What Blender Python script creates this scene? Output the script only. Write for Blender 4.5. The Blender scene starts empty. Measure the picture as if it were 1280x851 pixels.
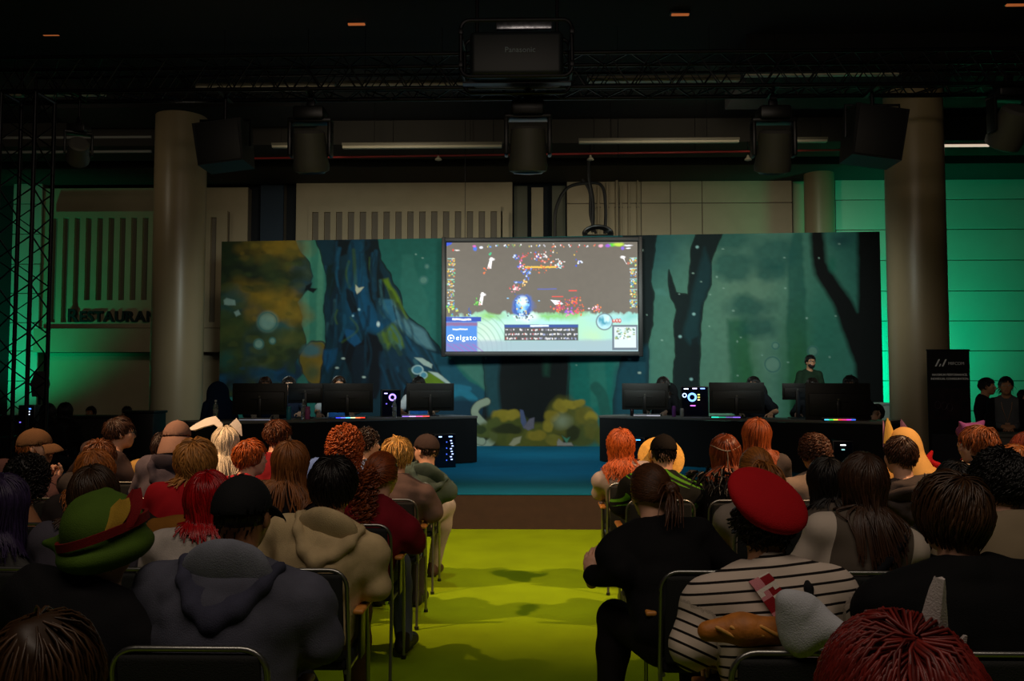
import bpy, bmesh, math, random
import numpy as np
from mathutils import Vector, Matrix, Euler

SC = bpy.context.scene
COL = SC.collection
R = math.radians

# ------------------------------------------------------------------ camera
F_PX, CX, CY = 1100.0, 640.0, 425.5
YAW, PITCH = R(1.35), math.atan(58.5 / F_PX)
EYE = Vector((0, 0, 1.6))
cam_d = bpy.data.cameras.new('camera')
cam = bpy.data.objects.new('camera', cam_d)
COL.objects.link(cam)
cam.location = EYE
cam.rotation_euler = (math.pi / 2 + PITCH, 0, YAW)
cam_d.sensor_fit = 'HORIZONTAL'
cam_d.sensor_width = 36.0
cam_d.lens = F_PX / 1280 * 36.0
cam_d.clip_start = 0.05
SC.camera = cam
CROT = Euler(cam.rotation_euler).to_matrix()

SC.view_settings.view_transform = 'Standard'
SC.view_settings.look = 'None'
SC.view_settings.gamma = 1
SC.view_settings.use_curve_mapping = False
SC.view_settings.exposure = 0.0

# ------------------------------------------------------------------ world
w = bpy.data.worlds.new('dark_hall')
SC.world = w
w.use_nodes = True
w.node_tree.nodes['Background'].inputs[0].default_value = (1.0, 0.93, 0.82, 1)
w.node_tree.nodes['Background'].inputs[1].default_value = 0.004

# ------------------------------------------------------------------ lights
def aim(o, target):
    d = Vector(target) - o.location
    o.rotation_euler = d.to_track_quat('-Z', 'Y').to_euler()

def spot(name, loc, target, power, color, angle, blend=0.6, radius=0.12):
    d = bpy.data.lights.new(name, 'SPOT')
    d.energy = power; d.color = color
    d.spot_size = R(angle); d.spot_blend = blend; d.shadow_soft_size = radius
    o = bpy.data.objects.new(name, d)
    COL.objects.link(o)
    o.location = loc
    aim(o, target)
    return o

def area(name, loc, target, power, color, sx, sy):
    d = bpy.data.lights.new(name, 'AREA')
    d.shape = 'RECTANGLE'; d.size = sx; d.size_y = sy
    d.energy = power; d.color = color
    o = bpy.data.objects.new(name, d)
    COL.objects.link(o)
    o.location = loc
    aim(o, target)
    return o

WARM = (1.0, 0.60, 0.32)
# two warm audience spots rigged high over the seats on both sides
spot('audience_spot', (-4.6, 4.4, 6.3), (-1.4, 7.4, 0.9), 1900, WARM, 46, 0.9, 0.10)
spot('audience_spot', (4.6, 4.4, 6.3), (1.5, 7.4, 0.9), 1900, WARM, 46, 0.9, 0.10)
# yellowish spot on the aisle carpet
spot('aisle_spot', (-0.6, 6.6, 6.4), (0.0, 8.3, 0), 330, (1.0, 0.90, 0.66), 45, 0.45, 0.12)
# cool stage wash from the truss fixtures
for lx in (-3.0, 0.2, 3.4):
    spot('stage_wash', (lx, 10.6, 4.3), (lx * 1.25, 17.8, 2.2), 900, (0.88, 1.0, 0.92), 63, 0.8, 0.5)
spot('floor_wash', (0.0, 11.0, 6.2), (0.0, 14.0, 0.4), 420, (0.72, 0.95, 1.0), 60, 0.9, 0.2)
# green wall washers standing behind the backdrop and at the left
spot('green_wash', (8.2, 19.5, 1.7), (8.7, 22.0, 2.9), 420, (0.0, 1.0, 0.50), 140, 0.8, 0.3)
spot('green_wash', (-13.6, 19.4, 1.2), (-12.9, 22.0, 3.3), 220, (0.0, 1.0, 0.46), 90, 0.8, 0.2)
# added fill, no fixtures: one for the seats, a row for the rear wall
area('hall_fill', (0, 0.6, 6.4), (0, 4.6, 0.6), 115, (1.0, 0.82, 0.66), 7, 1.2)
for lx in (-9.0, -3.0, 3.0, 9.0):
    spot('wall_fill', (lx, 13.4, 6.0), (lx * 1.05, 22.0, 4.2), 175 if abs(lx) < 5 else (45 if lx < 0 else 2), (1.0, 0.88, 0.66), 100, 0.9, 0.3)
for lx in (-4.2, 4.2):
    spot('ceiling_fill', (lx, 10.4, 4.7), (lx * 1.1, 13.6, 6.2), 28, (1.0, 0.86, 0.62), 120, 0.9, 0.2)  # weak added spots that brighten the unlit ceiling tubes
spot('banner_fill', (5.2, 10.3, 4.6), (6.5, 13.6, 1.9), 22, (1.0, 0.9, 0.75), 34, 0.9, 0.2)  # added fill to lift the banner and the right column

# ------------------------------------------------------------------ helpers
def at(px, py, Y):
    """world point on the plane y = Y seen at photo pixel (px, py)"""
    d = CROT @ Vector(((px - CX) / F_PX, -(py - CY) / F_PX, -1.0))
    t = Y / d.y
    return EYE + d * t

def lin(c):
    if isinstance(c, str):
        c = [int(c[i:i + 2], 16) for i in (1, 3, 5)]
    return tuple((x / 255 / 12.92 if x / 255 <= 0.04045 else ((x / 255 + 0.055) / 1.055) ** 2.4) for x in c)

_M = {}
def mat(name, color, rough=0.7, metal=0.0, emit=0.0, bump=0.0, bscale=300.0, var=0.0, vscale=6.0, trans=0.0, spec=0.5):
    if name in _M: return _M[name]
    c = lin(color) if isinstance(color, str) else color
    m = bpy.data.materials.new(name)
    m.use_nodes = True
    nt = m.node_tree
    b = nt.nodes['Principled BSDF']
    b.inputs['Base Color'].default_value = (*c, 1)
    b.inputs['Roughness'].default_value = rough
    b.inputs['Metallic'].default_value = metal
    b.inputs['Specular IOR Level'].default_value = spec
    if emit:
        b.inputs['Emission Color'].default_value = (*c, 1)
        b.inputs['Emission Strength'].default_value = emit
    if trans:
        b.inputs['Transmission Weight'].default_value = trans
    tc = None
    if bump or var:
        tc = nt.nodes.new('ShaderNodeTexCoord')
    if var:
        n = nt.nodes.new('ShaderNodeTexNoise'); n.inputs['Scale'].default_value = vscale; n.inputs['Detail'].default_value = 5
        nt.links.new(tc.outputs['Object'], n.inputs['Vector'])
        rp = nt.nodes.new('ShaderNodeValToRGB')
        rp.color_ramp.elements[0].position = 0.3; rp.color_ramp.elements[1].position = 0.7
        rp.color_ramp.elements[0].color = (*[x * (1 - var) for x in c], 1)
        rp.color_ramp.elements[1].color = (*[min(1, x * (1 + var)) for x in c], 1)
        nt.links.new(n.outputs['Fac'], rp.inputs[0])
        nt.links.new(rp.outputs[0], b.inputs['Base Color'])
    if bump:
        n = nt.nodes.new('ShaderNodeTexNoise'); n.inputs['Scale'].default_value = bscale; n.inputs['Detail'].default_value = 3
        nt.links.new(tc.outputs['Object'], n.inputs['Vector'])
        bp = nt.nodes.new('ShaderNodeBump'); bp.inputs['Strength'].default_value = bump; bp.inputs['Distance'].default_value = 0.004
        nt.links.new(n.outputs['Fac'], bp.inputs['Height'])
        nt.links.new(bp.outputs[0], b.inputs['Normal'])
    _M[name] = m
    return m

def cloth(color, k=0.18):
    return mat('cloth_' + color.strip('#'), color, 0.85, bump=0.5, bscale=260, var=k, vscale=9, spec=0.2)

def attr_mat(name, attr, rough=0.8, emit=0.0, base=None, spec=0.3):
    if name in _M: return _M[name]
    m = bpy.data.materials.new(name); m.use_nodes = True
    nt = m.node_tree; b = nt.nodes['Principled BSDF']
    a = nt.nodes.new('ShaderNodeAttribute'); a.attribute_name = attr
    b.inputs['Roughness'].default_value = rough
    b.inputs['Specular IOR Level'].default_value = spec
    src = a.outputs['Color']
    if base is not None:
        mx = nt.nodes.new('ShaderNodeVectorMath'); mx.operation = 'MULTIPLY'
        mx.inputs[0].default_value = base
        nt.links.new(a.outputs['Vector'], mx.inputs[1]); src = mx.outputs[0]
    if emit:
        b.inputs['Base Color'].default_value = (0.01, 0.01, 0.01, 1)
        nt.links.new(src, b.inputs['Emission Color']); b.inputs['Emission Strength'].default_value = emit
    else:
        nt.links.new(src, b.inputs['Base Color'])
    _M[name] = m
    return m

def hairmat(color, rough=0.45):
    return attr_mat('hair_' + color.strip('#'), 'tone', rough, base=lin(color), spec=0.35)

def tag(o, label=None, cat=None, group=None, kind=None):
    if label: o['label'] = label
    if cat: o['category'] = cat
    if group: o['group'] = group
    if kind: o['kind'] = kind
    return o

def empty(name, loc=(0, 0, 0), rz=0.0, label=None, cat=None, group=None):
    o = bpy.data.objects.new(name, None)
    o.empty_display_size = 0.1
    COL.objects.link(o)
    o.location = loc; o.rotation_euler = (0, 0, rz)
    return tag(o, label, cat, group)

def mesh_np(name, V, Q, m, parent=None, smooth=True, mi=None, tone=None, rgb=None):
    """V (n,3); Q (m,4) quads (a repeated last index makes a triangle is not allowed)"""
    me = bpy.data.meshes.new(name)
    V = np.asarray(V, np.float32); Q = np.asarray(Q, np.int32)
    nv, nq, k = len(V), len(Q), Q.shape[1]
    me.vertices.add(nv); me.vertices.foreach_set('co', V.ravel())
    me.loops.add(nq * k); me.loops.foreach_set('vertex_index', Q.ravel())
    me.polygons.add(nq)
    me.polygons.foreach_set('loop_start', np.arange(nq, dtype=np.int32) * k)
    try: me.polygons.foreach_set('loop_total', np.full(nq, k, np.int32))
    except Exception: pass
    if smooth: me.polygons.foreach_set('use_smooth', np.ones(nq, bool))
    for x in (m if isinstance(m, (list, tuple)) else [m]): me.materials.append(x)
    if mi is not None: me.polygons.foreach_set('material_index', np.asarray(mi, np.int32))
    if tone is not None:
        a = me.attributes.new('tone', 'FLOAT_VECTOR', 'POINT')
        a.data.foreach_set('vector', np.repeat(np.asarray(tone, np.float32)[:, None], 3, 1).ravel())
    if rgb is not None:
        a = me.attributes.new('paint', 'FLOAT_COLOR', 'POINT')
        a.data.foreach_set('color', np.hstack([np.asarray(rgb, np.float32), np.ones((nv, 1), np.float32)]).ravel())
    me.update(calc_edges=True)
    me.validate()
    o = bpy.data.objects.new(name, me)
    COL.objects.link(o)
    if parent is not None: o.parent = parent
    return o

class MB:
    """collects simple shapes into one mesh object"""
    def __init__(s): s.bm = bmesh.new(); s.mi = 0
    def _set(s, vs, mi):
        fs = set(f for v in vs for f in v.link_faces)
        for f in fs: f.material_index = mi
    def box(s, c, size, bevel=0.0, rot=None, mi=0, seg=2):
        r = bmesh.ops.create_cube(s.bm, size=1.0)
        vs = r['verts']
        bmesh.ops.scale(s.bm, vec=size, verts=vs)
        if bevel:
            es = list(set(e for v in vs for e in v.link_edges))
            rr = bmesh.ops.bevel(s.bm, geom=es, offset=bevel, segments=seg, affect='EDGES', profile=0.5)
            vs = list(set(v for f in rr['faces'] for v in f.verts) | set(v for v in vs if v.is_valid))
            vs = s._island(vs[0])
        if rot is not None:
            bmesh.ops.rotate(s.bm, cent=(0, 0, 0), matrix=rot.to_matrix() if hasattr(rot, 'to_matrix') else rot, verts=vs)
        bmesh.ops.translate(s.bm, vec=c, verts=vs)
        s._set(vs, mi)
        return s
    def _island(s, v0):
        seen = {v0}; st = [v0]
        while st:
            v = st.pop()
            for e in v.link_edges:
                o = e.other_vert(v)
                if o not in seen: seen.add(o); st.append(o)
        return list(seen)
    def cyl(s, a, b, r, r2=None, seg=16, mi=0, caps=True):
        a, b = Vector(a), Vector(b); d = b - a
        r2 = r if r2 is None else r2
        res = bmesh.ops.create_cone(s.bm, cap_ends=caps, segments=seg, radius1=r, radius2=r2, depth=d.length)
        vs = res['verts']
        q = Vector((0, 0, 1)).rotation_difference(d.normalized()) if d.length else Euler((0,0,0)).to_quaternion()
        bmesh.ops.rotate(s.bm, cent=(0, 0, 0), matrix=q.to_matrix(), verts=vs)
        bmesh.ops.translate(s.bm, vec=(a + b) / 2, verts=vs)
        s._set(vs, mi)
        return s
    def tube(s, pts, r, seg=8, mi=0, closed=False):
        pts = [Vector(p) for p in pts]; n = len(pts); rings = []
        rr = r if isinstance(r, (list, tuple)) else [r] * n
        ref = None
        for i, p in enumerate(pts):
            if closed: t = (pts[(i + 1) % n] - pts[i - 1]).normalized()
            else: t = (pts[min(i + 1, n - 1)] - pts[max(i - 1, 0)]).normalized()
            if ref is None:
                ref = t.orthogonal().normalized()
            ref = (ref - t * ref.dot(t))
            ref = ref.normalized() if ref.length > 1e-6 else t.orthogonal().normalized()
            q = t.cross(ref)
            rings.append([s.bm.verts.new(p + (ref * math.cos(2 * math.pi * k / seg) + q * math.sin(2 * math.pi * k / seg)) * rr[i]) for k in range(seg)])
        fs = []
        for i in range(n if closed else n - 1):
            A, B = rings[i], rings[(i + 1) % n]
            for k in range(seg):
                fs.append(s.bm.faces.new((A[k], A[(k + 1) % seg], B[(k + 1) % seg], B[k])))
        if not closed:
            fs.append(s.bm.faces.new(rings[0][::-1])); fs.append(s.bm.faces.new(rings[-1]))
        for f in fs: f.material_index = mi
        return s
    def lathe(s, prof, c=(0, 0, 0), seg=24, mi=0):
        rings = []
        c = Vector(c)
        for (r, z) in prof:
            rings.append([s.bm.verts.new(c + Vector((r * math.cos(2 * math.pi * k / seg), r * math.sin(2 * math.pi * k / seg), z))) for k in range(seg)])
        for A, B in zip(rings, rings[1:]):
            for k in range(seg):
                f = s.bm.faces.new((A[k], A[(k + 1) % seg], B[(k + 1) % seg], B[k])); f.material_index = mi
        f = s.bm.faces.new(rings[0][::-1]); f.material_index = mi
        f = s.bm.faces.new(rings[-1]); f.material_index = mi
        return s
    def prism(s, poly, y0, y1, mi=0):
        """poly of (x,z) extruded from y0 to y1"""
        A = [s.bm.verts.new((x, y0, z)) for x, z in poly]; B = [s.bm.verts.new((x, y1, z)) for x, z in poly]
        n = len(poly)
        fs = [s.bm.faces.new(A), s.bm.faces.new(B[::-1])]
        for k in range(n): fs.append(s.bm.faces.new((A[k], B[k], B[(k + 1) % n], A[(k + 1) % n])))
        for f in fs: f.material_index = mi
        return s
    def done(s, name, m, parent=None, smooth=True, loc=None, rz=None):
        bmesh.ops.recalc_face_normals(s.bm, faces=s.bm.faces)
        me = bpy.data.meshes.new(name)
        s.bm.to_mesh(me); s.bm.free()
        for x in (m if isinstance(m, (list, tuple)) else [m]): me.materials.append(x)
        if smooth:
            me.polygons.foreach_set('use_smooth', np.ones(len(me.polygons), bool))
            me.set_sharp_from_angle(angle=R(40))
        o = bpy.data.objects.new(name, me)
        COL.objects.link(o)
        if parent is not None: o.parent = parent
        if loc is not None: o.location = loc
        if rz is not None: o.rotation_euler = (0, 0, rz)
        return o

def copy_tree(o, parent=None):
    c = o.copy(); COL.objects.link(c)
    if parent is not None: c.parent = parent
    for ch in list(o.children): copy_tree(ch, c)
    return c

def text_mesh(name, body, size, m, extrude=0.004, parent=None, align='CENTER', spacing=1.0, offset=0.0):
    cu = bpy.data.curves.new(name, 'FONT')
    cu.body = body; cu.size = size; cu.extrude = extrude; cu.align_x = align; cu.space_character = spacing
    cu.offset = offset; cu.resolution_u = 3
    tmp = bpy.data.objects.new(name + '_curve', cu); COL.objects.link(tmp)
    dg = bpy.context.evaluated_depsgraph_get()
    me = bpy.data.meshes.new_from_object(tmp.evaluated_get(dg))
    bpy.data.objects.remove(tmp); bpy.data.curves.remove(cu)
    me.name = name
    me.materials.clear(); me.materials.append(m)
    o = bpy.data.objects.new(name, me); COL.objects.link(o)
    if parent is not None: o.parent = parent
    return o
# ================================================================== setting
M_CARPET = mat('green_carpet', '#82a008', 0.95, bump=0.8, bscale=500, var=0.10, vscale=2.2, spec=0.1)
M_STAGEC = mat('blue_stage_carpet', '#0e6f93', 0.9, bump=0.5, bscale=400, var=0.08, vscale=2, spec=0.15)
M_FASCIA = mat('dark_fascia', '#36231a', 0.8, var=0.15, vscale=8)
M_DARK = mat('black_ceiling', '#0d0c0b', 0.9, var=0.2, vscale=1.5)
M_CREAM = mat('cream_panel', '#b9a888', 0.8, var=0.04, vscale=3)
M_GROOVE = mat('panel_groove', '#7d7263', 0.9)
M_COLUMN = mat('column_paint', '#a28e6e', 0.35, var=0.05, vscale=1.2)
M_BLACK = mat('matt_black', '#0d0d0d', 0.7)
M_BLACKF = mat('black_cloth', '#0b0b0c', 0.9, bump=0.4, bscale=200)
M_STEEL = mat('brushed_steel', '#9a9a96', 0.32, metal=0.95)
M_TRUSS = mat('black_truss', '#16161a', 0.4, metal=0.6)
M_WOOD = mat('beech_wood', '#c8843c', 0.45, var=0.15, vscale=20)
M_PLASTIC = mat('black_plastic', '#141414', 0.4)
M_HOUSING = mat('grey_housing', '#34343a', 0.5)
M_TUBE = mat('off_lamp_diffuser', '#bdb49c', 0.5)
M_RED = mat('red_pipe_paint', '#9c2a24', 0.5)
M_GREENWALL = mat('pale_wall_panel', '#c9c6b6', 0.6, var=0.03, vscale=2)

def struct(name, mb, m, **k):
    return tag(mb.done(name, m, **k), kind='structure')

struct('floor', MB().box((0, 10, -0.06), (40, 30, 0.1)), mat('hall_floor', '#3a3630', 0.6))
struct('carpet', MB().box((0, 3.6, -0.003), (13, 12.8, 0.016)), M_CARPET)
struct('ceiling', MB().box((0, 10, 7.35), (40, 30, 0.3)), M_DARK)
struct('stage', MB().box((0, 14.6, 0.195), (15, 9.14, 0.39)).box((0, 10.02, 0.19), (15, 0.03, 0.385), mi=1).box((0, 14.6, 0.395), (15, 9.2, 0.012), mi=2),
       [M_BLACK, M_FASCIA, M_STAGEC], smooth=False)
struct('wall_back', MB().box((0, 22.9, 3.6), (40, 0.3, 7.4)), mat('dark_recess', '#23262a', 0.9))
struct('wall_left', MB().box((-19.9, 10, 3.6), (0.2, 30, 7.4)), M_DARK)
struct('wall_right', MB().box((19.9, 10, 3.6), (0.2, 30, 7.4)), M_DARK)

YW = 22.0
def wx(px, Y=YW): return at(px, 484, Y).x
def wz(py, Y=YW): return at(666, py, Y).z

def wall_panel(x0, x1, y0, y1, Y, seams_v=(), seams_h=(), m=M_CREAM, name='trim_1', thick=0.25):
    X0, X1, Z1, Z0 = wx(x0, Y), wx(x1, Y), wz(y0, Y), wz(y1, Y)
    xs = [X0] + [wx(s, Y) for s in seams_v] + [X1]
    zs = [Z0] + sorted(wz(s, Y) for s in seams_h) + [Z1]
    b = MB()
    b.box(((X0 + X1) / 2, Y + thick / 2 + 0.02, (Z0 + Z1) / 2), (X1 - X0 - 0.02, thick, Z1 - Z0 - 0.02), mi=1)
    for a, c in zip(xs, xs[1:]):
        for e, f in zip(zs, zs[1:]):
            b.box(((a + c) / 2, Y, (e + f) / 2), (c - a - 0.02, 0.06, f - e - 0.02), 0.006, seg=1)
    return struct(name, b, [m, M_GROOVE])

def grille(x0, x1, y0, y1, sx0, n, per, wd, sy0, sy1, Y, short=(), name='wall_grille'):
    X0, X1, Z1, Z0 = wx(x0, Y), wx(x1, Y), wz(y0, Y), wz(y1, Y)
    b = MB()
    b.box(((X0 + X1) / 2, Y + 0.10, (Z0 + Z1) / 2), (X1 - X0, 0.08, Z1 - Z0), mi=1)      # dark backing
    zt, zb = wz(sy0, Y), wz(sy1, Y)
    b.box(((X0 + X1) / 2, Y + 0.02, (zt + Z1) / 2), (X1 - X0, 0.1, Z1 - zt))
    b.box(((X0 + X1) / 2, Y + 0.02, (zb + Z0) / 2), (X1 - X0, 0.1, zb - Z0))
    prev = X0
    for k in range(n):
        a = wx(sx0 + k * per, Y); c = wx(sx0 + k * per + wd, Y)
        b.box(((prev + a) / 2, Y + 0.02, (zt + zb) / 2), (a - prev, 0.1, zt - zb))
        if k in short:
            zs = wz(short[k], Y)
            b.box(((a + c) / 2, Y + 0.02, (zs + zb) / 2), (c - a, 0.1, zs - zb))
        prev = c
    b.box(((prev + X1) / 2, Y + 0.02, (zt + zb) / 2), (X1 - prev, 0.1, zt - zb))
    return struct(name, b, [M_CREAM, M_GROOVE], smooth=False)

# left facade with the grille and the restaurant sign
wall_panel(47, 307, 232, 409, 22.0, name='trim_1')
grille(53, 281, 262, 409, 60, 15, 14.3, 7.2, 270, 402, 21.7, {k: 374 for k in range(3, 9)})
wall_panel(40, 307, 409, 440, 21.55, name='trim_2', thick=0.6)
wall_panel(58, 307, 440, 600, 22.0, name='trim_3')
wall_panel(10, 47, 215, 600, 21.9, (), (252, 290, 328, 365, 402, 438, 476), M_GREENWALL, name='trim_4')
# centre
wall_panel(367, 641, 224, 600, 22.0, name='trim_5')
grille(383, 626, 257, 600, 388, 17, 15, 8, 264, 500, 21.75)
wall_panel(322, 352, 222, 600, 22.3, m=mat('blue_grey_panel', '#2c3a48', 0.8), name='trim_6')
wall_panel(642, 660, 232, 600, 22.4, name='trim_7', m=mat('grey_green_panel', '#6d6c5a', 0.8))
wall_panel(664, 680, 234, 600, 22.1, name='trim_8')
wall_panel(690, 708, 232, 600, 22.4, name='trim_9', m=mat('grey_green_panel', '#6d6c5a', 0.8))
# right
wall_panel(709, 994, 220, 600, 22.0, (803, 840, 880), (255,), name='trim_10')
wall_panel(1048, 1400, 215, 620, 22.0, (), (252, 289, 327, 365, 402, 439, 476, 513), M_GREENWALL, name='trim_11')
wall_panel(994, 1012, 224, 600, 22.5, name='trim_12')

# round columns (structure)
def column(px0, px1, Y, ztop, name):
    r = (wx(px1, Y) - wx(px0, Y)) / 2
    x = (wx(px1, Y) + wx(px0, Y)) / 2
    b = MB().lathe([(r + .02, 0), (r + .02, .1), (r, .12), (r, ztop)], (x, Y, 0), 64)
    return struct(name, b, M_COLUMN)
column(189.5, 251.5, 17.0, 7.0, 'column')
column(1114, 1185, 14.6, 6.5, 'column')
column(1010, 1047, 21.3, 7.2, 'column')

# ceiling services: soffits over the columns and along the back wall
M_SOFFIT = mat('soffit_paint', '#2a2620', 0.85, var=0.1, vscale=2)
struct('soffit', MB().box((0, 21.2, 6.98), (38, 1.7, 0.42)), M_SOFFIT)
struct('soffit', MB().box((0, 18.6, 6.9), (38, 1.2, 0.5)), M_SOFFIT)
struct('soffit', MB().box((-6.9, 17.0, 7.05), (5, 1.3, 0.25)), M_DARK)
struct('soffit', MB().box((6.4, 14.6, 6.85), (6, 1.6, 0.7)), M_DARK)
# ================================================================== soft-surface modelling
def snets(F, xs, ys, zs):
    """isosurface of F=0 (negative inside) on a rectilinear grid -> verts, quads"""
    nx, ny, nz = F.shape
    s = F < 0
    c = np.zeros((nx - 1, ny - 1, nz - 1), np.int8)
    for a in (0, 1):
        for b in (0, 1):
            for d in (0, 1):
                c += s[a:nx - 1 + a, b:ny - 1 + b, d:nz - 1 + d]
    act = (c > 0) & (c < 8)
    I, J, K = np.nonzero(act)
    n = len(I)
    if n == 0: return np.zeros((0, 3)), np.zeros((0, 4), int)
    idx = np.full(act.shape, -1, np.int32); idx[I, J, K] = np.arange(n)
    acc = np.zeros((n, 3)); cnt = np.zeros(n)
    for ax in range(3):
        o1, o2 = [q for q in range(3) if q != ax]
        for u in (0, 1):
            for v in (0, 1):
                a = [0, 0, 0]; a[o1] = u; a[o2] = v
                b = list(a); b[ax] = 1
                fa = F[I + a[0], J + a[1], K + a[2]]; fb = F[I + b[0], J + b[1], K + b[2]]
                m = (fa < 0) != (fb < 0)
                t = np.where(m, fa / np.where(m, fa - fb, 1), 0)
                acc[:, o1] += m * u; acc[:, o2] += m * v; acc[:, ax] += m * t
                cnt += m
    acc /= cnt[:, None]
    P = np.stack([np.interp(I + acc[:, 0], np.arange(nx), xs), np.interp(J + acc[:, 1], np.arange(ny), ys), np.interp(K + acc[:, 2], np.arange(nz), zs)], 1)
    Q = []
    for ax in range(3):
        sl0 = [slice(1, -1)] * 3; sl1 = [slice(1, -1)] * 3
        sl0[ax] = slice(0, -1); sl1[ax] = slice(1, None)
        A, B = s[tuple(sl0)], s[tuple(sl1)]
        i, j, k = np.nonzero(A != B)
        ins = A[i, j, k]
        off = [1, 1, 1]; off[ax] = 0
        i, j, k = i + off[0], j + off[1], k + off[2]
        o1, o2 = [(1, 2), (2, 0), (0, 1)][ax]
        e = np.eye(3, dtype=int)
        def cell(d1, d2):
            w = -d1 * e[o1] - d2 * e[o2]
            return idx[np.clip(i + w[0], 0, nx - 2), np.clip(j + w[1], 0, ny - 2), np.clip(k + w[2], 0, nz - 2)]
        q = np.stack([cell(1, 1), cell(0, 1), cell(0, 0), cell(1, 0)], 1)
        q[~ins] = q[~ins][:, ::-1]
        Q.append(q)
    Q = np.concatenate(Q); Q = Q[(Q >= 0).all(1)]
    return P, Q

def v3(*a): return np.array(a, float)
def rotm(yaw=0, pitch=0, roll=0):
    """yaw left positive about z, pitch up positive about x, roll about y"""
    return np.array(Euler((R(pitch), R(roll), R(yaw)), 'YXZ').to_matrix())
def nrm(a): return a / (np.linalg.norm(a) + 1e-9)

# primitives: ('c', a, b, ra, rb, k) rounded cone, ('e', centre, radii, R, k) ellipsoid
def cone(a, b, ra, rb=None, k=0.03): return ('c', np.asarray(a, float), np.asarray(b, float), ra, ra if rb is None else rb, k)
def ell(c, r, Rm=None, k=0.03): return ('e', np.asarray(c, float), np.asarray(r, float), np.eye(3) if Rm is None else Rm, k)

def prim_sd(p, X, Y, Z):
    if p[0] == 'c':
        a, b, ra, rb = p[1:5]; ab = b - a; L = ab @ ab + 1e-9
        t = np.clip(((X - a[0]) * ab[0] + (Y - a[1]) * ab[1] + (Z - a[2]) * ab[2]) / L, 0, 1)
        return np.sqrt((X - a[0] - t * ab[0]) ** 2 + (Y - a[1] - t * ab[1]) ** 2 + (Z - a[2] - t * ab[2]) ** 2) - (ra + t * (rb - ra))
    c, r, Rm = p[1:4]
    x, y, z = X - c[0], Y - c[1], Z - c[2]
    lx = Rm[0, 0] * x + Rm[1, 0] * y + Rm[2, 0] * z
    ly = Rm[0, 1] * x + Rm[1, 1] * y + Rm[2, 1] * z
    lz = Rm[0, 2] * x + Rm[1, 2] * y + Rm[2, 2] * z
    k0 = np.sqrt((lx / r[0]) ** 2 + (ly / r[1]) ** 2 + (lz / r[2]) ** 2)
    k1 = np.sqrt((lx / r[0] ** 2) ** 2 + (ly / r[1] ** 2) ** 2 + (lz / r[2] ** 2) ** 2) + 1e-9
    return k0 * (k0 - 1) / k1

def bounds(p):
    if p[0] == 'c':
        r = max(p[3], p[4]); return np.minimum(p[1], p[2]) - r, np.maximum(p[1], p[2]) + r
    r = np.sqrt(((p[3] * p[2][None, :]) ** 2).sum(1)); return p[1] - r, p[1] + r

def smin(a, b, k):
    h = np.maximum(k - np.abs(a - b), 0) / k
    return np.minimum(a, b) - h * h * k * 0.25

def field(prims, xs, ys, zs, sub=(), pad=0.06):
    F = np.full((len(xs), len(ys), len(zs)), 1.0)
    for lst, neg in ((prims, False), (sub, True)):
        for p in lst:
            lo, hi = bounds(p)
            m = pad + p[-1]
            sl = tuple(slice(max(np.searchsorted(g, lo[q] - m) - 1, 0), np.searchsorted(g, hi[q] + m) + 1) for q, g in enumerate((xs, ys, zs)))
            if any(s.stop <= s.start for s in sl): continue
            d = prim_sd(p, xs[sl[0]][:, None, None], ys[sl[1]][None, :, None], zs[sl[2]][None, None, :])
            if neg: F[sl] = -smin(-F[sl], d, p[-1])
            else: F[sl] = smin(F[sl], d, p[-1])
    return F

def axis(lo, hi, h, fine=None, hf=None):
    if fine is None: return np.arange(lo, hi + h, h)
    a = np.arange(lo, fine[0], h) if fine[0] > lo else np.zeros(0)
    b = np.arange(max(fine[0], lo), min(fine[1], hi), hf)
    c = np.arange(min(fine[1], hi), hi + h, h)
    return np.unique(np.concatenate([a, b, c]))

def pts_sd(prims, P):
    d = np.full(len(P), 1.0)
    for p in prims: d = smin(d, prim_sd(p, P[:, 0], P[:, 1], P[:, 2]), p[-1])
    return d

def inflate(prims, d):
    out = []
    for p in prims:
        if p[0] == 'c': out.append(('c', p[1], p[2], p[3] + d, p[4] + d, p[5]))
        else: out.append(('e', p[1], p[2] + d, p[3], p[4]))
    return out

def noise_sum(rng, n=7, f=(8, 26)):
    ks = [(rng.normal(size=3), rng.uniform(*f), rng.uniform(0, 6.28)) for _ in range(n)]
    ks = [(nrm(k) * w, ph) for k, w, ph in ks]
    def fn(X, Y, Z): 
        s = 0
        for k, ph in ks: s = s + np.sin(k[0] * X + k[1] * Y + k[2] * Z + ph)
        return s / n ** 0.5
    return fn

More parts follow.
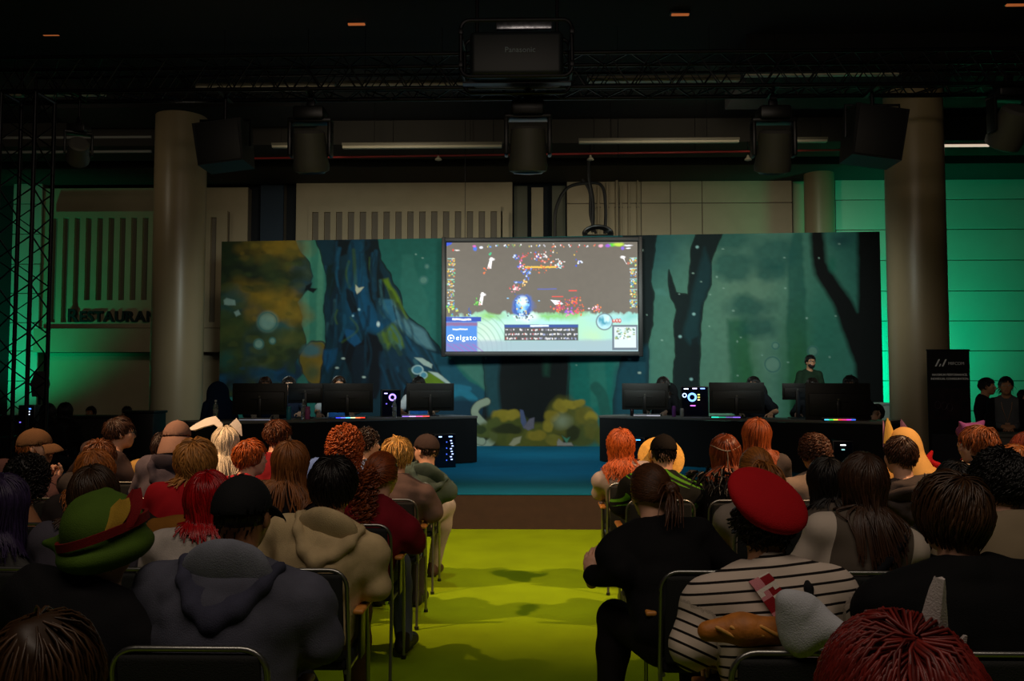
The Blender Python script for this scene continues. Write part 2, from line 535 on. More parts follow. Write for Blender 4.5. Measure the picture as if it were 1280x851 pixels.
def solid(name, prims, m, parent, h=0.014, sub=(), cuts=(), wr=0.0, rng=None, mi_fn=None, wf=(8, 26), inter=None, fold=0.0, vattr=None):
    """one mesh from blended primitives; cuts = half spaces (point, normal) whose outside (along normal) is removed"""
    lo = np.min([bounds(p)[0] for p in prims], 0) - 2 * h - wr; hi = np.max([bounds(p)[1] for p in prims], 0) + 2 * h + wr
    xs, ys, zs = (axis(lo[q], hi[q], h) for q in range(3))
    F = field(prims, xs, ys, zs, sub, pad=0.03 + 2 * h)
    X, Y, Z = xs[:, None, None], ys[None, :, None], zs[None, None, :]
    if wr:
        N1 = noise_sum(rng, f=wf)(X, Y, Z)
        F = F + wr * (0.5 * N1 + 0.75 * (0.55 - np.abs(noise_sum(rng, 5, (wf[0] * .8, wf[1] * .9))(X, Y, Z))) * fold) 
    for pt, n in cuts:
        F = np.maximum(F, (X - pt[0]) * n[0] + (Y - pt[1]) * n[1] + (Z - pt[2]) * n[2])
    if inter is not None: F = np.maximum(F, inter(X, Y, Z))
    F[0], F[-1], F[:, 0], F[:, -1], F[:, :, 0], F[:, :, -1] = (np.maximum(q, 1e-3) for q in (F[0], F[-1], F[:, 0], F[:, -1], F[:, :, 0], F[:, :, -1]))
    V, Q = snets(F, xs, ys, zs)
    mi = None
    if mi_fn is not None: mi = mi_fn(V[Q].mean(1))
    o = mesh_np(name, V, Q, m, parent, mi=mi)
    if vattr is not None:
        a = o.data.attributes.new('band', 'FLOAT', 'POINT'); a.data.foreach_set('value', vattr(V).astype(np.float32))
    return o

# ------------------------------------------------------------------ hands (built once, five fingers)
def make_hand(curl, h=0.0042):
    P = [ell((0, 0.045, 0), (0.040, 0.050, 0.0145), k=0.012), cone((0, -0.03, 0), (0, 0.03, 0), 0.026, 0.026, 0.02)]
    L = [(0.030, 0.068, 0.9), (0.010, 0.076, 1.0), (-0.011, 0.072, 0.94), (-0.031, 0.060, 0.78)]
    for x, y0, s in L:
        p = v3(x, y0, 0.0); a = 0.25 * curl
        for l, r0, r1 in ((0.046, 0.0098, 0.0090), (0.028, 0.0090, 0.0084), (0.022, 0.0084, 0.0070)):
            a += 0.75 * curl
            q = p + l * s * v3(x * 1.2, math.cos(a), -math.sin(a))
            P.append(cone(p, q, r0, r1, 0.006)); p = q
    p = v3(0.028, 0.012, -0.004)
    for d, l, r0, r1 in (((0.8, 0.62, -0.25), 0.042, 0.0135, 0.0112), ((0.45, 0.85, -0.25 - 0.3 * curl), 0.032, 0.0110, 0.0098), ((0.2, 0.9, -0.3 - 0.4 * curl), 0.026, 0.0098, 0.0078)):
        q = p + l * nrm(v3(*d)); P.append(cone(p, q, r0, r1, 0.008)); p = q
    lo = np.min([bounds(q)[0] for q in P], 0) - 3 * h; hi = np.max([bounds(q)[1] for q in P], 0) + 3 * h
    g = [axis(lo[i], hi[i], h) for i in range(3)]
    return snets(field(P, *g, pad=0.02), *g)
HANDS = {'relax': make_hand(0.55), 'flat': make_hand(0.3), 'grip': make_hand(1.25)}

def place_hand(kind, side, wrist, fdir, up):
    """side +1 = the thumb lies towards local +x before placing; returns V, Q in body space"""
    V, Q = HANDS[kind]
    V = V.copy(); Q = Q.copy()
    if side < 0: V[:, 0] *= -1; Q = Q[:, ::-1]
    y = nrm(np.asarray(fdir, float)); z = np.asarray(up, float); z = nrm(z - y * (z @ y)); x = np.cross(y, z)
    return wrist + V[:, :1] * x + V[:, 1:2] * y + V[:, 2:] * z, Q

SKIN = {'fair': '#d9a588', 'mid': '#c08a68', 'tan': '#a87350', 'deep': '#6e4630'}
M_LIP = mat('lips', '#a85a50', 0.5)
M_EYEW = mat('eye_white', '#d8d4cc', 0.3)
M_IRIS = mat('iris', '#2a1a10', 0.2)
def skin(k): return mat('skin_' + k, SKIN[k], 0.5, var=0.04, vscale=14, spec=0.35)

class Body: pass

def skeleton(p):
    """joint positions in the person's own frame: faces +y, floor z=0, root under the hips"""
    B = Body(); s = p.get('s', 1.0); w = p.get('w', 1.0); B.s, B.w = s, w
    stand = p.get('stand', False)
    B.HC = np.asarray(p['head'], float) - v3(0, 0, 0.12 * s)          # p['head'] is the crown, own frame
    B.Rh = rotm(*p.get('look', (0, 0, 0)))
    B.Rt = rotm(p.get('twist', 0), 0, 0)
    if stand:
        B.H = v3(0, 0, 0.93 * (p['head'][2] / 1.75))
    else:
        B.H = v3(*p.get('hip', (0, 0, 0.55)))
    B.NB = B.HC + B.Rh @ v3(0, -0.035, 0) * s + v3(0, -0.015, -0.185 * s)
    up = nrm(B.NB - B.H); B.up = up
    xa = B.Rt @ v3(1, 0, 0); xa = nrm(xa - up * (xa @ up)); fw = np.cross(up, xa)
    B.T = np.stack([xa, fw, up], 1)                                   # torso frame
    B.L = np.linalg.norm(B.NB - B.H)
    sw = 0.175 * w * s
    sl = p.get('slope', 0.055)
    B.S = [B.NB + B.T @ v3(q * sw, 0.0, -sl * s) for q in (-1, 1)]
    hx = 0.09 * w
    B.hipj = [B.H + B.T @ v3(q * hx, 0.02, 0) for q in (-1, 1)]
    if stand:
        fz = B.H[2]
        B.knee = [v3(q * 0.11, 0.03, fz * 0.53) for q in (-1, 1)]
        B.ank = [v3(q * 0.12, 0.0, 0.085) for q in (-1, 1)]
    else:
        kn = p.get('knees'); an = p.get('ankles')
        B.knee = [v3(*q) for q in kn] if kn else [v3(q * 0.13, 0.43, 0.53) for q in (-1, 1)]
        B.ank = [v3(*q) for q in an] if an else [v3(q * 0.14, 0.46, 0.09) for q in (-1, 1)]
    toe = p.get('toes')
    B.toe = [a + (v3(*toe) if toe else v3(q * 0.03, 0.17, -0.045)) for a, q in zip(B.ank, (-1, 1))]
    pose = p.get('arms', 'lap')
    if isinstance(pose, dict):
        B.E = [v3(*pose['el']), v3(*pose['er'])]; B.W = [v3(*pose['wl']), v3(*pose['wr'])]
        B.hf = [v3(*pose.get('fl', (0, 1, -0.2))), v3(*pose.get('fr', (0, 1, -0.2)))]
        B.hu = [v3(*pose.get('ul', (0, 0, 1))), v3(*pose.get('ur', (0, 0, 1)))]
    elif pose == 'lap':
        B.E = [v3(q * (0.222 * w), 0.06, B.S[0][2] * 0.45 + 0.37) + v3(B.S[0][0] + B.S[1][0], 0, 0) * 0.25 for q in (-1, 1)]
        B.W = [v3(q * 0.12, 0.29, 0.655) for q in (-1, 1)]
        B.hf = [v3(-q * 0.35, 1, -0.25) for q in (-1, 1)]; B.hu = [v3(-0.1, 0.2, 1), v3(0.1, 0.2, 1)]
    elif pose == 'down':
        B.E = [B.S[i] + v3(q * 0.05 * w, -0.03, -0.29 * s) for i, q in enumerate((-1, 1))]
        B.W = [B.E[i] + v3(q * 0.01, 0.06, -0.25 * s) for i, q in enumerate((-1, 1))]
        B.hf = [v3(0, 0.15, -1)] * 2; B.hu = [v3(-1, 0, 0.1), v3(1, 0, 0.1)]
    elif pose == 'front':   # hands held together in front of the belly
        B.E = [B.S[i] + v3(q * 0.07, -0.02, -0.28 * s) for i, q in enumerate((-1, 1))]
        B.W = [v3(q * 0.07, 0.25, B.S[0][2] - 0.30) for q in (-1, 1)]
        B.hf = [v3(-q * 0.8, 0.6, -0.1) for q in (-1, 1)]; B.hu = [v3(0, 0.6, 0.8)] * 2
    elif pose == 'keys':    # forearms on a table in front
        B.E = [v3(q * 0.27, 0.16, 0.80) for q in (-1, 1)]
        B.W = [v3(-0.13, 0.40, 0.80), v3(0.20, 0.41, 0.80)]
        B.hf = [v3(-q * 0.1, 1, -0.15) for q in (-1, 1)]; B.hu = [v3(0, 0.1, 1)] * 2
    else:                   # clasp: hands joined in front of the mouth, elbows on armrests
        B.E = [v3(-0.25, 0.16, 0.74), v3(0.25, 0.16, 0.74)]
        B.W = [v3(0.11, 0.36, 0.93), v3(0.21, 0.36, 0.93)]
        B.hf = [v3(0.3, 0.35, 0.9), v3(-0.3, 0.35, 0.9)]; B.hu = [v3(-0.4, 1, -0.2), v3(0.4, 1, -0.2)]
    return B

def torso_prims(B, belly=1.0):
    T, H, NB, s, w, L = B.T, B.H, B.NB, B.s, B.w, B.L
    at_ = lambda t, x=0, y=0: H + B.up * (L * t) + T @ v3(x, y, 0)
    P = [ell(at_(0.06), (0.165 * w, 0.125 * w, 0.13), T, 0.05),
         ell(at_(0.34, 0, 0.012 * belly), (0.150 * w, 0.112 * w * belly, 0.17 * s), T, 0.06),
         ell(at_(0.68, 0, -0.012), (0.160 * w, 0.108 * w, 0.185 * s), T, 0.06)]
    for i, q in enumerate((-1, 1)):
        P.append(cone(NB + T @ v3(q * 0.05, -0.015, -0.05), B.S[i], 0.062 * s, 0.058 * s, 0.05))
        P.append(cone(NB + T @ v3(q * 0.02, -0.02, 0.02), B.S[i] + T @ v3(-q * 0.05, -0.015, 0.02), 0.042 * s, 0.036 * s, 0.05))
    return P

def arm_prims(B, i, fr=0.96):
    s = B.s * (0.85 + 0.15 * B.w)
    E, W, S = B.E[i], B.W[i], B.S[i]
    return [cone(S, E, 0.052 * s, 0.041 * s, 0.03), cone(E, E + (W - E) * 0.35, 0.040 * s, 0.041 * s, 0.02), cone(E + (W - E) * 0.35, E + (W - E) * fr, 0.041 * s, 0.027 * s, 0.02)]

def leg_prims(B, i):
    w = 0.8 + 0.2 * B.w
    h, k, a = B.hipj[i], B.knee[i], B.ank[i]
    c = k + (a - k) * 0.3 + v3(0, -0.02, 0)
    return [cone(h, k, 0.088 * w, 0.058 * w, 0.04), cone(k, c, 0.056 * w, 0.056 * w, 0.03), cone(c, a, 0.056 * w, 0.037, 0.03)]

def head_prims(B):
    s = B.s
    h = lambda x, y, z: B.HC + B.Rh @ v3(x, y, z) * s
    e = lambda c, r, k, Rr=None: ell(h(*c), np.array(r) * s, B.Rh if Rr is None else Rr, k * s)
    P = [e((0, -0.012, 0.022), (0.077, 0.097, 0.098), 0.02), e((0, 0.038, -0.045), (0.058, 0.056, 0.066), 0.04),
         e((0, 0.062, -0.088), (0.026, 0.024, 0.022), 0.03), e((0, 0.078, -0.052), (0.032, 0.018, 0.026), 0.02),
         cone(h(0, 0.086, 0.012), h(0, 0.107, -0.026), 0.008 * s, 0.0125 * s, 0.012 * s),
         e((0.012, 0.094, -0.030), (0.009, 0.009, 0.007), 0.008), e((-0.012, 0.094, -0.030), (0.009, 0.009, 0.007), 0.008),
         e((0, 0.078, 0.028), (0.052, 0.016, 0.010), 0.02),
         e((0.042, 0.058, -0.018), (0.022, 0.02, 0.02), 0.03), e((-0.042, 0.058, -0.018), (0.022, 0.02, 0.02), 0.03),
         e((0, 0.0935, -0.054), (0.023, 0.008, 0.0055), 0.006), e((0, 0.092, -0.063), (0.019, 0.008, 0.006), 0.006)]
    for q in (-1, 1):
        P.append(e((q * 0.078, -0.006, -0.006), (0.010, 0.020, 0.031), 0.006, B.Rh @ rotm(q * 22, 0, 0)))
    P.append(cone(B.NB + B.T @ v3(0, -0.01, -0.04), h(0, -0.02, -0.05), 0.062 * s, 0.056 * s, 0.03))
    sub = [e((q * 0.031, 0.094, 0.008), (0.018, 0.014, 0.011), 0.012) for q in (-1, 1)]
    return P, sub

def build_body(p, B, root, h=0.015, hands=True):
    P = torso_prims(B, p.get('belly', 1.0))
    for i in (0, 1): P += arm_prims(B, i) + leg_prims(B, i)
    for i in (0, 1): P.append(cone(B.ank[i] - v3(0, 0.03, 0.02), B.toe[i], 0.036, 0.03, 0.03))
    HP, sub = head_prims(B)
    allp = P + HP
    lo = np.min([bounds(q)[0] for q in allp], 0) - 0.04; hi = np.max([bounds(q)[1] for q in allp], 0) + 0.04
    hf = 0.0068 if p.get('face') else 0.009
    c = B.HC
    xs = axis(lo[0], hi[0], h, (c[0] - 0.1, c[0] + 0.1), hf); ys = axis(lo[1], hi[1], h, (c[1] - 0.12, c[1] + 0.13), hf); zs = axis(lo[2], hi[2], h, (c[2] - 0.13, hi[2]), hf)
    F = field(P, xs, ys, zs)
    G = field(HP, xs, ys, zs, sub)
    F = smin(F, G, 0.02)
    V, Q = snets(F, xs, ys, zs)
    f = (V[Q].mean(1) - B.HC) @ B.Rh / B.s
    mi = ((np.abs(f[:, 0]) < 0.022) & (f[:, 1] > 0.086) & (f[:, 2] < -0.049) & (f[:, 2] > -0.069)).astype(int)
    if hands:
        for i, q in enumerate((1, -1)):
            kind = p.get('hand', 'relax')
            hv, hq = place_hand(kind, q, B.W[i], B.hf[i], B.hu[i])
            Q = np.vstack([Q, hq + len(V)]); V = np.vstack([V, hv]); mi = np.concatenate([mi, np.zeros(len(hq), int)])
    b = mesh_np('body', V, Q, [skin(p.get('skin', 'fair')), M_LIP], root, mi=mi)
    if p.get('face'):
        for q in (-1, 1):
            m = MB(); m.lathe([(0.001, -0.0125), (0.007, -0.0105), (0.0115, -0.005), (0.0125, 0), (0.0115, 0.005), (0.007, 0.0105)], seg=14)
            m.lathe([(0.0068, 0.0104), (0.0055, 0.0118), (0.001, 0.0126)], seg=14, mi=1)
            e = m.done('eye', [M_EYEW, M_IRIS], root)
            Mx = Matrix(np.vstack([np.hstack([B.Rh @ rotm(0, -90, 0) * B.s, (B.HC + B.Rh @ v3(q * 0.031, 0.081, 0.008) * B.s)[:, None]]), [0, 0, 0, 1]]).tolist())
            e.matrix_local = Mx
    return b

# ------------------------------------------------------------------ clothes
def band_mat(name, c0, c1, per, wd):
    m = bpy.data.materials.new(name); m.use_nodes = True
    nt = m.node_tree; b = nt.nodes['Principled BSDF']; b.inputs['Roughness'].default_value = 0.85; b.inputs['Specular IOR Level'].default_value = 0.2
    a = nt.nodes.new('ShaderNodeAttribute'); a.attribute_name = 'band'
    d = nt.nodes.new('ShaderNodeMath'); d.operation = 'DIVIDE'; d.inputs[1].default_value = per
    f = nt.nodes.new('ShaderNodeMath'); f.operation = 'FRACT'
    l = nt.nodes.new('ShaderNodeMath'); l.operation = 'LESS_THAN'; l.inputs[1].default_value = wd
    if not per: l.operation = 'GREATER_THAN'; l.inputs[1].default_value = 0.0
    mx = nt.nodes.new('ShaderNodeMix'); mx.data_type = 'RGBA'
    mx.inputs[6].default_value = (*c0, 1); mx.inputs[7].default_value = (*c1, 1)
    nt.links.new(a.outputs['Fac'], d.inputs[0]); nt.links.new(d.outputs[0], f.inputs[0]); nt.links.new(f.outputs[0] if per else a.outputs['Fac'], l.inputs[0]); nt.links.new(l.outputs[0], mx.inputs[0]); nt.links.new(mx.outputs[2], b.inputs['Base Color'])
    return m

def build_top(p, B, root, rng):
    t = p['top']; g = t.get('bulk', 0.018)
    tp = inflate(torso_prims(B, p.get('belly', 1.0)), g)
    P = list(tp)
    sl = t.get('sleeve', 'long')
    cuts = []
    for i in (0, 1):
        S, E, W = B.S[i], B.E[i], B.W[i]
        sc = B.s * (0.85 + 0.15 * B.w)
        if sl == 'long':
            P += [cone(S, E, 0.054 * sc + g * 0.7, 0.043 * sc + g * 0.75, 0.03), cone(E, E + (W - E) * 0.9, 0.042 * sc + g * 0.7, 0.030 * sc + g * 0.7, 0.03)]
            P.append(cone(E + (W - E) * 0.86, E + (W - E) * 0.93, 0.031 * sc + g * 0.7, 0.031 * sc + g * 0.7, 0.01))
        elif sl == 'short':
            P.append(cone(S, S + (E - S) * 0.68, 0.058 * sc + g, 0.056 * sc + g * 1.5, 0.03))
        elif sl == 'elbow':
            P.append(cone(S, S + (E - S) * 0.96, 0.055 * sc + g * 0.7, 0.052 * sc + g * 1.1, 0.03))
    n = nrm(B.HC - B.NB)
    neck = t.get('neck', 0.035)
    nsub = [cone(B.NB + n * (neck + 0.058) * B.s, B.HC + n * 0.05, 0.070 * B.s, 0.10 * B.s, 0.015)]
    cuts.append((B.NB + n * (neck + 0.055) * B.s + B.T @ v3(0, -0.02, 0), nrm(B.up + B.T @ v3(0, 0.35, 0))))
    cuts.append((B.H + v3(0, 0, -0.04), v3(0, 0, -1)))
    mi_fn = None; ms = cloth(t['col'])
    vattr = None
    if t.get('stripes'):
        ms = band_mat('striped_jersey', lin(t['col']), lin(t['stripes']), t.get('per', 0.031), t.get('wd', 0.24))
        def vattr(V):
            u = (V - B.H) @ B.up
            for i in (0, 1):
                d = nrm(B.E[i] - B.S[i]); v = (V - B.S[i]) @ d
                onarm = (v > 0.03) & (np.abs((V - B.H) @ B.T[:, 0]) > 0.178 * B.w + 0.0 * v) & (((V - B.H) @ B.T[:, 0]) * (i * 2 - 1) > 0)
                u = np.where(onarm, v + 0.013, u)
            return u
    elif t.get('col2'):       # sleeves / yoke / streaks of a second colour
        mode = t.get('mode', 'sleeves')
        ms = band_mat('two_tone_' + t['col'].strip('#') + t['col2'].strip('#'), lin(t['col']), lin(t['col2']), 0, 0)
        def vattr(V):
            x = (V - B.NB) @ B.T
            if mode == 'sleeves': return np.abs(x[:, 0]) - 0.155 * B.w
            if mode == 'yoke': return x[:, 2] + 0.14
            return np.abs(np.sin(x[:, 0] * 34 + 9 * np.sin(x[:, 2] * 13))) + 0.25 * np.sin(x[:, 2] * 30) - 0.93
    h = t.get('h', 0.013)
    o = solid(t.get('name', 'top'), P, ms, root, h, cuts=cuts, sub=nsub, wr=t.get('wr', 0.0055), rng=rng, mi_fn=mi_fn, wf=(22, 64), fold=1.0, vattr=vattr)
    B.cloth = tp + [q for q in P[len(tp):]]
    hd = t.get('hood')
    if hd:
        # a hood lying down the back: a sagging pouch with a rolled opening
        hs = t.get('hood_s', 1.0)
        f = lambda x, y, z: B.NB + B.T @ (v3(x, y, z) * hs + v3(0, 0, 0.022))
        rim = [(-0.128, 0.02, 0.034), (-0.140, -0.055, 0.025), (-0.115, -0.115, -0.030), (-0.062, -0.150, -0.095), (0, -0.162, -0.135), (0.062, -0.150, -0.095), (0.115, -0.115, -0.030), (0.140, -0.055, 0.025), (0.128, 0.02, 0.034)]
        rr_ = [0.010, 0.015, 0.019, 0.023, 0.028, 0.023, 0.019, 0.015, 0.010]
        P_ = [cone(f(*a), f(*b), ra * hs, rb * hs, 0.022) for a, b, ra, rb in zip(rim, rim[1:], rr_, rr_[1:])]
        P_ += [ell(f(0, -0.118, -0.085), v3(0.105, 0.036, 0.075) * hs, B.T @ rotm(0, -12, 0), 0.03), cone(f(0, -0.15, -0.12), f(0, -0.150, -0.185), 0.030 * hs, 0.014 * hs, 0.03)]
        solid('hood', P_, cloth(hd), root, 0.010, wr=0.006, rng=rng, wf=(24, 60), fold=1.0)
        lin_ = [ell(f(0, -0.078, -0.010), v3(0.138, 0.046, 0.115) * hs, B.T @ rotm(0, 24, 0), 0.03)]
        solid('hood_lining', lin_, cloth(t.get('lining', hd)), root, 0.010, sub=[ell(f(0, 0.0, 0.09), v3(0.082, 0.085, 0.10) * hs, B.T, 0.02)], wr=0.005, rng=rng, wf=(24, 60), fold=1.0)
    return o

def build_trousers(p, B, root, rng):
    col = p.get('legs', '#15161a')
    P = [ell(B.H + B.up * 0.03, (0.178 * B.w, 0.14 * B.w, 0.14), B.T, 0.05)]
    for i in (0, 1): P += inflate(leg_prims(B, i), 0.017)
    solid('trousers', P, cloth(col), root, 0.017, cuts=[(B.H + v3(0, 0, 0.11), v3(0, 0, 1)), (v3(0, 0, 0.075), v3(0, 0, -1))], wr=0.006, rng=rng, wf=(14, 40))
    for i in (0, 1):
        a, t = B.ank[i], B.toe[i]
        d = nrm(v3(t[0] - a[0], t[1] - a[1], 0)); g = v3(a[0], a[1], 0)
        zz = max(0.0, a[2] - 0.09)
        Pz = [cone(a - d * 0.02 + v3(0, 0, 0.015), a - d * 0.035 - v3(0, 0, 0.04), 0.044, 0.042, 0.03), cone(a - d * 0.03 - v3(0, 0, 0.045), a + d * 0.16 - v3(0, 0, 0.048), 0.040, 0.042, 0.03), cone(a + d * 0.02, a + d * 0.12 - v3(0, 0, 0.035), 0.036, 0.03, 0.03)]
        solid('shoe', Pz, mat('shoe_' + p.get('shoe', '#141210').strip('#'), p.get('shoe', '#141210'), 0.6), root, 0.011, cuts=[(v3(0, 0, zz + 0.012), v3(0, 0, -1))])

# ------------------------------------------------------------------ hair
def strands_mesh(paths, rad, seg=5):
    """paths (n, k, 3), rad (k,) or (n,k) -> verts, quads"""
    n, k, _ = paths.shape
    T = np.gradient(paths, axis=1); T /= np.linalg.norm(T, axis=2, keepdims=True) + 1e-9
    ref = np.broadcast_to(v3(0.31, 0.87, 0.2), T.shape)
    U = np.cross(T, ref); U /= np.linalg.norm(U, axis=2, keepdims=True) + 1e-9
    W = np.cross(T, U)
    rad = np.broadcast_to(rad, (n, k))
    ang = np.arange(seg) * 2 * np.pi / seg
    V = paths[:, :, None, :] + rad[:, :, None, None] * (np.cos(ang)[None, None, :, None] * U[:, :, None, :] + np.sin(ang)[None, None, :, None] * W[:, :, None, :] * 0.75)
    idx = np.arange(n * k * seg).reshape(n, k, seg)
    a = idx[:, :-1, :]; b = idx[:, 1:, :]
    Q = np.stack([a, np.roll(a, -1, 2), np.roll(b, -1, 2), b], -1).reshape(-1, 4)
    return V.reshape(-1, 3), Q

def grow(roots, dirs, L, k, g, B, layer, rng, curl=0.0, cf=3.0, wave=0.0, thick=0.018, avoid=None, grav=None, hug_z=-0.05, gather=0.0):
    n = len(roots)
    st = (np.broadcast_to(L, (n,)) / (k - 1))[:, None]
    X = roots.copy(); D = dirs.copy(); out = [X.copy()]
    skull = [ell(B.HC + B.Rh @ v3(0, -0.012, 0.022) * B.s, (v3(0.077, 0.097, 0.098) + thick) * B.s, B.Rh, 0.01), ell(B.HC + B.Rh @ v3(0, -0.02, -0.06) * B.s, v3(0.06, 0.06, 0.06) * B.s, B.Rh, 0.03)]
    av = avoid or []
    gv = v3(0, 0, -1) if grav is None else grav
    ks_ = rng.normal(size=(3, 3)) * 28; ph_ = rng.uniform(0, 6.28, 3)
    for j in range(1, k):
        D = D * (1 - g) + gv * g + rng.normal(size=(n, 3)) * 0.02 + 0.09 * np.sin(roots @ ks_.T + ph_ + j * 0.35)
        D /= np.linalg.norm(D, axis=1, keepdims=True)
        if gather:
            lx = (X - B.HC) @ B.Rh[:, 0]; lz = X[:, 2] - B.HC[2]
            over = np.maximum(np.abs(lx) - gather, 0) * (lz < -0.06)
            D = D - (np.sign(lx) * np.minimum(over * 12, 0.9))[:, None] * B.Rh[:, 0][None, :]
            D /= np.linalg.norm(D, axis=1, keepdims=True)
        X = X + D * st
        for prim, extra in ((skull, 0.0), (av, 0.012)):
            if not prim: continue
            d = pts_sd(prim, X) - extra
            m = d < 0
            if m.any():
                e = 0.004; q = X[m]
                G = np.stack([pts_sd(prim, q + e * np.eye(3)[a]) - pts_sd(prim, q - e * np.eye(3)[a]) for a in range(3)], 1)
                G /= np.linalg.norm(G, axis=1, keepdims=True) + 1e-9
                X[m] = q - G * d[m][:, None]
                D[m] -= G * np.minimum((D[m] * G).sum(1), 0)[:, None]
                D /= np.linalg.norm(D, axis=1, keepdims=True) + 1e-9
        if layer is not None:
            hz = ((X - B.HC) @ B.Rh)[:, 2]
            d = pts_sd(skull, X) - layer
            m = (d > 0) & (hz > hug_z)
            if m.any():
                e = 0.004; q = X[m]
                G = np.stack([pts_sd(skull, q + e * np.eye(3)[a]) - pts_sd(skull, q - e * np.eye(3)[a]) for a in range(3)], 1)
                G /= np.linalg.norm(G, axis=1, keepdims=True) + 1e-9
                X[m] = q - G * (d[m] * 0.7)[:, None]
                D[m] -= G * np.maximum((D[m] * G).sum(1), 0)[:, None]
                D /= np.linalg.norm(D, axis=1, keepdims=True) + 1e-9
        out.append(X.copy())
    Pth = np.stack(out, 1)
    if curl or wave:
        T = np.gradient(Pth, axis=1); T /= np.linalg.norm(T, axis=2, keepdims=True) + 1e-9
        U = np.cross(T, v3(0.2, 0.9, 0.3)); U /= np.linalg.norm(U, axis=2, keepdims=True) + 1e-9
        W = np.cross(T, U)
        s = np.linspace(0, 1, k)[None, :] * np.broadcast_to(L, (n,))[:, None]
        ph = rng.uniform(0, 6.28, (n, 1)); amp = np.minimum(1, s / 0.05)
        if curl:
            Pth = Pth + (amp * curl * np.cos(6.28 * s * cf / 0.1 + ph))[:, :, None] * U + (amp * curl * np.sin(6.28 * s * cf / 0.1 + ph))[:, :, None] * W
        if wave:
            Pth = Pth + (amp * wave * np.sin(6.28 * s / 0.11 + ph * 0.4))[:, :, None] * U
    return Pth

def scalp(n, B, rng, line=0.25, nape=-0.62):
    i = np.arange(n) + 0.5
    z = 1 - 2 * i / n; ph = i * 2.399963
    u = np.stack([np.sqrt(1 - z * z) * np.cos(ph), np.sqrt(1 - z * z) * np.sin(ph), z], 1)
    front = (u[:, 1] > 0.15) & (u[:, 2] < line + 0.35 * u[:, 1])
    low = u[:, 2] < nape + 0.5 * np.maximum(0, np.abs(u[:, 0]) - 0.45)
    u = u[~front & ~low]
    loc = u * v3(0.077, 0.097, 0.098) + v3(0, -0.012, 0.022)
    return B.HC + loc * B.s @ B.Rh.T, u @ B.Rh.T, u

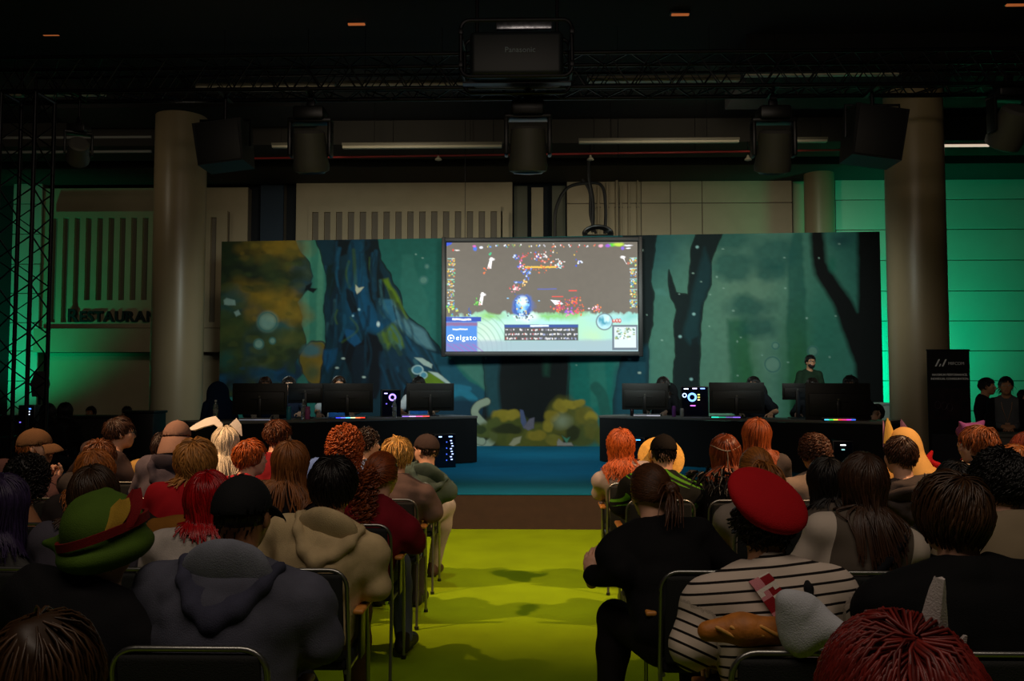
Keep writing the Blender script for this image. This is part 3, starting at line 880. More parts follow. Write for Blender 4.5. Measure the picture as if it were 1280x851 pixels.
def build_hair(p, B, root, rng):
    hr = p.get('hair')
    if not hr: return
    st = hr['st']; col = hr['col']; hr = dict(hr)
    m = hairmat(col, hr.get('rough', 0.42))
    if p.get('cap') and 'under' not in hr: hr['under'] = 0.12; hr['th'] = 0.006
    s = B.s
    h = lambda x, y, z: B.HC + B.Rh @ v3(x, y, z) * s
    th = hr.get('th', 0.016)
    # soft under-layer that closes the gaps between the strands
    base = [ell(h(0, -0.014, 0.024), (v3(0.077, 0.097, 0.098) + th * 0.5) * s, B.Rh, 0.02)]
    line_pt = h(0, hr.get('fringe', 0.052), 0.045)
    cuts_in = lambda X, Y, Z: np.minimum((X - line_pt[0]) * B.Rh[0, 1] + (Y - line_pt[1]) * B.Rh[1, 1] + (Z - line_pt[2]) * B.Rh[2, 1],
                                         -((X - line_pt[0]) * B.Rh[0, 2] + (Y - line_pt[1]) * B.Rh[1, 2] + (Z - line_pt[2]) * B.Rh[2, 2]))
    nape = h(0, 0, hr.get('nape', -0.055))
    cuts = [(nape, -nrm(B.Rh @ v3(0, 0.35, 1)))]
    long_ = st in ('long', 'curly', 'wavy')
    L = hr.get('L', 0.05)
    if long_:
        base.append(ell(h(0, -0.045, -0.05), (0.072 * s * hr.get('vol', 1), 0.055 * s, 0.095 * s), B.Rh, 0.04))
        cuts = []
    und = hr.get('under')
    if und is not None: cuts.append((h(0, 0, 0.022 + 0.098 * und), B.Rh @ v3(0, 0.1, 1)))
    ear = [ell(h(q * 0.085, 0.012, -0.03), (0.022 * s, 0.022 * s, 0.034 * s), B.Rh, 0.008) for q in (-1, 1)] if st in ('short', 'tied') else []
    xs = [p_ for p_ in base]
    lo = np.min([bounds(q)[0] for q in xs], 0) - 0.03; hi = np.max([bounds(q)[1] for q in xs], 0) + 0.03
    g = [axis(lo[a], hi[a], 0.009) for a in range(3)]
    F = field(xs, *g, sub=ear)
    X, Y, Z = g[0][:, None, None], g[1][None, :, None], g[2][None, None, :]
    F = F + 0.005 * noise_sum(rng, f=(40, 110))(X, Y, Z)
    F = np.maximum(F, cuts_in(X, Y, Z))
    for pt, n in cuts: F = np.maximum(F, (X - pt[0]) * n[0] + (Y - pt[1]) * n[1] + (Z - pt[2]) * n[2])
    V, Q = snets(F, *g)
    tone = np.full(len(V), 0.55)
    Vs, Qs, Ts = [V], [Q], [tone]
    off = len(V)
    def add(paths, r0, r1, seg=5, dark=None):
        nonlocal off
        k = paths.shape[1]
        t = np.linspace(0, 1, k)
        rad = (r0 + (r1 - r0) * t ** 1.5)[None, :] * rng.uniform(0.75, 1.2, (len(paths), 1))
        v, q = strands_mesh(paths, rad, seg)
        tn = np.repeat(rng.uniform(0.55, 1.35, len(paths)), k * seg)
        Vs.append(v); Qs.append(q + off); Ts.append(tn); off += len(v)
    far = p.get('r', 'Z') not in 'DEF'
    near = p.get('r') == 'F'
    N = hr.get('n', 720 if far else (2600 if near else 1500))
    rr0 = hr.get('r', 0.0058 if far else (0.0030 if near else 0.0040))
    rts, nor, u = scalp(N, B, rng, hr.get('line', 0.3), hr.get('nape_u', -0.62))
    if und is not None:
        m_ = u[:, 2] < und; rts, nor, u = rts[m_], nor[m_], u[m_]
    crown = B.Rh @ nrm(v3(0.1, -0.35, 0.93))
    tang = nor - crown * 1.0
    tang = tang - nor * (tang * nor).sum(1, keepdims=True); tang /= np.linalg.norm(tang, axis=1, keepdims=True) + 1e-6
    av = getattr(B, 'cloth', None)
    if st == 'short':
        Ls = L * rng.uniform(0.7, 1.3, len(rts)) * np.where(u[:, 2] > 0.25, 1.25, np.where(u[:, 2] < -0.15, 0.55, 0.85))
        D = nor * hr.get('lift', 0.22) + tang * 0.9 + 0.5 * hr.get('mess', 0.25) * np.sin(rts @ (rng.normal(size=(3, 3)) * 45) + rng.uniform(0, 6, 3)) + rng.normal(size=nor.shape) * hr.get('mess', 0.25) * 0.5
        D /= np.linalg.norm(D, axis=1, keepdims=True)
        add(grow(rts + nor * th * 0.5, D, Ls, 7 if not hr.get('curl') else 12, 0.10, B, rng.uniform(0.0, 0.010 + 0.03 * hr.get('mess', 0.25), len(rts)), rng, curl=hr.get('curl', 0), cf=hr.get('cf', 3), thick=th * 0.8, hug_z=-9), rr0, 0.0018)
    elif st in ('long', 'wavy', 'curly'):
        k = int(max(9, L / 0.035)) if not hr.get('curl') else int(L / 0.010)
        down = np.clip(1 - u[:, 2], 0, 2) * 0.05
        Ls = (L - down) * rng.uniform(0.82, 1.08, len(rts))
        part = np.sign(u[:, 0] + 0.12)[:, None] * (B.Rh @ v3(1, 0, 0))[None, :] * np.clip(u[:, 2:3], 0, 1)
        D = tang * 0.9 + part * 0.5 + nor * 0.1 + rng.normal(size=nor.shape) * 0.05
        D /= np.linalg.norm(D, axis=1, keepdims=True)
        gpath = grow(rts + nor * th * 0.6, D, Ls, k, hr.get('g', 0.34), B, rng.uniform(0, hr.get('lay', 0.010), len(rts)), rng, curl=hr.get('curl', 0), cf=hr.get('cf', 2.6), wave=hr.get('wave', 0), thick=th, avoid=av, gather=0.0 if hr.get('curl') else hr.get('gather', 0.088))
        add(gpath, rr0 * (1.15 if not hr.get('curl') else 1.0), hr.get('r1', 0.0035 if st == 'long' else 0.002), 4 if hr.get('curl') else 5)
    elif st == 'tied':
        tie = h(*hr.get('tie', (0, -0.115, 0.02)))
        k = 7
        t = np.linspace(0, 1, k)[None, :, None]
        P0 = rts + nor * th * 0.6
        line = P0[:, None, :] * (1 - t) + tie * t
        c0 = h(0, -0.012, 0.022)
        dd = line - c0
        ll = dd @ B.Rh
        rr = np.sqrt((ll / (v3(0.077, 0.097, 0.098) + th) / s) ** 2 @ np.ones(3))[:, :, None]
        line = np.where(rr < 1, c0 + dd / np.maximum(rr, 0.2), line)
        add(line, rr0 * 1.1, 0.003)
        M = 90
        dt = nrm(B.Rh @ v3(0, -1, 0.15))
        rt = tie + rng.normal(size=(M, 3)) * 0.012
        Dt = dt * 0.9 + rng.normal(size=(M, 3)) * 0.35
        if hr.get('bun'):
            a = rng.uniform(0, 6.28, M); b = rng.normal(size=(M, 3)); b /= np.linalg.norm(b, axis=1, keepdims=True)
            c = np.cross(b, rng.normal(size=(M, 3))); c /= np.linalg.norm(c, axis=1, keepdims=True)
            tt = np.linspace(0, 5, 12)[None, :, None]
            add(tie + dt * 0.03 + 0.034 * (np.cos(tt) * b[:, None] + np.sin(tt) * c[:, None]), 0.008, 0.004)
            rt, Dt = rt[:22], Dt[:22]
        Dt /= np.linalg.norm(Dt, axis=1, keepdims=True)
        kk = int(L / 0.010) if hr.get('curl') else max(10, int(L / 0.03))
        add(grow(rt, Dt, L * rng.uniform(0.7, 1.1, len(rt)), kk, 0.2, B, None, rng, curl=hr.get('curl', 0), cf=hr.get('cf', 2.4), wave=hr.get('wave', 0), thick=th, avoid=av), 0.0062, 0.002)
    V = np.vstack(Vs); Q = np.vstack(Qs); T = np.concatenate(Ts)
    mesh_np('hair', V, Q, m, root, tone=T)
    if p.get('face'):
        for q in (-1, 1):
            solid('eyebrow', [cone(h(q * 0.018, 0.0885, 0.026), h(q * 0.046, 0.079, 0.030), 0.0042 * s, 0.003 * s, 0.003)], m if False else mat('brow_' + col.strip('#'), col, 0.8), root, 0.004)

def build_beard(B, root, col, rng):
    h = lambda x, y, z: B.HC + B.Rh @ v3(x, y, z) * B.s
    solid('beard', [ell(h(0, 0.045, -0.06), v3(0.063, 0.058, 0.062) * B.s, B.Rh, 0.02)], mat('beard_' + col.strip('#'), col, 0.8), root, 0.007,
          sub=[ell(h(0, 0.075, -0.035), v3(0.036, 0.06, 0.030) * B.s, B.Rh, 0.01), ell(h(0, 0.0, 0.02), v3(0.09, 0.07, 0.06) * B.s, B.Rh, 0.01)],
          cuts=[(h(0, 0, -0.01), B.Rh @ v3(0, 0, 1)), (h(0, -0.005, 0), B.Rh @ v3(0, -1, 0))])

def back_pt(B, x, z, off=0.004):
    """point on the back of the clothing at torso-frame x (right) and z (up from the neck base)"""
    ys = np.linspace(-0.32, 0.05, 75)
    P = B.NB + np.stack([np.full(75, x), ys, np.full(75, z)], 1) @ B.T.T
    d = pts_sd(B.cloth, P)
    k = int(np.argmax(d < off)) if (d < off).any() else 74
    return P[k]

# ------------------------------------------------------------------ hats
def build_cap(B, root, col, back=False, rng=None, brim=True, m=None):
    s = B.s; Rb = B.Rh @ (rotm(180, 0, 0) if back else np.eye(3))
    h = lambda x, y, z: B.HC + Rb @ v3(x, y, z) * s
    cy = 0.012 if back else -0.012
    cc = h(0, cy, 0.03)
    m = m or cloth(col, 0.08)
    n = nrm(Rb @ v3(0, -0.10, 1))
    c = solid('cap', [ell(cc, v3(0.094, 0.112, 0.108) * s, B.Rh, 0.02)], m, root, 0.009, sub=[ell(cc - n * 0.02, v3(0.086, 0.104, 0.098) * s, B.Rh, 0.01)], cuts=[(h(0, 0, 0.025), -n)])
    if brim:
        pts = []
        b = MB()
        nA, nB = 14, 6
        grid = []
        for i in range(nA + 1):
            a = R((-72 + 144 * i / nA) if back else (-54 + 108 * i / nA)); row = []
            for j in range(nB + 1):
                t = j / nB
                r = 0.096 + (0.075 * math.cos(a * 0.9) ** 1.2) * t
                x, y = math.sin(a) * r, cy + math.cos(a) * (r + 0.012)
                row.append(h(x, y, 0.028 - (0.045 * t * t + (0.055 * t if back else 0.0)) - 0.9 * x * x + 0.002))
            grid.append(row)
        top = [[b.bm.verts.new(q + n * 0.004) for q in row] for row in grid]; bot = [[b.bm.verts.new(q - n * 0.002) for q in row] for row in grid]
        for i in range(nA):
            for j in range(nB):
                b.bm.faces.new((top[i][j], top[i + 1][j], top[i + 1][j + 1], top[i][j + 1])); b.bm.faces.new((bot[i][j], bot[i][j + 1], bot[i + 1][j + 1], bot[i + 1][j]))
        for i in range(nA):
            b.bm.faces.new((top[i][nB], top[i + 1][nB], bot[i + 1][nB], bot[i][nB])); b.bm.faces.new((top[i][0], bot[i][0], bot[i + 1][0], top[i + 1][0]))
        for j in range(nB):
            b.bm.faces.new((top[0][j], top[0][j + 1], bot[0][j + 1], bot[0][j])); b.bm.faces.new((top[nA][j], bot[nA][j], bot[nA][j + 1], top[nA][j + 1]))
        b.done('cap_brim', m, root)
    bt = MB(); bt.lathe([(0.001, 0.006), (0.008, 0.004), (0.010, -0.002)][::-1], seg=10)
    o = bt.done('cap_button', m, root); o.location = cc + n * 0.107 * s
    return c

def person(p, loc, rz=0.0, lod=1.0):
    """loc = world point on the floor under the hips"""
    rng = np.random.default_rng(p.get('seed', abs(hash(p['label'])) % 1000 if False else sum(map(ord, p['label']))))
    root = empty('person', loc, rz, p['label'], 'person', p.get('group', None))
    B = skeleton(p)
    build_body(p, B, root, h=0.015 * lod, hands=p.get('hands', True))
    if p.get('top'): build_top(p, B, root, rng)
    B.cloth = getattr(B, 'cloth', torso_prims(B))
    if p.get('legs', 1) is not None: build_trousers(p, B, root, rng)
    build_hair(p, B, root, rng)
    if p.get('beard'): build_beard(B, root, p['beard'], rng)
    if p.get('cap'): build_cap(B, root, **p['cap'])
    if p.get('extra'): p['extra'](p, B, root, rng)
    return root, B
# ================================================================== audience seats
ROW = {'A': 6.90, 'B': 5.90, 'C': 4.82, 'D': 3.65, 'E': 2.57, 'F': 1.42}     # y of the chair backs

def make_chair():
    t = empty('conference_chair')
    M_PAD = mat('chair_pad', '#080a09', 0.85, bump=0.5, bscale=220)
    MB().box((0, 0.01, 0.455), (0.43, 0.43, 0.055), 0.022, seg=3).done('seat', M_PAD, t)
    MB().box((0, 0, 0), (0.41, 0.035, 0.37), 0.016, rot=Euler((R(9), 0, 0)), seg=3).done('backrest', M_PAD, t, loc=(0, -0.235, 0.655))
    ty = lambda z: -0.205 - (z - 0.47) * math.tan(R(9))
    def arch(z0, z1, hw, r):
        pts = [(-hw, ty(z0), z0)]
        for a in np.linspace(180, 90, 7): pts.append((-hw + r + r * math.cos(R(a)), ty(z1 - r + r * math.sin(R(a))), z1 - r + r * math.sin(R(a))))
        for a in np.linspace(90, 0, 7): pts.append((hw - r + r * math.cos(R(a)), ty(z1 - r + r * math.sin(R(a))), z1 - r + r * math.sin(R(a))))
        pts.append((hw, ty(z0), z0)); return pts
    MB().tube(arch(0.42, 0.852, 0.222, 0.07), 0.0092, 10).done('back_frame', M_STEEL, t)
    for q in (-1, 1):
        MB().tube([(q * 0.222, ty(0.43), 0.43), (q * 0.222, -0.24, 0.02), (q * 0.222, -0.245, 0.006)], 0.0092, 10).cyl((q * 0.222, -0.245, 0), (q * 0.222, -0.245, 0.02), 0.015, mi=1).done('leg', [M_STEEL, M_PLASTIC], t)
        MB().tube([(q * 0.235, 0.10, 0.63), (q * 0.232, 0.17, 0.42), (q * 0.228, 0.215, 0.006)], 0.0092, 10).cyl((q * 0.228, 0.215, 0), (q * 0.228, 0.215, 0.02), 0.015, mi=1).done('leg', [M_STEEL, M_PLASTIC], t)
        MB().box((q * 0.247, -0.01, 0.653), (0.046, 0.27, 0.022), 0.009, seg=3).done('armrest', M_WOOD, t)
        MB().box((q * 0.240, -0.02, 0.54), (0.012, 0.10, 0.21), 0.004).done('arm_bracket', M_PLASTIC, t)
        MB().tube([(q * 0.21, -0.20, 0.425), (q * 0.21, 0.17, 0.425)], 0.010, 8).done('seat_rail', M_STEEL, t)
    return t
CHAIR0 = make_chair(); _chair_used = [False]
def chair(x, y, label, rz=0.0):
    if not _chair_used[0]: c = CHAIR0; _chair_used[0] = True
    else: c = copy_tree(CHAIR0)
    c.location = (x, y, 0.005); c.rotation_euler = (0, 0, rz)
    return tag(c, label, 'chair', 'conference chairs of the audience')

# ------------------------------------------------------------------ costume pieces
def sheet(name, pts_grid, th, m, root):
    """thin solid sheet from a grid of points (list of rows)"""
    b = MB(); G = [[Vector(q) for q in row] for row in pts_grid]
    na, nb = len(G), len(G[0])
    N = [[None] * nb for _ in range(na)]
    for i in range(na):
        for j in range(nb):
            du = G[min(i + 1, na - 1)][j] - G[max(i - 1, 0)][j]; dv = G[i][min(j + 1, nb - 1)] - G[i][max(j - 1, 0)]
            n = du.cross(dv); N[i][j] = n.normalized() if n.length > 1e-9 else Vector((0, 0, 1))
    A = [[b.bm.verts.new(G[i][j] + N[i][j] * th / 2) for j in range(nb)] for i in range(na)]
    B_ = [[b.bm.verts.new(G[i][j] - N[i][j] * th / 2) for j in range(nb)] for i in range(na)]
    for i in range(na - 1):
        for j in range(nb - 1):
            b.bm.faces.new((A[i][j], A[i + 1][j], A[i + 1][j + 1], A[i][j + 1])); b.bm.faces.new((B_[i][j], B_[i][j + 1], B_[i + 1][j + 1], B_[i + 1][j]))
    for i in range(na - 1):
        b.bm.faces.new((A[i][0], B_[i][0], B_[i + 1][0], A[i + 1][0])); b.bm.faces.new((A[i][-1], A[i + 1][-1], B_[i + 1][-1], B_[i][-1]))
    for j in range(nb - 1):
        b.bm.faces.new((A[0][j], A[0][j + 1], B_[0][j + 1], B_[0][j])); b.bm.faces.new((A[-1][j], B_[-1][j], B_[-1][j + 1], A[-1][j + 1]))
    return b.done(name, m, root)

def hp(B, x, y, z): return B.HC + B.Rh @ v3(x, y, z) * B.s
def tp_(B, x, y, z): return B.NB + B.T @ v3(x, y, z)

def x_beret(p, B, root, rng):
    nz = nrm(v3(0.34, -0.66, 0.66)); nx = nrm(np.cross(v3(0, 1, 0.3), nz)); Rb = B.Rh @ np.stack([nx, np.cross(nz, nx), nz], 1)
    c = hp(B, 0.004, -0.060, 0.060)
    solid('beret', [ell(c, v3(0.137, 0.128, 0.042), Rb, 0.02), ell(c - Rb @ v3(0, -0.01, 0.03), v3(0.095, 0.10, 0.035), Rb, 0.03)], cloth('#a50a14', 0.06), root, 0.008, wr=0.004, rng=rng, wf=(10, 28))
    # curls at the nape
    # strap, gingham sash
    path = [tp_(B, -0.065, -0.03, 0.050)] + [back_pt(B, x, z, 0.014) for x, z in ((-0.045, 0.0), (-0.022, -0.05), (0.005, -0.11), (0.035, -0.18), (0.062, -0.25), (0.085, -0.32))]
    P = [Vector(q) for q in path]
    rows = []
    dense = []
    for a, b in zip(P, P[1:]):
        for t in np.linspace(0, 1, 6)[:-1]: dense.append(a.lerp(b, t))
    dense.append(P[-1])
    for i, q in enumerate(dense):
        T = (dense[min(i + 1, len(dense) - 1)] - dense[max(i - 1, 0)]).normalized()
        n = Vector(B.T @ v3(0, -1, 0)); s_ = T.cross(n).normalized()
        rows.append([q + s_ * d for d in (-0.033, -0.0165, 0, 0.0165, 0.033)])
    M1, M2, M3 = cloth('#c9bfb4', 0.05), cloth('#7d1018', 0.05), cloth('#b8747a', 0.05)
    o = sheet('gingham_sash', rows, 0.006, [M1, M2, M3], root)
    nb = 5
    for f in o.data.polygons:
        c_ = np.array(f.center)
        i = min(range(len(dense)), key=lambda k: (dense[k] - f.center).length)
        T = (dense[min(i + 1, len(dense) - 1)] - dense[max(i - 1, 0)]).normalized(); s_ = T.cross(Vector(B.T @ v3(0, -1, 0))).normalized()
        u = (f.center - dense[i]).dot(s_)
        f.material_index = (1 if (i // 2) % 2 == 0 else 0) if u < 0 else (2 if (i // 2) % 2 == 0 else (1 if (i // 2) % 4 == 1 else 0))
    solid('shoulder_strap', [cone(tp_(B, 0.095, -0.03, 0.02), back_pt(B, .088, -.03, .008), 0.013, 0.013, 0.01), cone(back_pt(B, .088, -.03, .008), back_pt(B, .075, -.11, .008), 0.013, 0.013, 0.01)], cloth('#111114'), root, 0.006)

def x_strap_vest(p, B, root, rng):
    # dark crossbody strap over a knitted vest and a white collar
    pts = [tp_(B, 0.12, -0.03, 0.035)] + [back_pt(B, x, z, 0.012) for x, z in ((0.10, -0.02), (0.05, -0.10), (0.0, -0.18), (-0.06, -0.26), (-0.12, -0.34))]
    solid('bag_strap', [cone(a, b, 0.019, 0.019, 0.01) for a, b in zip(pts, pts[1:])], cloth('#0c0c10'), root, 0.008)
    ring = [tp_(B, 0.072 * math.cos(a), 0.0 + 0.070 * math.sin(a), 0.045) for a in np.linspace(0, 2 * math.pi, 13)]
    solid('collar', [cone(a, b, 0.02, 0.02, 0.02) for a, b in zip(ring, ring[1:])], cloth('#b9aea2'), root, 0.009)

def x_bunny(p, B, root, rng):
    M = cloth('#efe6da', 0.04)
    for side in (-1, 1):
        if side < 0: pts = [(-0.03, -0.01, 0.12), (-0.09, -0.01, 0.175), (-0.17, -0.01, 0.155), (-0.25, 0.0, 0.12), (-0.31, 0.0, 0.10)]
        else: pts = [(0.02, -0.01, 0.12), (0.06, -0.01, 0.165), (0.10, -0.01, 0.12), (0.125, 0.0, 0.05)]
        rows = []
        n = len(pts); P = [Vector(hp(B, *q)) for q in pts]
        for i, q in enumerate(P):
            t = i / (n - 1); wd = 0.036 * (math.sin(math.pi * min(1, 0.18 + 0.82 * t)) ** 0.7) + 0.004
            rows.append([q + Vector(B.Rh @ (v3(0.15, d * wd * 0.45, d * wd * 0.85) if side < 0 else v3(d * wd * .5, d * wd * 0.5, d * wd * 0.6)) * 1.0) - Vector(B.Rh @ v3(0.15 if side < 0 else 0, 0, 0)) for d in (-1, -0.5, 0, 0.5, 1)])
        sheet('bunny_ear', rows, 0.014, M, root)

def x_headband(p, B, root, rng):
    ring = []
    for a in np.linspace(0, 2 * math.pi, 33)[:-1]:
        ring.append(hp(B, 0.098 * math.cos(a), -0.014 + 0.119 * math.sin(a), 0.055 - 0.03 * max(0, -math.sin(a)) ** 3))
    MB().tube(ring, 0.0035, 6, closed=True).tube([hp(B, 0, -0.134, 0.026), hp(B, 0.004, -0.137, -0.03), hp(B, 0.0, -0.137, -0.09)], 0.003, 6).done('headband', mat('silver_chain', '#d8cdbd', 0.3, metal=0.7), root)

def x_straw(p, B, root, rng):
    c = Vector(hp(B, 0, -0.02, 0.03)); b = MB()
    b.lathe([(0.001, 0.115), (0.06, 0.112), (0.088, 0.09), (0.098, 0.02), (0.105, 0.004), (0.185, -0.012), (0.188, -0.018), (0.10, -0.008), (0.094, 0.01)], seg=40)
    o = b.done('straw_hat', mat('straw', '#d9a23e', 0.7, bump=0.9, bscale=160, var=0.12, vscale=40), root)
    o.matrix_local = Matrix.Translation(c) @ Matrix((B.Rh @ rotm(0, 62, 0)).tolist()).to_4x4()
    b2 = MB(); b2.lathe([(0.1, 0.004), (0.103, 0.004), (0.100, 0.034), (0.0975, 0.034)], seg=40)
    o2 = b2.done('hat_band', cloth('#a02a18'), root); o2.matrix_local = o.matrix_local

def x_green_hat(p, B, root, rng):
    M = cloth('#425c16', 0.15); Rb = B.Rh @ rotm(0, 6, -10)
    f = lambda x, y, z: hp(B, 0, -0.02, 0.0) + Rb @ v3(x, y, z)
    solid('felt_hat', [ell(f(0, 0, 0.06), v3(0.118, 0.135, 0.105), Rb, 0.04), cone(f(-0.02, 0.02, 0.10), f(-0.01, 0.09, 0.145), 0.065, 0.02, 0.05),
                       ell(f(0, -0.01, -0.015), v3(0.142, 0.155, 0.062), Rb, 0.03), cone(f(-0.12, 0, 0.02), f(-0.19, 0.01, 0.035), 0.03, 0.012, 0.04)], M, root, 0.009,
          sub=[ell(f(0, 0.02, -0.10), v3(0.10, 0.12, 0.10), Rb, 0.02)], wr=0.006, rng=rng, wf=(14, 34))
    ring = [f(0.131 * math.cos(a), 0.150 * math.sin(a), 0.045 + 0.018 * math.cos(a)) for a in np.linspace(0, 2 * math.pi, 41)[:-1]]
    rows = [[Vector(q) + Vector(Rb @ v3(0, 0, d)) for d in (-0.013, 0, 0.013)] for q in ring + ring[:1]]
    sheet('hat_band', rows, 0.012, cloth('#6a1010'), root)
    fr = []
    for t in np.linspace(0, 1, 8):
        c = Vector(f(0.060 + 0.045 * t, -0.125 + 0.05 * t, 0.055 + 0.085 * t)); wd = 0.034 * math.sin(math.pi * (0.12 + 0.8 * t)) + 0.003
        fr.append([c + Vector(Rb @ v3(d * wd, 0.02 * abs(d), 0)) for d in (-1, -0.5, 0, 0.5, 1)])
    sheet('feather', fr, 0.008, cloth('#a8842a'), root)
    fr = []
    for t in np.linspace(0, 1, 8):
        c = Vector(f(0.105 + 0.03 * t, -0.095 + 0.05 * t, 0.055 + 0.105 * t)); wd = 0.028 * math.sin(math.pi * (0.12 + 0.8 * t)) + 0.003
        fr.append([c + Vector(Rb @ v3(d * wd, 0.02 * abs(d), 0)) for d in (-1, -0.5, 0, 0.5, 1)])
    sheet('feather', fr, 0.008, cloth('#7d1418'), root)

def x_horn_hood(p, B, root, rng):
    M = cloth('#d9a85e', 0.06)
    f = lambda x, y, z: hp(B, x, y, z)
    solid('hood', [ell(f(0.01, -0.03, 0.045), v3(0.115, 0.12, 0.115), B.Rh, 0.05), cone(f(0.03, -0.06, -0.05), f(0.09, -0.10, -0.24), 0.10, 0.13, 0.08)], M, root, 0.011,
          sub=[ell(f(0, 0.10, 0), v3(0.075, 0.09, 0.10), B.Rh, 0.02)], wr=0.006, rng=rng)
    for (x0, dx, m, hgt) in ((-0.095, -0.02, cloth('#c9a24c', 0.05), 0.20), (0.05, -0.06, cloth('#6a4a66', 0.05), 0.19)):
        rows = []
        for t in np.linspace(0, 1, 8):
            c = Vector(f(x0 + dx * t, -0.01, 0.03 + hgt * t)); wd = 0.05 * (1 - t) ** 0.8 + 0.002
            rows.append([c + Vector(B.Rh @ v3(d * wd, -0.03 * (1 - d * d) * (1 - t), 0)) for d in (-1, -0.5, 0, 0.5, 1)])
        sheet('ear', rows, 0.012, m, root)
    rows = []
    for t in np.linspace(0, 1, 7):
        c = Vector(f(-0.125 - 0.02 * t, 0.0, 0.0 + 0.21 * t)); wd = 0.022 * (1 - t) + 0.002
        rows.append([c + Vector(B.Rh @ v3(d * wd, 0.0, 0)) for d in (-1, 0, 1)])
    sheet('ear_lining', rows, 0.008, cloth('#b87f9c', 0.05), root)
    solid('red_bow', [cone(f(0.17, -0.04, -0.11), f(0.21, -0.05, -0.03), 0.035, 0.012, 0.02), cone(f(0.18, -0.04, -0.10), f(0.27, -0.05, -0.15), 0.02, 0.03, 0.02)], cloth('#a80f18'), root, 0.01)

def x_pointed_hat(p, B, root, rng):
    M = cloth('#8a4a86', 0.08)
    f = lambda x, y, z: hp(B, x, y, z)
    solid('pointed_hat', [ell(f(0, -0.01, 0.085), v3(0.112, 0.12, 0.075), B.Rh, 0.03), cone(f(-0.06, 0, 0.10), f(-0.135, 0.0, 0.165), 0.055, 0.012, 0.03), cone(f(0.06, 0, 0.10), f(0.17, 0.0, 0.165), 0.06, 0.010, 0.03), cone(f(-0.09, -0.05, 0.06), f(-0.155, -0.06, 0.05), 0.04, 0.015, 0.02)], M, root, 0.009, wr=0.004, rng=rng)

def x_wing(p, B, root, rng):
    rows = []
    for t in np.linspace(0, 1, 9):
        c = Vector(hp(B, 0.052 + 0.012 * t, 0.0, 0.075 + 0.165 * t)); wd = 0.032 * (1 - t) ** 0.7 + 0.002
        rows.append([c + Vector(B.Rh @ v3(d * wd + 0.01 * t, -0.02 * (1 - d * d), 0)) for d in (-1, -0.5, 0, 0.5, 1)])
    sheet('wing_ornament', rows, 0.010, cloth('#b4aaa6', 0.03), root)
    rows = []
    for t in np.linspace(0, 1, 6):
        c = Vector(hp(B, 0.085 + 0.03 * t, 0.0, 0.085 + 0.055 * t)); wd = 0.02 * (1 - t) + 0.002
        rows.append([c + Vector(B.Rh @ v3(d * wd, -0.01, 0)) for d in (-1, 0, 1)])
    sheet('wing_ornament', rows, 0.009, cloth('#b4aaa6', 0.03), root)

def x_straps(p, B, root, rng):
    for q in (-1, 1):
        pts = [tp_(B, q * 0.075, 0.01, 0.03), tp_(B, q * 0.085, -0.105, -0.06), tp_(B, q * 0.07, -0.13, -0.2)]
        solid('strap', [cone(a, b, 0.009, 0.009, 0.01) for a, b in zip(pts, pts[1:])], cloth('#0d0d10'), root, 0.006)

def x_glasses(p, B, root, rng):
    b = MB()
    for q in (-1, 1):
        b.tube([hp(B, q * 0.034 + 0.024 * math.cos(a), 0.106, 0.006 + 0.019 * math.sin(a)) for a in np.linspace(0, 2 * math.pi, 17)[:-1]], 0.0022, 6, closed=True)
        b.tube([hp(B, q * 0.058, 0.104, 0.01), hp(B, q * 0.082, 0.06, 0.012), hp(B, q * 0.085, -0.005, 0.008)], 0.002, 6)
    b.tube([hp(B, -0.01, 0.108, 0.009), hp(B, 0.01, 0.108, 0.009)], 0.002, 6)
    b.done('glasses', mat('glasses_frame', '#1c1a1a', 0.3), root)

def x_headset(p, B, root, rng):
    b = MB()
    b.tube([hp(B, 0.105 * math.cos(a), -0.005, 0.025 + 0.112 * math.sin(a)) for a in np.linspace(0, math.pi, 15)], 0.011, 8)
    for q in (-1, 1): b.cyl(hp(B, q * 0.085, -0.005, 0.0), hp(B, q * 0.118, -0.005, 0.0), 0.042, 0.036, 18)
    b.done('headset', M_PLASTIC, root)

def x_lanyard(p, B, root, rng):
    b = MB()
    b.tube([tp_(B, -0.07, 0.03, 0.03), tp_(B, -0.055, 0.14, -0.12), tp_(B, 0.0, 0.155, -0.30), tp_(B, 0.055, 0.14, -0.12), tp_(B, 0.07, 0.03, 0.03)], 0.005, 6)
    b.box(tp_(B, 0, 0.158, -0.36), (0.06, 0.006, 0.09), 0.002)
    b.done('lanyard', cloth('#b08a70'), root)

def both(*fs):
    def f(p, B, root, rng):
        for g in fs: g(p, B, root, rng)
    return f

def x_fur(p, B, root, rng):
    # shaggy black collar: short tufts over the shoulders
    n = 260
    th = rng.uniform(0, 2 * math.pi, n); ph = rng.uniform(-0.2, 1.2, n)
    P = np.stack([0.23 * np.cos(th) * np.cos(ph * 0.6), 0.13 * np.sin(th) * np.cos(ph * 0.6) - 0.01, 0.06 - 0.13 * ph + 0.02], 1)
    nr_ = P / np.linalg.norm(P, axis=1, keepdims=True)
    P = B.NB + P @ B.T.T; nr_ = nr_ @ B.T.T
    D = nr_ * 0.6 + v3(0, 0, -0.6) + rng.normal(size=P.shape) * 0.4; D /= np.linalg.norm(D, axis=1, keepdims=True)
    t = np.linspace(0, 1, 5)[None, :, None]
    paths = P[:, None] + D[:, None] * 0.06 * t + v3(0, 0, -0.02) * t * t
    v, q = strands_mesh(paths, np.linspace(0.012, 0.003, 5)[None, :])
    mesh_np('fur_collar', v, q, hairmat('#17130f'), root, tone=rng.uniform(0.7, 1.2, len(v)))

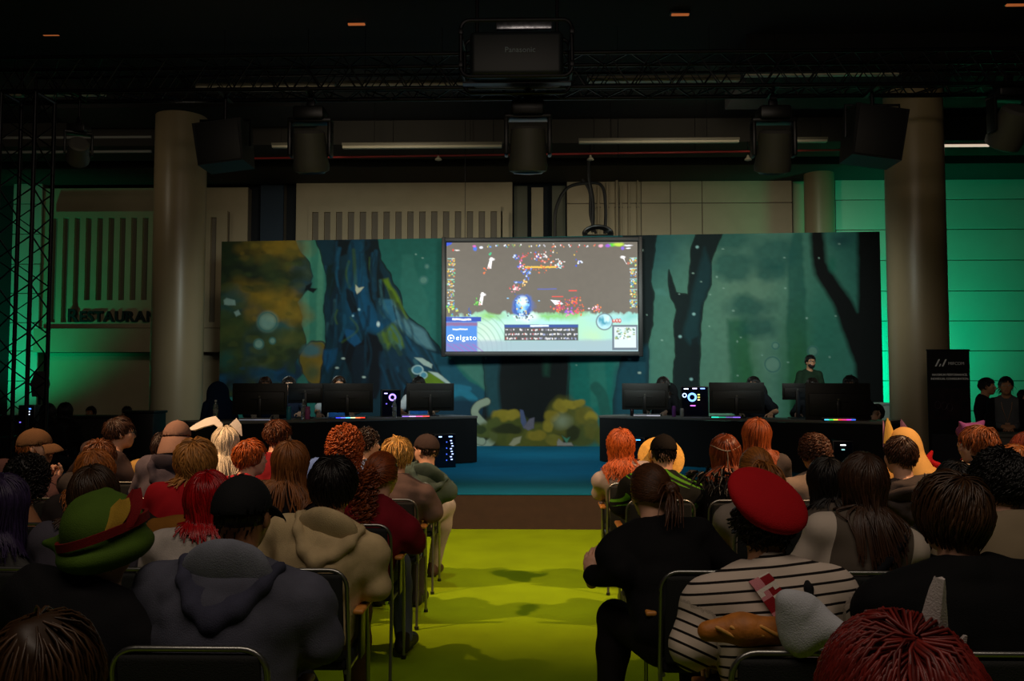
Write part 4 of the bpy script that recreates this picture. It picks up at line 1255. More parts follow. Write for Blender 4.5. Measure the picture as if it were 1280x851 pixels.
# ------------------------------------------------------------------ the seated audience
SHORT = lambda col, L=0.05, **k: dict(st='short', col=col, L=L, **k)
LONG = lambda col, L=0.42, **k: dict(st='long', col=col, L=L, **k)
WAVY = lambda col, L=0.42, **k: dict(st='wavy', col=col, L=L, wave=0.010, **k)
CURLY = lambda col, L=0.34, **k: dict(st='curly', col=col, L=L, curl=0.014, n=340, r=0.0055, lay=0.03, **k)
BLK = '#0c0c0e'
AUD = [
 # ---- left block -------------------------------------------------
 dict(r='E', px=305, py=588, x=-0.98, Y=2.86, label='person in a dark blue hoodie and black cap, biggest back left of the aisle', w=1.36, belly=1.15, skin='tan', hair=SHORT('#17100c', 0.03, n=200), cap=dict(col='#141416', back=False), top=dict(col='#4c4d5a', hood='#38394a', lining='#70737e', hood_s=1.06, bulk=0.026, wr=0.007), look=(-4, 0, 0)),
 dict(r='E', px=138, py=597, x=-1.50, Y=2.80, label='person in black wearing a green felt hat with a red band', hair=SHORT('#2a1a12', 0.05, under=-0.1), top=dict(col='#0c0b0d', bulk=0.03), w=1.2, extra=x_green_hat, look=(5, 0, 0), hatoff=0.06),
 dict(r='D', px=418, py=566, x=-0.98, Y=3.88, label='person with straight black hair in a beige hooded sweatshirt', skin='mid', hair=SHORT('#17120f', 0.085, th=0.020, mess=0.12, nape=-0.07), top=dict(col='#c2ab80', hood='#b8a27a', hood_s=.98, bulk=0.024, wr=0.007), w=1.12, look=(-6, 0, 0), legs='#5a4028', aisle=1, arms=dict(el=(-0.26, 0.05, 0.78), er=(0.30, 0.02, 0.74), wl=(-0.12, 0.3, 0.66), wr=(0.16, 0.26, 0.67))),
 dict(r='D', px=262, py=584, x=-1.52, Y=3.88, label='person with bright red hair and a pale grey shirt, left of the blue hoodie', hair=LONG('#9a0f14', 0.24, rough=0.28), top=dict(col='#b8aea6'), look=(0, -4, 0)),
 dict(r='D', px=119, py=577, x=-2.06, Y=3.86, label='person with dark brown bobbed hair just in front of the green felt hat', hair=LONG('#33200f', 0.22), top=dict(col='#4a4650'), w=0.95),
 dict(r='D', px=6, py=588, x=-2.60, Y=3.78, label='person with purple hair and a grey jacket at the far left edge', hair=LONG('#2c2140', 0.30), top=dict(col='#4b4a48'), w=1.05),
 dict(r='C', px=478, py=562, x=-0.99, Y=5.02, label='person in a dark red sweater with curly auburn ponytail beside the aisle', skin='fair', hair=dict(st='tied', col='#7a3a18', L=0.30, curl=0.016, tie=(-0.02, -0.115, 0.03)), top=dict(col='#7a1220', bulk=0.022, sleeve='elbow', wr=0.007), look=(-16, 0, 0), legs='#5d6470', aisle=1, w=1.05, arms=dict(el=(-0.26, 0.05, 0.78), er=(0.31, 0.04, 0.73), wl=(-0.12, 0.3, 0.66), wr=(0.18, 0.28, 0.68)), ankles=((-0.14, 0.44, 0.09), (0.22, 0.33, 0.11)), knees=((-0.13, 0.43, 0.53), (0.17, 0.40, 0.53)), shoe='#16110e'),
 dict(r='C', px=364, py=547, x=-1.53, Y=5.05, label='person with long straight light brown hair and a black top', hair=LONG('#7a4a24', 0.46, g=0.3), top=dict(col='#131012'), look=(-4, 0, 0)),
 dict(r='C', px=246, py=545, x=-2.07, Y=5.05, label='person with fluffy blond hair in a red top and dark jacket', hair=dict(st='long', col='#a8743a', L=0.20, th=0.028, g=0.12, wave=0.006), top=dict(col='#2c2826', col2='#a81420', mode='yoke', bulk=0.026), look=(0, 2, 0)),
 dict(r='C', px=120, py=558, x=-2.61, Y=5.05, label='person with wavy copper brown hair behind the darker brown head', hair=WAVY('#9a5a26', 0.30), top=dict(col='#352e2c')),
 dict(r='C', px=36, py=565, x=-3.15, Y=5.00, label='person with big dark curly hair and bare shoulders with thin straps', hair=dict(st='curly', col='#15100d', L=0.17, curl=0.014, th=0.03, n=420, r=.0055, lay=.03), skin='tan', top=None, extra=x_straps),
 dict(r='B', px=497, py=543, x=-0.99, Y=6.10, label='person with short pale blond hair in a brown grey T-shirt', hair=SHORT('#d9a75a', 0.085, th=0.02, mess=0.3), top=dict(col='#6a5650', sleeve='elbow', bulk=0.022), w=1.15, aisle=1, legs='#3a3634', arms=dict(el=(-0.27, 0.05, 0.78), er=(0.30, 0.03, 0.74), wl=(-0.12, 0.3, 0.66), wr=(0.17, 0.28, 0.68))),
 dict(r='B', px=432, py=529, x=-1.53, Y=6.15, label='person with big curly auburn hair and a light blue top', hair=CURLY('#a04c1e', 0.26, th=0.034, vol=1.3), top=dict(col='#5c78b8', bulk=0.022), look=(-8, 0, 0)),
 dict(r='B', px=314, py=547, x=-2.07, Y=6.10, label='person with short ginger hair and red checked shirt, face turned right', hair=SHORT('#a8501c', 0.055), top=dict(col='#a82430', col2='#2a1214', mode='check'), look=(-50, 0, 0), face=1),
 dict(r='B', px=222, py=523, x=-2.62, Y=6.08, label='person in a dusty brown cap worn backwards and a grey hoodie', hair=LONG('#5a2a14', 0.19, n=260), cap=dict(col='#8a6a5c', back=True), top=dict(col='#574f58', hood='#38323c', bulk=0.024), look=(14, 0, 0)),
 dict(r='B', px=126, py=547, x=-3.16, Y=6.05, label='person with short chestnut hair in front of the copper brown waves', hair=SHORT('#6a3c1e', 0.07, th=0.02), top=dict(col='#3a3432')),
 dict(r='B', px=46, py=533, x=-3.70, Y=5.95, label='person in a brown cap with clasped hands raised to the mouth', hair=SHORT('#8a5026', 0.055), cap=dict(col='#7d5a3c', back=False), top=dict(col='#6a4a46', sleeve='long'), look=(-72, 0, 0), face=1, arms='clasp', hand='grip'),
 dict(r='A', px=532, py=540, x=-1.00, Y=7.05, label='person in a dark flat-topped cap and grey green hoodie by the aisle', hair=SHORT('#2a1a12', 0.03, n=240), cap=dict(col='#3a2c28', back=False), top=dict(col='#44524a', hood='#3c4a44', bulk=0.024), look=(58, 0, 0), face=1, aisle=1, legs='#9a9088', knees=((-0.10, 0.43, 0.54), (0.27, 0.40, 0.60)), ankles=((-0.12, 0.44, 0.09), (0.16, 0.46, 0.09)), shoe='#3a2418', w=1.08),
 dict(r='A', px=458, py=533, x=-1.54, Y=7.10, label='person with dark wavy hair whose face turns right beside the curls', hair=SHORT('#2c1a10', 0.06, curl=0.008), top=dict(col='#7484a8', col2='#20242c', mode='check'), look=(-62, 0, 0), face=1),
 dict(r='A', px=349, py=522, x=-2.08, Y=7.05, label='person with short brown hair, bare neck and a dark top in the front row', hair=SHORT('#5a3018', 0.06, mess=0.4, nape=-0.04), top=dict(col='#1c1818', col2='#8a1c24', mode='yoke', neck=0.0), look=(-25, 0, 0)),
 dict(r='A', px=283, py=530, x=-2.62, Y=7.05, label='person in a long white wig with white bunny ears', hair=LONG('#e6d6ba', 0.50, rough=0.4, g=0.35), top=dict(col='#c0a890', sleeve='short'), extra=x_bunny),
 dict(r='A', px=206, py=538, x=-3.16, Y=7.05, label='person with dark hair and a yellow backpack strap behind the dusty brown cap', hair=SHORT('#2c1a12', 0.05), top=dict(col='#b08a48')),
 dict(r='A', px=151, py=519, x=-3.70, Y=6.95, label='person with short dark hair and glasses in a brown sweater, looking right', hair=SHORT('#3a2418', 0.05), top=dict(col='#4a3c3a'), look=(-55, 0, 0), face=1, extra=x_glasses),
 dict(r='F', px=62, py=752, x=-0.88, Y=1.62, label='person with long dark blond hair nearest the camera at bottom left', hair=LONG('#3f2812', 0.45, n=520, g=0.3), top=dict(col='#0b0b0d'), w=1.0),
 # ---- right block ------------------------------------------------
 dict(r='E', px=952, py=580, x=0.78, Y=2.86, label='person in a tilted red beret and black and white striped T-shirt', hair=dict(st='short', col='#17100c', L=0.07, curl=0.010, cf=3.5, th=0.022, n=620, nape=-0.09, nape_u=-0.8, under=0.15), top=dict(col='#c4b4a6', stripes='#15100f', sleeve='elbow', bulk=0.02, h=0.010, neck=0.02), extra=x_beret, look=(0, -4, 0), hatoff=0.02, w=1.1, arms=dict(el=(-0.29, 0.03, 0.80), er=(0.27, 0.05, 0.80), wl=(-0.16, 0.28, 0.68), wr=(0.12, 0.30, 0.66)), skin='mid'),
 dict(r='E', px=1187, py=583, x=1.34, Y=2.76, label='person with short brown bowl-shaped hair in a black top, right of the beret', hair=SHORT('#3f2814', 0.11, th=0.024, mess=0.12, n=1300), top=dict(col='#050506', bulk=0.028), w=1.40, look=(8, 0, 0)),
 dict(r='D', px=812, py=577, x=0.74, Y=4.10, hx=-0.10, label='person in black leaning towards the aisle with half-tied brown hair', hair=dict(st='tied', col='#4a2c18', L=0.20, tie=(0.045, -0.11, 0.0), bun=1), top=dict(col='#0b0a0b', bulk=0.024, wr=0.006), w=1.14, look=(14, -10, 0), aisle=1, legs='#171314', knees=((-0.26, 0.36, 0.53), (0.10, 0.43, 0.53)), ankles=((-0.30, 0.26, 0.09), (0.12, 0.46, 0.09)), arms=dict(el=(-0.25, 0.06, 0.80), er=(0.25, 0.2, 0.78), wl=(-0.37, 0.30, 0.73), wr=(0.10, 0.4, 0.7), fl=(0.0, 0.25, 1), ul=(-0.5, -1, 0.2))),
 dict(r='D', px=1078, py=561, x=1.34, Y=3.88, label='person with long straight brown hair in a grey vest over white sleeves', hair=LONG('#3a2415', 0.42, g=0.32), top=dict(col='#5a5046', col2='#c0b2a4', mode='sleeves', bulk=0.022), extra=x_strap_vest, look=(0, 0, 0), w=1.05),
 dict(r='D', px=1247, py=556, x=1.98, Y=3.86, label='person with full black hair and a cream collar near the right edge', hair=SHORT('#0f0c0b', 0.09, th=0.03, curl=0.008), top=dict(col='#141316', col2='#8a7a62', mode='yoke'), look=(6, 0, 0), w=1.12),
 dict(r='C', px=945, py=557, x=1.30, Y=5.00, label='person with a light brown ponytail and pale cardigan behind the red beret', hair=dict(st='tied', col='#8a5526', L=0.24, tie=(0.03, -0.115, 0.035)), top=dict(col='#8f8378'), look=(-10, 0, 0)),
 dict(r='C', px=1032, py=568, x=1.84, Y=4.95, hx=-0.12, label='person in a taupe sweater with black bob, half hidden by long brown hair', hair=LONG('#120d0b', 0.24), top=dict(col='#5a5048'), look=(6, -6, 0)),
 dict(r='C', px=1192, py=572, x=2.38, Y=4.95, label='person with smooth dark hair, only the crown showing above the bowl-shaped hair', hair=LONG('#0f0b0a', 0.24), top=dict(col='#1c1a1c')),
 dict(r='B', px=829, py=540, x=0.84, Y=6.08, label='person in a black cap and black jacket with green streaks', hair=SHORT('#17100c', 0.03, n=300), cap=dict(col='#17120f', back=True, brim=False), top=dict(col='#121410', col2='#4f8a1c', mode='streak', bulk=0.026, h=0.008), w=1.2, aisle=1),
 dict(r='B', px=906, py=540, x=1.38, Y=6.12, label='person with auburn hair, silver chain headband and shaggy black collar', hair=LONG('#7a3a1e', 0.32, rough=0.3), top=dict(col='#141010', bulk=0.03), extra=both(x_headband, x_fur), look=(-6, 0, 0)),
 dict(r='B', px=1018, py=539, x=1.92, Y=6.05, label='person with short curly dark brown hair and a light grey sweater', hair=SHORT('#4a2a18', 0.06, curl=0.009, cf=3.5, th=0.02), top=dict(col='#8c7a6c', bulk=0.022), look=(10, 0, 0), w=1.1),
 dict(r='B', px=1124, py=542, x=2.52, Y=5.75, label='person with short dark brown hair and grey brown hoodie, below the eared hood', hair=SHORT('#3a2214', 0.045, mess=0.12), top=dict(col='#4c4340', hood='#4a413e', bulk=0.024), look=(14, 0, 0)),
 dict(r='B', px=1221, py=529, x=3.08, Y=5.85, label='person with short auburn hair leaning left below the purple hat', hair=SHORT('#8a4a22', 0.07, th=0.022), top=dict(col='#3c3030'), look=(48, 0, 0), face=1),
 dict(r='B', px=1268, py=553, x=3.62, Y=5.95, label='person with light brown hair beside the full black hair at right', hair=SHORT('#9a5a2a', 0.06), top=dict(col='#2a2226')),
 dict(r='A', px=776, py=533, x=0.80, Y=7.05, label='person with wavy copper red hair in a pale grey top, nearest the aisle at right', hair=WAVY('#b5531f', 0.36, th=0.022), top=dict(col='#9a8a84', bulk=0.016), look=(-6, 0, 0), aisle=1),
 dict(r='A', px=826, py=553, x=1.32, Y=7.12, hx=-0.26, label='person whose yellow straw hat rim shows around the black cap', hair=SHORT('#4a2a16', 0.06), top=dict(col='#7a3020', sleeve='short'), extra=x_straw),
 dict(r='A', px=945, py=520, x=1.84, Y=7.05, label='person with long auburn hair in a dark grey top, tallest in the front row', hair=LONG('#8a421c', 0.40, th=0.024), top=dict(col='#4a4240'), look=(0, 0, 0)),
 dict(r='A', px=1127, py=533, x=2.96, Y=7.05, label='person in a yellow costume hood with tall pointed ears and red bow', hair=None, top=dict(col='#d09a50'), extra=x_horn_hood, hatoff=0.03),
 dict(r='A', px=1213, py=527, x=3.50, Y=7.10, label='person in a purple pointed hat with red hair and a white top', hair=LONG('#a8101c', 0.20, under=0.4), top=dict(col='#c8b49c'), extra=x_pointed_hat, hatoff=0.02, look=(30, 0, 0)),
 dict(r='A', px=1281, py=538, x=4.06, Y=7.0, label='person with reddish hair cut off by the right picture edge', hair=LONG('#8a3a22', 0.3), top=dict(col='#5a2030'), look=(30, 0, 0)),
 dict(r='F', px=1121, py=748, x=0.74, Y=1.62, label='person in a big dark red wig with a white wing ornament, nearest at right', hair=dict(st='long', col='#6e1c16', L=0.36, th=0.062, n=3600, vol=1.5, wave=0.004, r=.0034), top=dict(col='#1a1416'), extra=x_wing, hatoff=0.02),
]
PEOPLE = []
for p in AUD:
    yb = ROW[p['r']]
    hipw = Vector((p['x'] + p.get('hx', 0), yb + 0.17, 0))
    crown = at(p['px'], p['py'], p['Y'])
    # the crown seen is the top of hair or hat
    hair_th = 0.012 + ((p['hair'] or {}).get('th', 0.016) if p.get('hair') else 0) * 0.8 + p.get('hatoff', 0)
    if p.get('cap'): hair_th = 0.03
    crown.z -= hair_th
    p['head'] = tuple(crown - hipw)
    hw = p.get('w', 1.0)
    lod = 1.0 if p['r'] in 'EDF' else 1.15
    o, B = person(p, hipw, lod=lod)
    PEOPLE.append((o, B))
    who = p.get('cs') or p['label'].split(',')[0]
    chair(p['x'], yb + 0.22, 'black padded chair under the ' + ' '.join(who.split()[:11]))
# ================================================================== printed backdrop and screen
def grid_noise(rng, shape, cells):
    gy, gx = cells
    g = rng.random((gy + 2, gx + 2))
    y = np.linspace(0, gy, shape[0]); x = np.linspace(0, gx, shape[1])
    iy, ix = np.minimum(y.astype(int), gy), np.minimum(x.astype(int), gx)
    fy, fx = (y - iy)[:, None], (x - ix)[None, :]
    fy = fy * fy * (3 - 2 * fy); fx = fx * fx * (3 - 2 * fx)
    a = g[iy][:, ix]; b = g[iy][:, ix + 1]; c = g[iy + 1][:, ix]; d = g[iy + 1][:, ix + 1]
    return a * (1 - fx) * (1 - fy) + b * fx * (1 - fy) + c * (1 - fx) * fy + d * fx * fy

class Canvas:
    """a painting in its own coordinates (x right, y down), one colour per grid point"""
    def __init__(s, x0, x1, y0, y1, step, rng):
        s.xs = np.linspace(x0, x1, int((x1 - x0) / step) + 1); s.ys = np.linspace(y0, y1, int((y1 - y0) / step) + 1)
        s.X, s.Y = np.meshgrid(s.xs, s.ys)
        s.rng = rng
        s.C = np.zeros(s.X.shape + (3,))
        sh = s.X.shape
        s.nx = grid_noise(rng, sh, (14, 40)) + 0.5 * grid_noise(rng, sh, (40, 110)) - 0.75
        s.ny = grid_noise(rng, sh, (14, 40)) + 0.5 * grid_noise(rng, sh, (40, 110)) - 0.75
    mask = None
    def blend(s, a, col):
        if s.mask is not None: a = a * s.mask
        s.C = s.C * (1 - a[..., None]) + np.array(lin(col)) * a[..., None]
    def sd_poly(s, pts, wob=0.0):
        X, Y = s.X + s.nx * wob * 2, s.Y + s.ny * wob * 2
        d = np.full(X.shape, 1e9); ins = np.zeros(X.shape, bool)
        n = len(pts)
        for i in range(n):
            (x0, y0), (x1, y1) = pts[i], pts[(i + 1) % n]
            ex, ey = x1 - x0, y1 - y0
            t = np.clip(((X - x0) * ex + (Y - y0) * ey) / (ex * ex + ey * ey + 1e-9), 0, 1)
            d = np.minimum(d, (X - x0 - t * ex) ** 2 + (Y - y0 - t * ey) ** 2)
            if y0 != y1: ins ^= ((y0 > Y) != (y1 > Y)) & (X < ex * (Y - y0) / ey + x0)
        d = np.sqrt(d)
        return np.where(ins, -d, d)
    def poly(s, pts, col, soft=1.0, wob=1.0, alpha=1.0, line=None):
        d = s.sd_poly(pts, wob)
        s.blend(np.clip(0.5 - d / (2 * soft), 0, 1) * alpha, col)
        if line: s.blend(np.clip(1.2 - np.abs(d) / 1.1, 0, 1) * 0.85, line)
    def blob(s, x, y, rx, ry, col, soft=0.3, wob=3.0, alpha=1.0, line=None):
        X, Y = s.X + s.nx * wob * 2 - x, s.Y + s.ny * wob * 2 - y
        d = np.sqrt((X / rx) ** 2 + (Y / ry) ** 2) - 1
        s.blend(np.clip(0.5 - d / (2 * soft), 0, 1) * alpha, col)
        if line: s.blend(np.clip(1.2 - np.abs(d) * min(rx, ry) / 1.0, 0, 1) * 0.8, line)
    def stroke(s, pts, r, col, soft=0.8, alpha=1.0, line=None):
        d = np.full(s.X.shape, 1e9)
        P = []
        n = len(pts)
        for i in range(n - 1):      # smooth the polyline
            p0, p1, p2, p3 = (np.array(pts[max(0, min(n - 1, i + k))], float) for k in (-1, 0, 1, 2))
            for t in np.linspace(0, 1, 7)[:-1]:
                P.append(0.5 * ((2 * p1) + (-p0 + p2) * t + (2 * p0 - 5 * p1 + 4 * p2 - p3) * t * t + (-p0 + 3 * p1 - 3 * p2 + p3) * t ** 3))
        P.append(np.array(pts[-1], float))
        for a, b in zip(P, P[1:]):
            e = b - a
            t = np.clip(((s.X - a[0]) * e[0] + (s.Y - a[1]) * e[1]) / (e @ e + 1e-9), 0, 1)
            d = np.minimum(d, np.hypot(s.X - a[0] - t * e[0], s.Y - a[1] - t * e[1]))
        d = d - r
        s.blend(np.clip(0.5 - d / (2 * soft), 0, 1) * alpha, col)
        if line: s.blend(np.clip(1.1 - np.abs(d) / 0.9, 0, 1) * 0.7, line)

def paint_forest():
    rng = np.random.default_rng(5)
    c = Canvas(275, 1103, 293, 558, 1.0, rng)
    c.C[:] = lin('#226660')
    # hazy background
    c.blob(840, 320, 90, 60, '#0f4a55', 0.9); c.blob(950, 420, 95, 130, '#5a8c78', 0.8); c.blob(950, 360, 60, 70, '#628a76', 0.8); c.blob(915, 500, 40, 60, '#628f78', 0.8)
    c.blob(860, 450, 40, 80, '#4c7c6c', 0.8); c.blob(530, 330, 45, 60, '#1f6158', 0.8); c.blob(1035, 420, 40, 90, '#2f7060', 0.8)
    c.poly([(514, 315), (528, 316), (534, 345), (548, 372), (552, 440), (505, 440)], '#2c6c62', 1.5, 2, 0.8)
    c.poly([(384, 293), (412, 293), (412, 440), (384, 440)], '#4a8a72', 3, 1)
    c.poly([(394, 293), (404, 293), (402, 430), (393, 430)], '#2f7563', 1.5, 1, 0.8)
    c.poly([(570, 440), (625, 440), (632, 500), (600, 470)], '#3f766a', 2, 1)
    # far trees at the right
    c.poly([(1000, 293), (1012, 293), (1014, 420), (1016, 558), (994, 558), (990, 420), (993, 340)], '#225a50', 2, 1.5, 0.8)
    c.blob(1003, 480, 14, 60, '#2c6a38', 0.9, alpha=0.8)
    c.poly([(918, 400), (944, 400), (950, 480), (955, 558), (925, 558), (922, 480)], '#2d6450', 3, 2, 0.9)
    c.blob(940, 470, 13, 60, '#2c6c40', 0.9, alpha=0.7)
    for x, y, rx, ry in ((930, 332, 28, 18), (980, 318, 30, 22), (945, 385, 28, 14), (958, 412, 22, 14), (915, 300, 40, 14), (975, 340, 18, 14)):
        c.blob(x, y, rx, ry, '#1c5550', 0.35, 5, 0.75)
    c.poly([(893, 330), (912, 332), (910, 338), (893, 338)], '#3c7064', 1, 1, 0.6)
    c.blob(838, 366, 12, 4, '#4a8078', 0.5, 2, 0.7)
    # foliage mass at the left
    c.poly([(270, 285), (372, 293), (378, 308), (392, 322), (396, 340), (390, 358), (378, 374), (384, 392), (382, 402), (388, 420), (389, 436), (376, 452), (372, 480), (270, 500)], '#36411f', 1.2, 1.5, line='#0c1a1e')
    D, Mu, Ol, Bl, Te = '#141c16', '#86691a', '#4d5524', '#0d4a70', '#1d4f55'
    for x, y, rx, ry, col, a in ((340, 303, 40, 15, Mu, .9), (300, 303, 22, 14, '#1c2a1c', .8), (292, 325, 26, 20, D, .7), (330, 332, 40, 16, '#202a1c', .85), (300, 340, 30, 14, '#1a241a', .8), (364, 333, 18, 10, '#5f561e', .8), (380, 342, 13, 18, '#173f56', .85),
                               (335, 362, 34, 12, Mu, .8), (352, 376, 28, 16, '#8f6f1d', .9), (370, 390, 22, 14, '#7f6a22', .9), (310, 352, 26, 10, '#6f5b1c', .7), (288, 372, 20, 16, Te, .75), (318, 388, 18, 10, '#16324a', .9), (340, 410, 16, 12, Bl, .7), (356, 412, 20, 14, '#2d5a55', .7), (300, 400, 24, 18, '#2c3f24', .8),
                               (305, 425, 34, 22, '#3a4520', .8), (298, 447, 30, 18, '#2f3c20', .9), (352, 430, 26, 16, '#3f4d2a', .8), (370, 418, 16, 8, '#5f5d26', .7), (352, 466, 28, 12, '#0c4a78', .9), (374, 462, 12, 20, '#16283c', .9), (290, 474, 22, 14, '#0f1a1c', .9), (320, 440, 14, 26, '#123a4a', .6), (283, 448, 10, 12, '#1d4a42', .8), (335, 452, 20, 8, '#4a5226', .7)):
        c.blob(x, y, rx, ry, col, 0.55, 4, a)
    FOL = [(270, 285), (372, 293), (378, 308), (392, 322), (396, 340), (390, 358), (378, 374), (384, 392), (382, 402), (388, 420), (389, 436), (376, 452), (372, 480), (270, 500)]
    c.mask = np.clip(.5 - c.sd_poly(FOL, 1.5) / 3, 0, 1)
    for _ in range(230):
        x, y = rng.uniform(274, 394), rng.uniform(293, 486)
        top = (293 < y < 318) or (355 < y < 400)
        pal = ['#7a6420', '#6a5a1e', '#8a7024', '#55521e', '#2a3018'] if top and x > 300 else (['#1c2a1c', '#2c3a20', '#3c4a24', '#23361f', '#4a5226'] if y < 460 else ['#123a50', '#10283a', '#24402c', '#0f4a70'])
        r_ = rng.uniform(3, 9); c.blob(x, y, r_ * rng.uniform(1, 1.6), r_ * .8, rng.choice(pal), rng.uniform(.2, .7), 2.5, rng.uniform(.25, .6))
    c.mask = None
    c.blob(402, 452, 20, 28, '#6b5c20', 0.08, 2, line='#10202a'); c.blob(396, 437, 12, 9, '#3d6a74', 0.4, 2, 0.9); c.blob(408, 462, 12, 14, '#8a6a22', 0.6, 2, .8); c.blob(398, 464, 10, 9, '#3a5038', 0.6, 2, .8)
    c.poly([(378, 474), (385, 466), (392, 476), (390, 488), (376, 488)], '#2e6a60', 1, 1)
    c.poly([(388, 352), (396, 348), (394, 355), (403, 356), (398, 362), (390, 358), (386, 360)], '#0a1418', 0.8, 0.5)
    # great tree
    c.poly([(398, 288), (480, 288), (486, 318), (498, 338), (509, 360), (514, 382), (530, 400), (548, 415), (560, 432), (575, 458), (590, 478), (604, 500), (612, 558), (398, 558), (408, 470), (414, 430), (413, 380), (416, 340), (410, 322)], '#0d2e3c', 1.2, 2, line='#060f14')
    for pts, col, soft, a in (
        ([(440, 293), (462, 293), (470, 330), (472, 372), (482, 388), (498, 398), (500, 420), (484, 420), (470, 408), (455, 430), (440, 412), (430, 380), (436, 350), (446, 335)], '#0c3f58', 3, .9),
        ([(448, 340), (462, 332), (470, 370), (482, 392), (498, 402), (492, 412), (470, 412), (452, 402), (444, 380)], '#10527a', 6, .75),
        ([(440, 355), (450, 362), (456, 385), (448, 388), (441, 370)], '#0a1c28', 1, 1),
        ([(462, 293), (482, 293), (486, 330), (492, 352), (482, 388), (472, 372), (468, 340)], '#0a1a20', 1.5, 1),
        ([(423, 293), (446, 293), (440, 312), (428, 318)], '#07141a', 1.5, 1), ([(414, 330), (434, 322), (433, 360), (420, 372), (415, 350)], '#0a2220', 2, .9),
        ([(432, 318), (436, 350), (428, 390), (434, 420), (444, 440), (430, 440), (420, 420), (420, 380), (426, 345)], '#0c2434', 2, .9),
        ([(487, 346), (496, 344), (505, 362), (512, 378), (522, 395), (519, 400), (508, 388), (498, 370), (494, 355)], '#5f7c16', 2, .95),
        ([(484, 374), (500, 372), (520, 396), (545, 414), (556, 436), (546, 434), (530, 424), (505, 404)], '#54808c', 2.5, .9),
        ([(484, 370), (498, 372), (508, 396), (500, 400), (488, 384)], '#226080', 2, .9),
        ([(482, 416), (500, 402), (514, 412), (517, 432), (506, 434), (500, 428), (494, 440), (486, 424)], '#567226', 3, .9),
        ([(505, 402), (520, 420), (535, 434), (555, 470), (545, 478), (522, 452), (516, 430)], '#0f3c54', 2, .9),
        ([(436, 412), (448, 410), (460, 425), (468, 414), (480, 418), (490, 436), (484, 455), (492, 470), (480, 500), (446, 500), (450, 470), (436, 440)], '#081019', 1.5, 1),
        ([(438, 408), (452, 412), (460, 424), (452, 432), (442, 424)], '#14527e', 1.5, .9),
        ([(412, 436), (430, 434), (428, 452), (418, 466), (412, 452)], '#0f4a72', 2, .9),
        ([(454, 430), (468, 428), (472, 460), (470, 490), (452, 490), (450, 450)], '#0c1e2c', 1.5, .9),
        ([(486, 440), (510, 436), (530, 452), (536, 490), (486, 490)], '#0e2f44', 3, .9)):
        c.poly(pts, col, soft, 1.5, a)
    TR = [(398, 288), (480, 288), (486, 318), (498, 338), (509, 360), (514, 382), (530, 400), (548, 415), (560, 432), (575, 458), (590, 478), (604, 500), (612, 558), (398, 558), (408, 470), (414, 430), (413, 380), (416, 340), (410, 322)]
    c.mask = np.clip(.5 - c.sd_poly(TR, 2) / 3, 0, 1)
    for _ in range(120):
        y0 = rng.uniform(288, 470); t_ = rng.random(); x0 = 412 + t_ * (70 + max(0, y0 - 330) * .62)
        ln = rng.uniform(16, 60); sl = (t_ - .35) * max(0, y0 - 320) * .012
        c.stroke([(x0, y0), (x0 + sl * ln * .5 + rng.normal() * 3, y0 + ln * .5), (x0 + sl * ln + rng.normal() * 4, y0 + ln)], rng.uniform(.6, 2.6), rng.choice(['#0a1c26', '#0c2a3a', '#123e54', '#071218', '#15506e', '#0f3444'] if rng.random() < .9 else ['#4a6a28', '#3a6a74']), 1.2, rng.uniform(.25, .65))
    c.mask = None
    c.poly([(453, 352), (457, 356), (464, 355), (459, 361), (455, 364), (453, 359)], '#c9cdb4', 0.7, 0.2)
    c.blob(483, 403, 2, 3, '#cfe8ec', 0.5, 0); c.blob(458, 384, 1.5, 1.5, '#9cd0e4', .6, 0); c.blob(450, 392, 1.3, 1.3, '#9cd0e4', .6, 0)
    for x, y in ((438, 447), (430, 459), (465, 471)): c.blob(x, y, 2.2, 1.2, '#b5c9c4', .5, 0)
    # grassy roots, fish-like leaves and bubbles
    c.poly([(530, 478), (542, 466), (560, 468), (580, 480), (592, 493), (575, 500), (535, 495)], '#5d7a1c', 1.5, 1.5)
    c.poly([(552, 440), (570, 442), (600, 478), (640, 500), (640, 520), (560, 520), (570, 480)], '#174e62', 1.5, 1.5)
    c.poly([(530, 446), (540, 447), (553, 455), (552, 460), (542, 456)], '#9fb4b0', 0.8, 0.4)
    c.poly([(548, 464), (560, 466), (575, 478), (582, 486), (566, 476)], '#a9bcb8', 0.8, 0.4)
    c.blob(534, 462, 7, 5.5, '#44809a', 0.2, 0.5, line='#a8c4c8'); c.blob(542, 469, 4.5, 4, '#4a86a0', 0.2, 0.5, line='#a8c4c8')
    c.stroke([(570, 505), (576, 494), (592, 490), (606, 500)], 5, '#1f6f8a', 1.2); c.stroke([(566, 500), (580, 484), (600, 486)], 3, '#206a86', 1.2)
    c.poly([(560, 500), (620, 500), (640, 558), (560, 558)], '#0c2a3e', 3, 3, .85)
    # centre trunk behind and under the screen
    c.poly([(617, 440), (726, 440), (724, 500), (730, 558), (612, 558), (620, 500), (619, 470)], '#0e1517', 3, 1, line='#0a1012')
    c.poly([(617, 440), (640, 440), (636, 480), (640, 520), (624, 520), (620, 480)], '#1f4c56', 3, 1, .8)
    c.poly([(692, 440), (702, 440), (700, 470), (694, 470)], '#1e4a3c', 3, 1, .8)
    c.poly([(728, 440), (780, 440), (780, 520), (732, 520), (726, 470)], '#0e6a62', 4, 1, .9)
    c.poly([(748, 440), (768, 440), (772, 500), (752, 510)], '#2a7468', 2, 1, .7)
    c.stroke([(758, 484), (766, 496), (770, 520)], 7, '#1c5a52', 1.5)
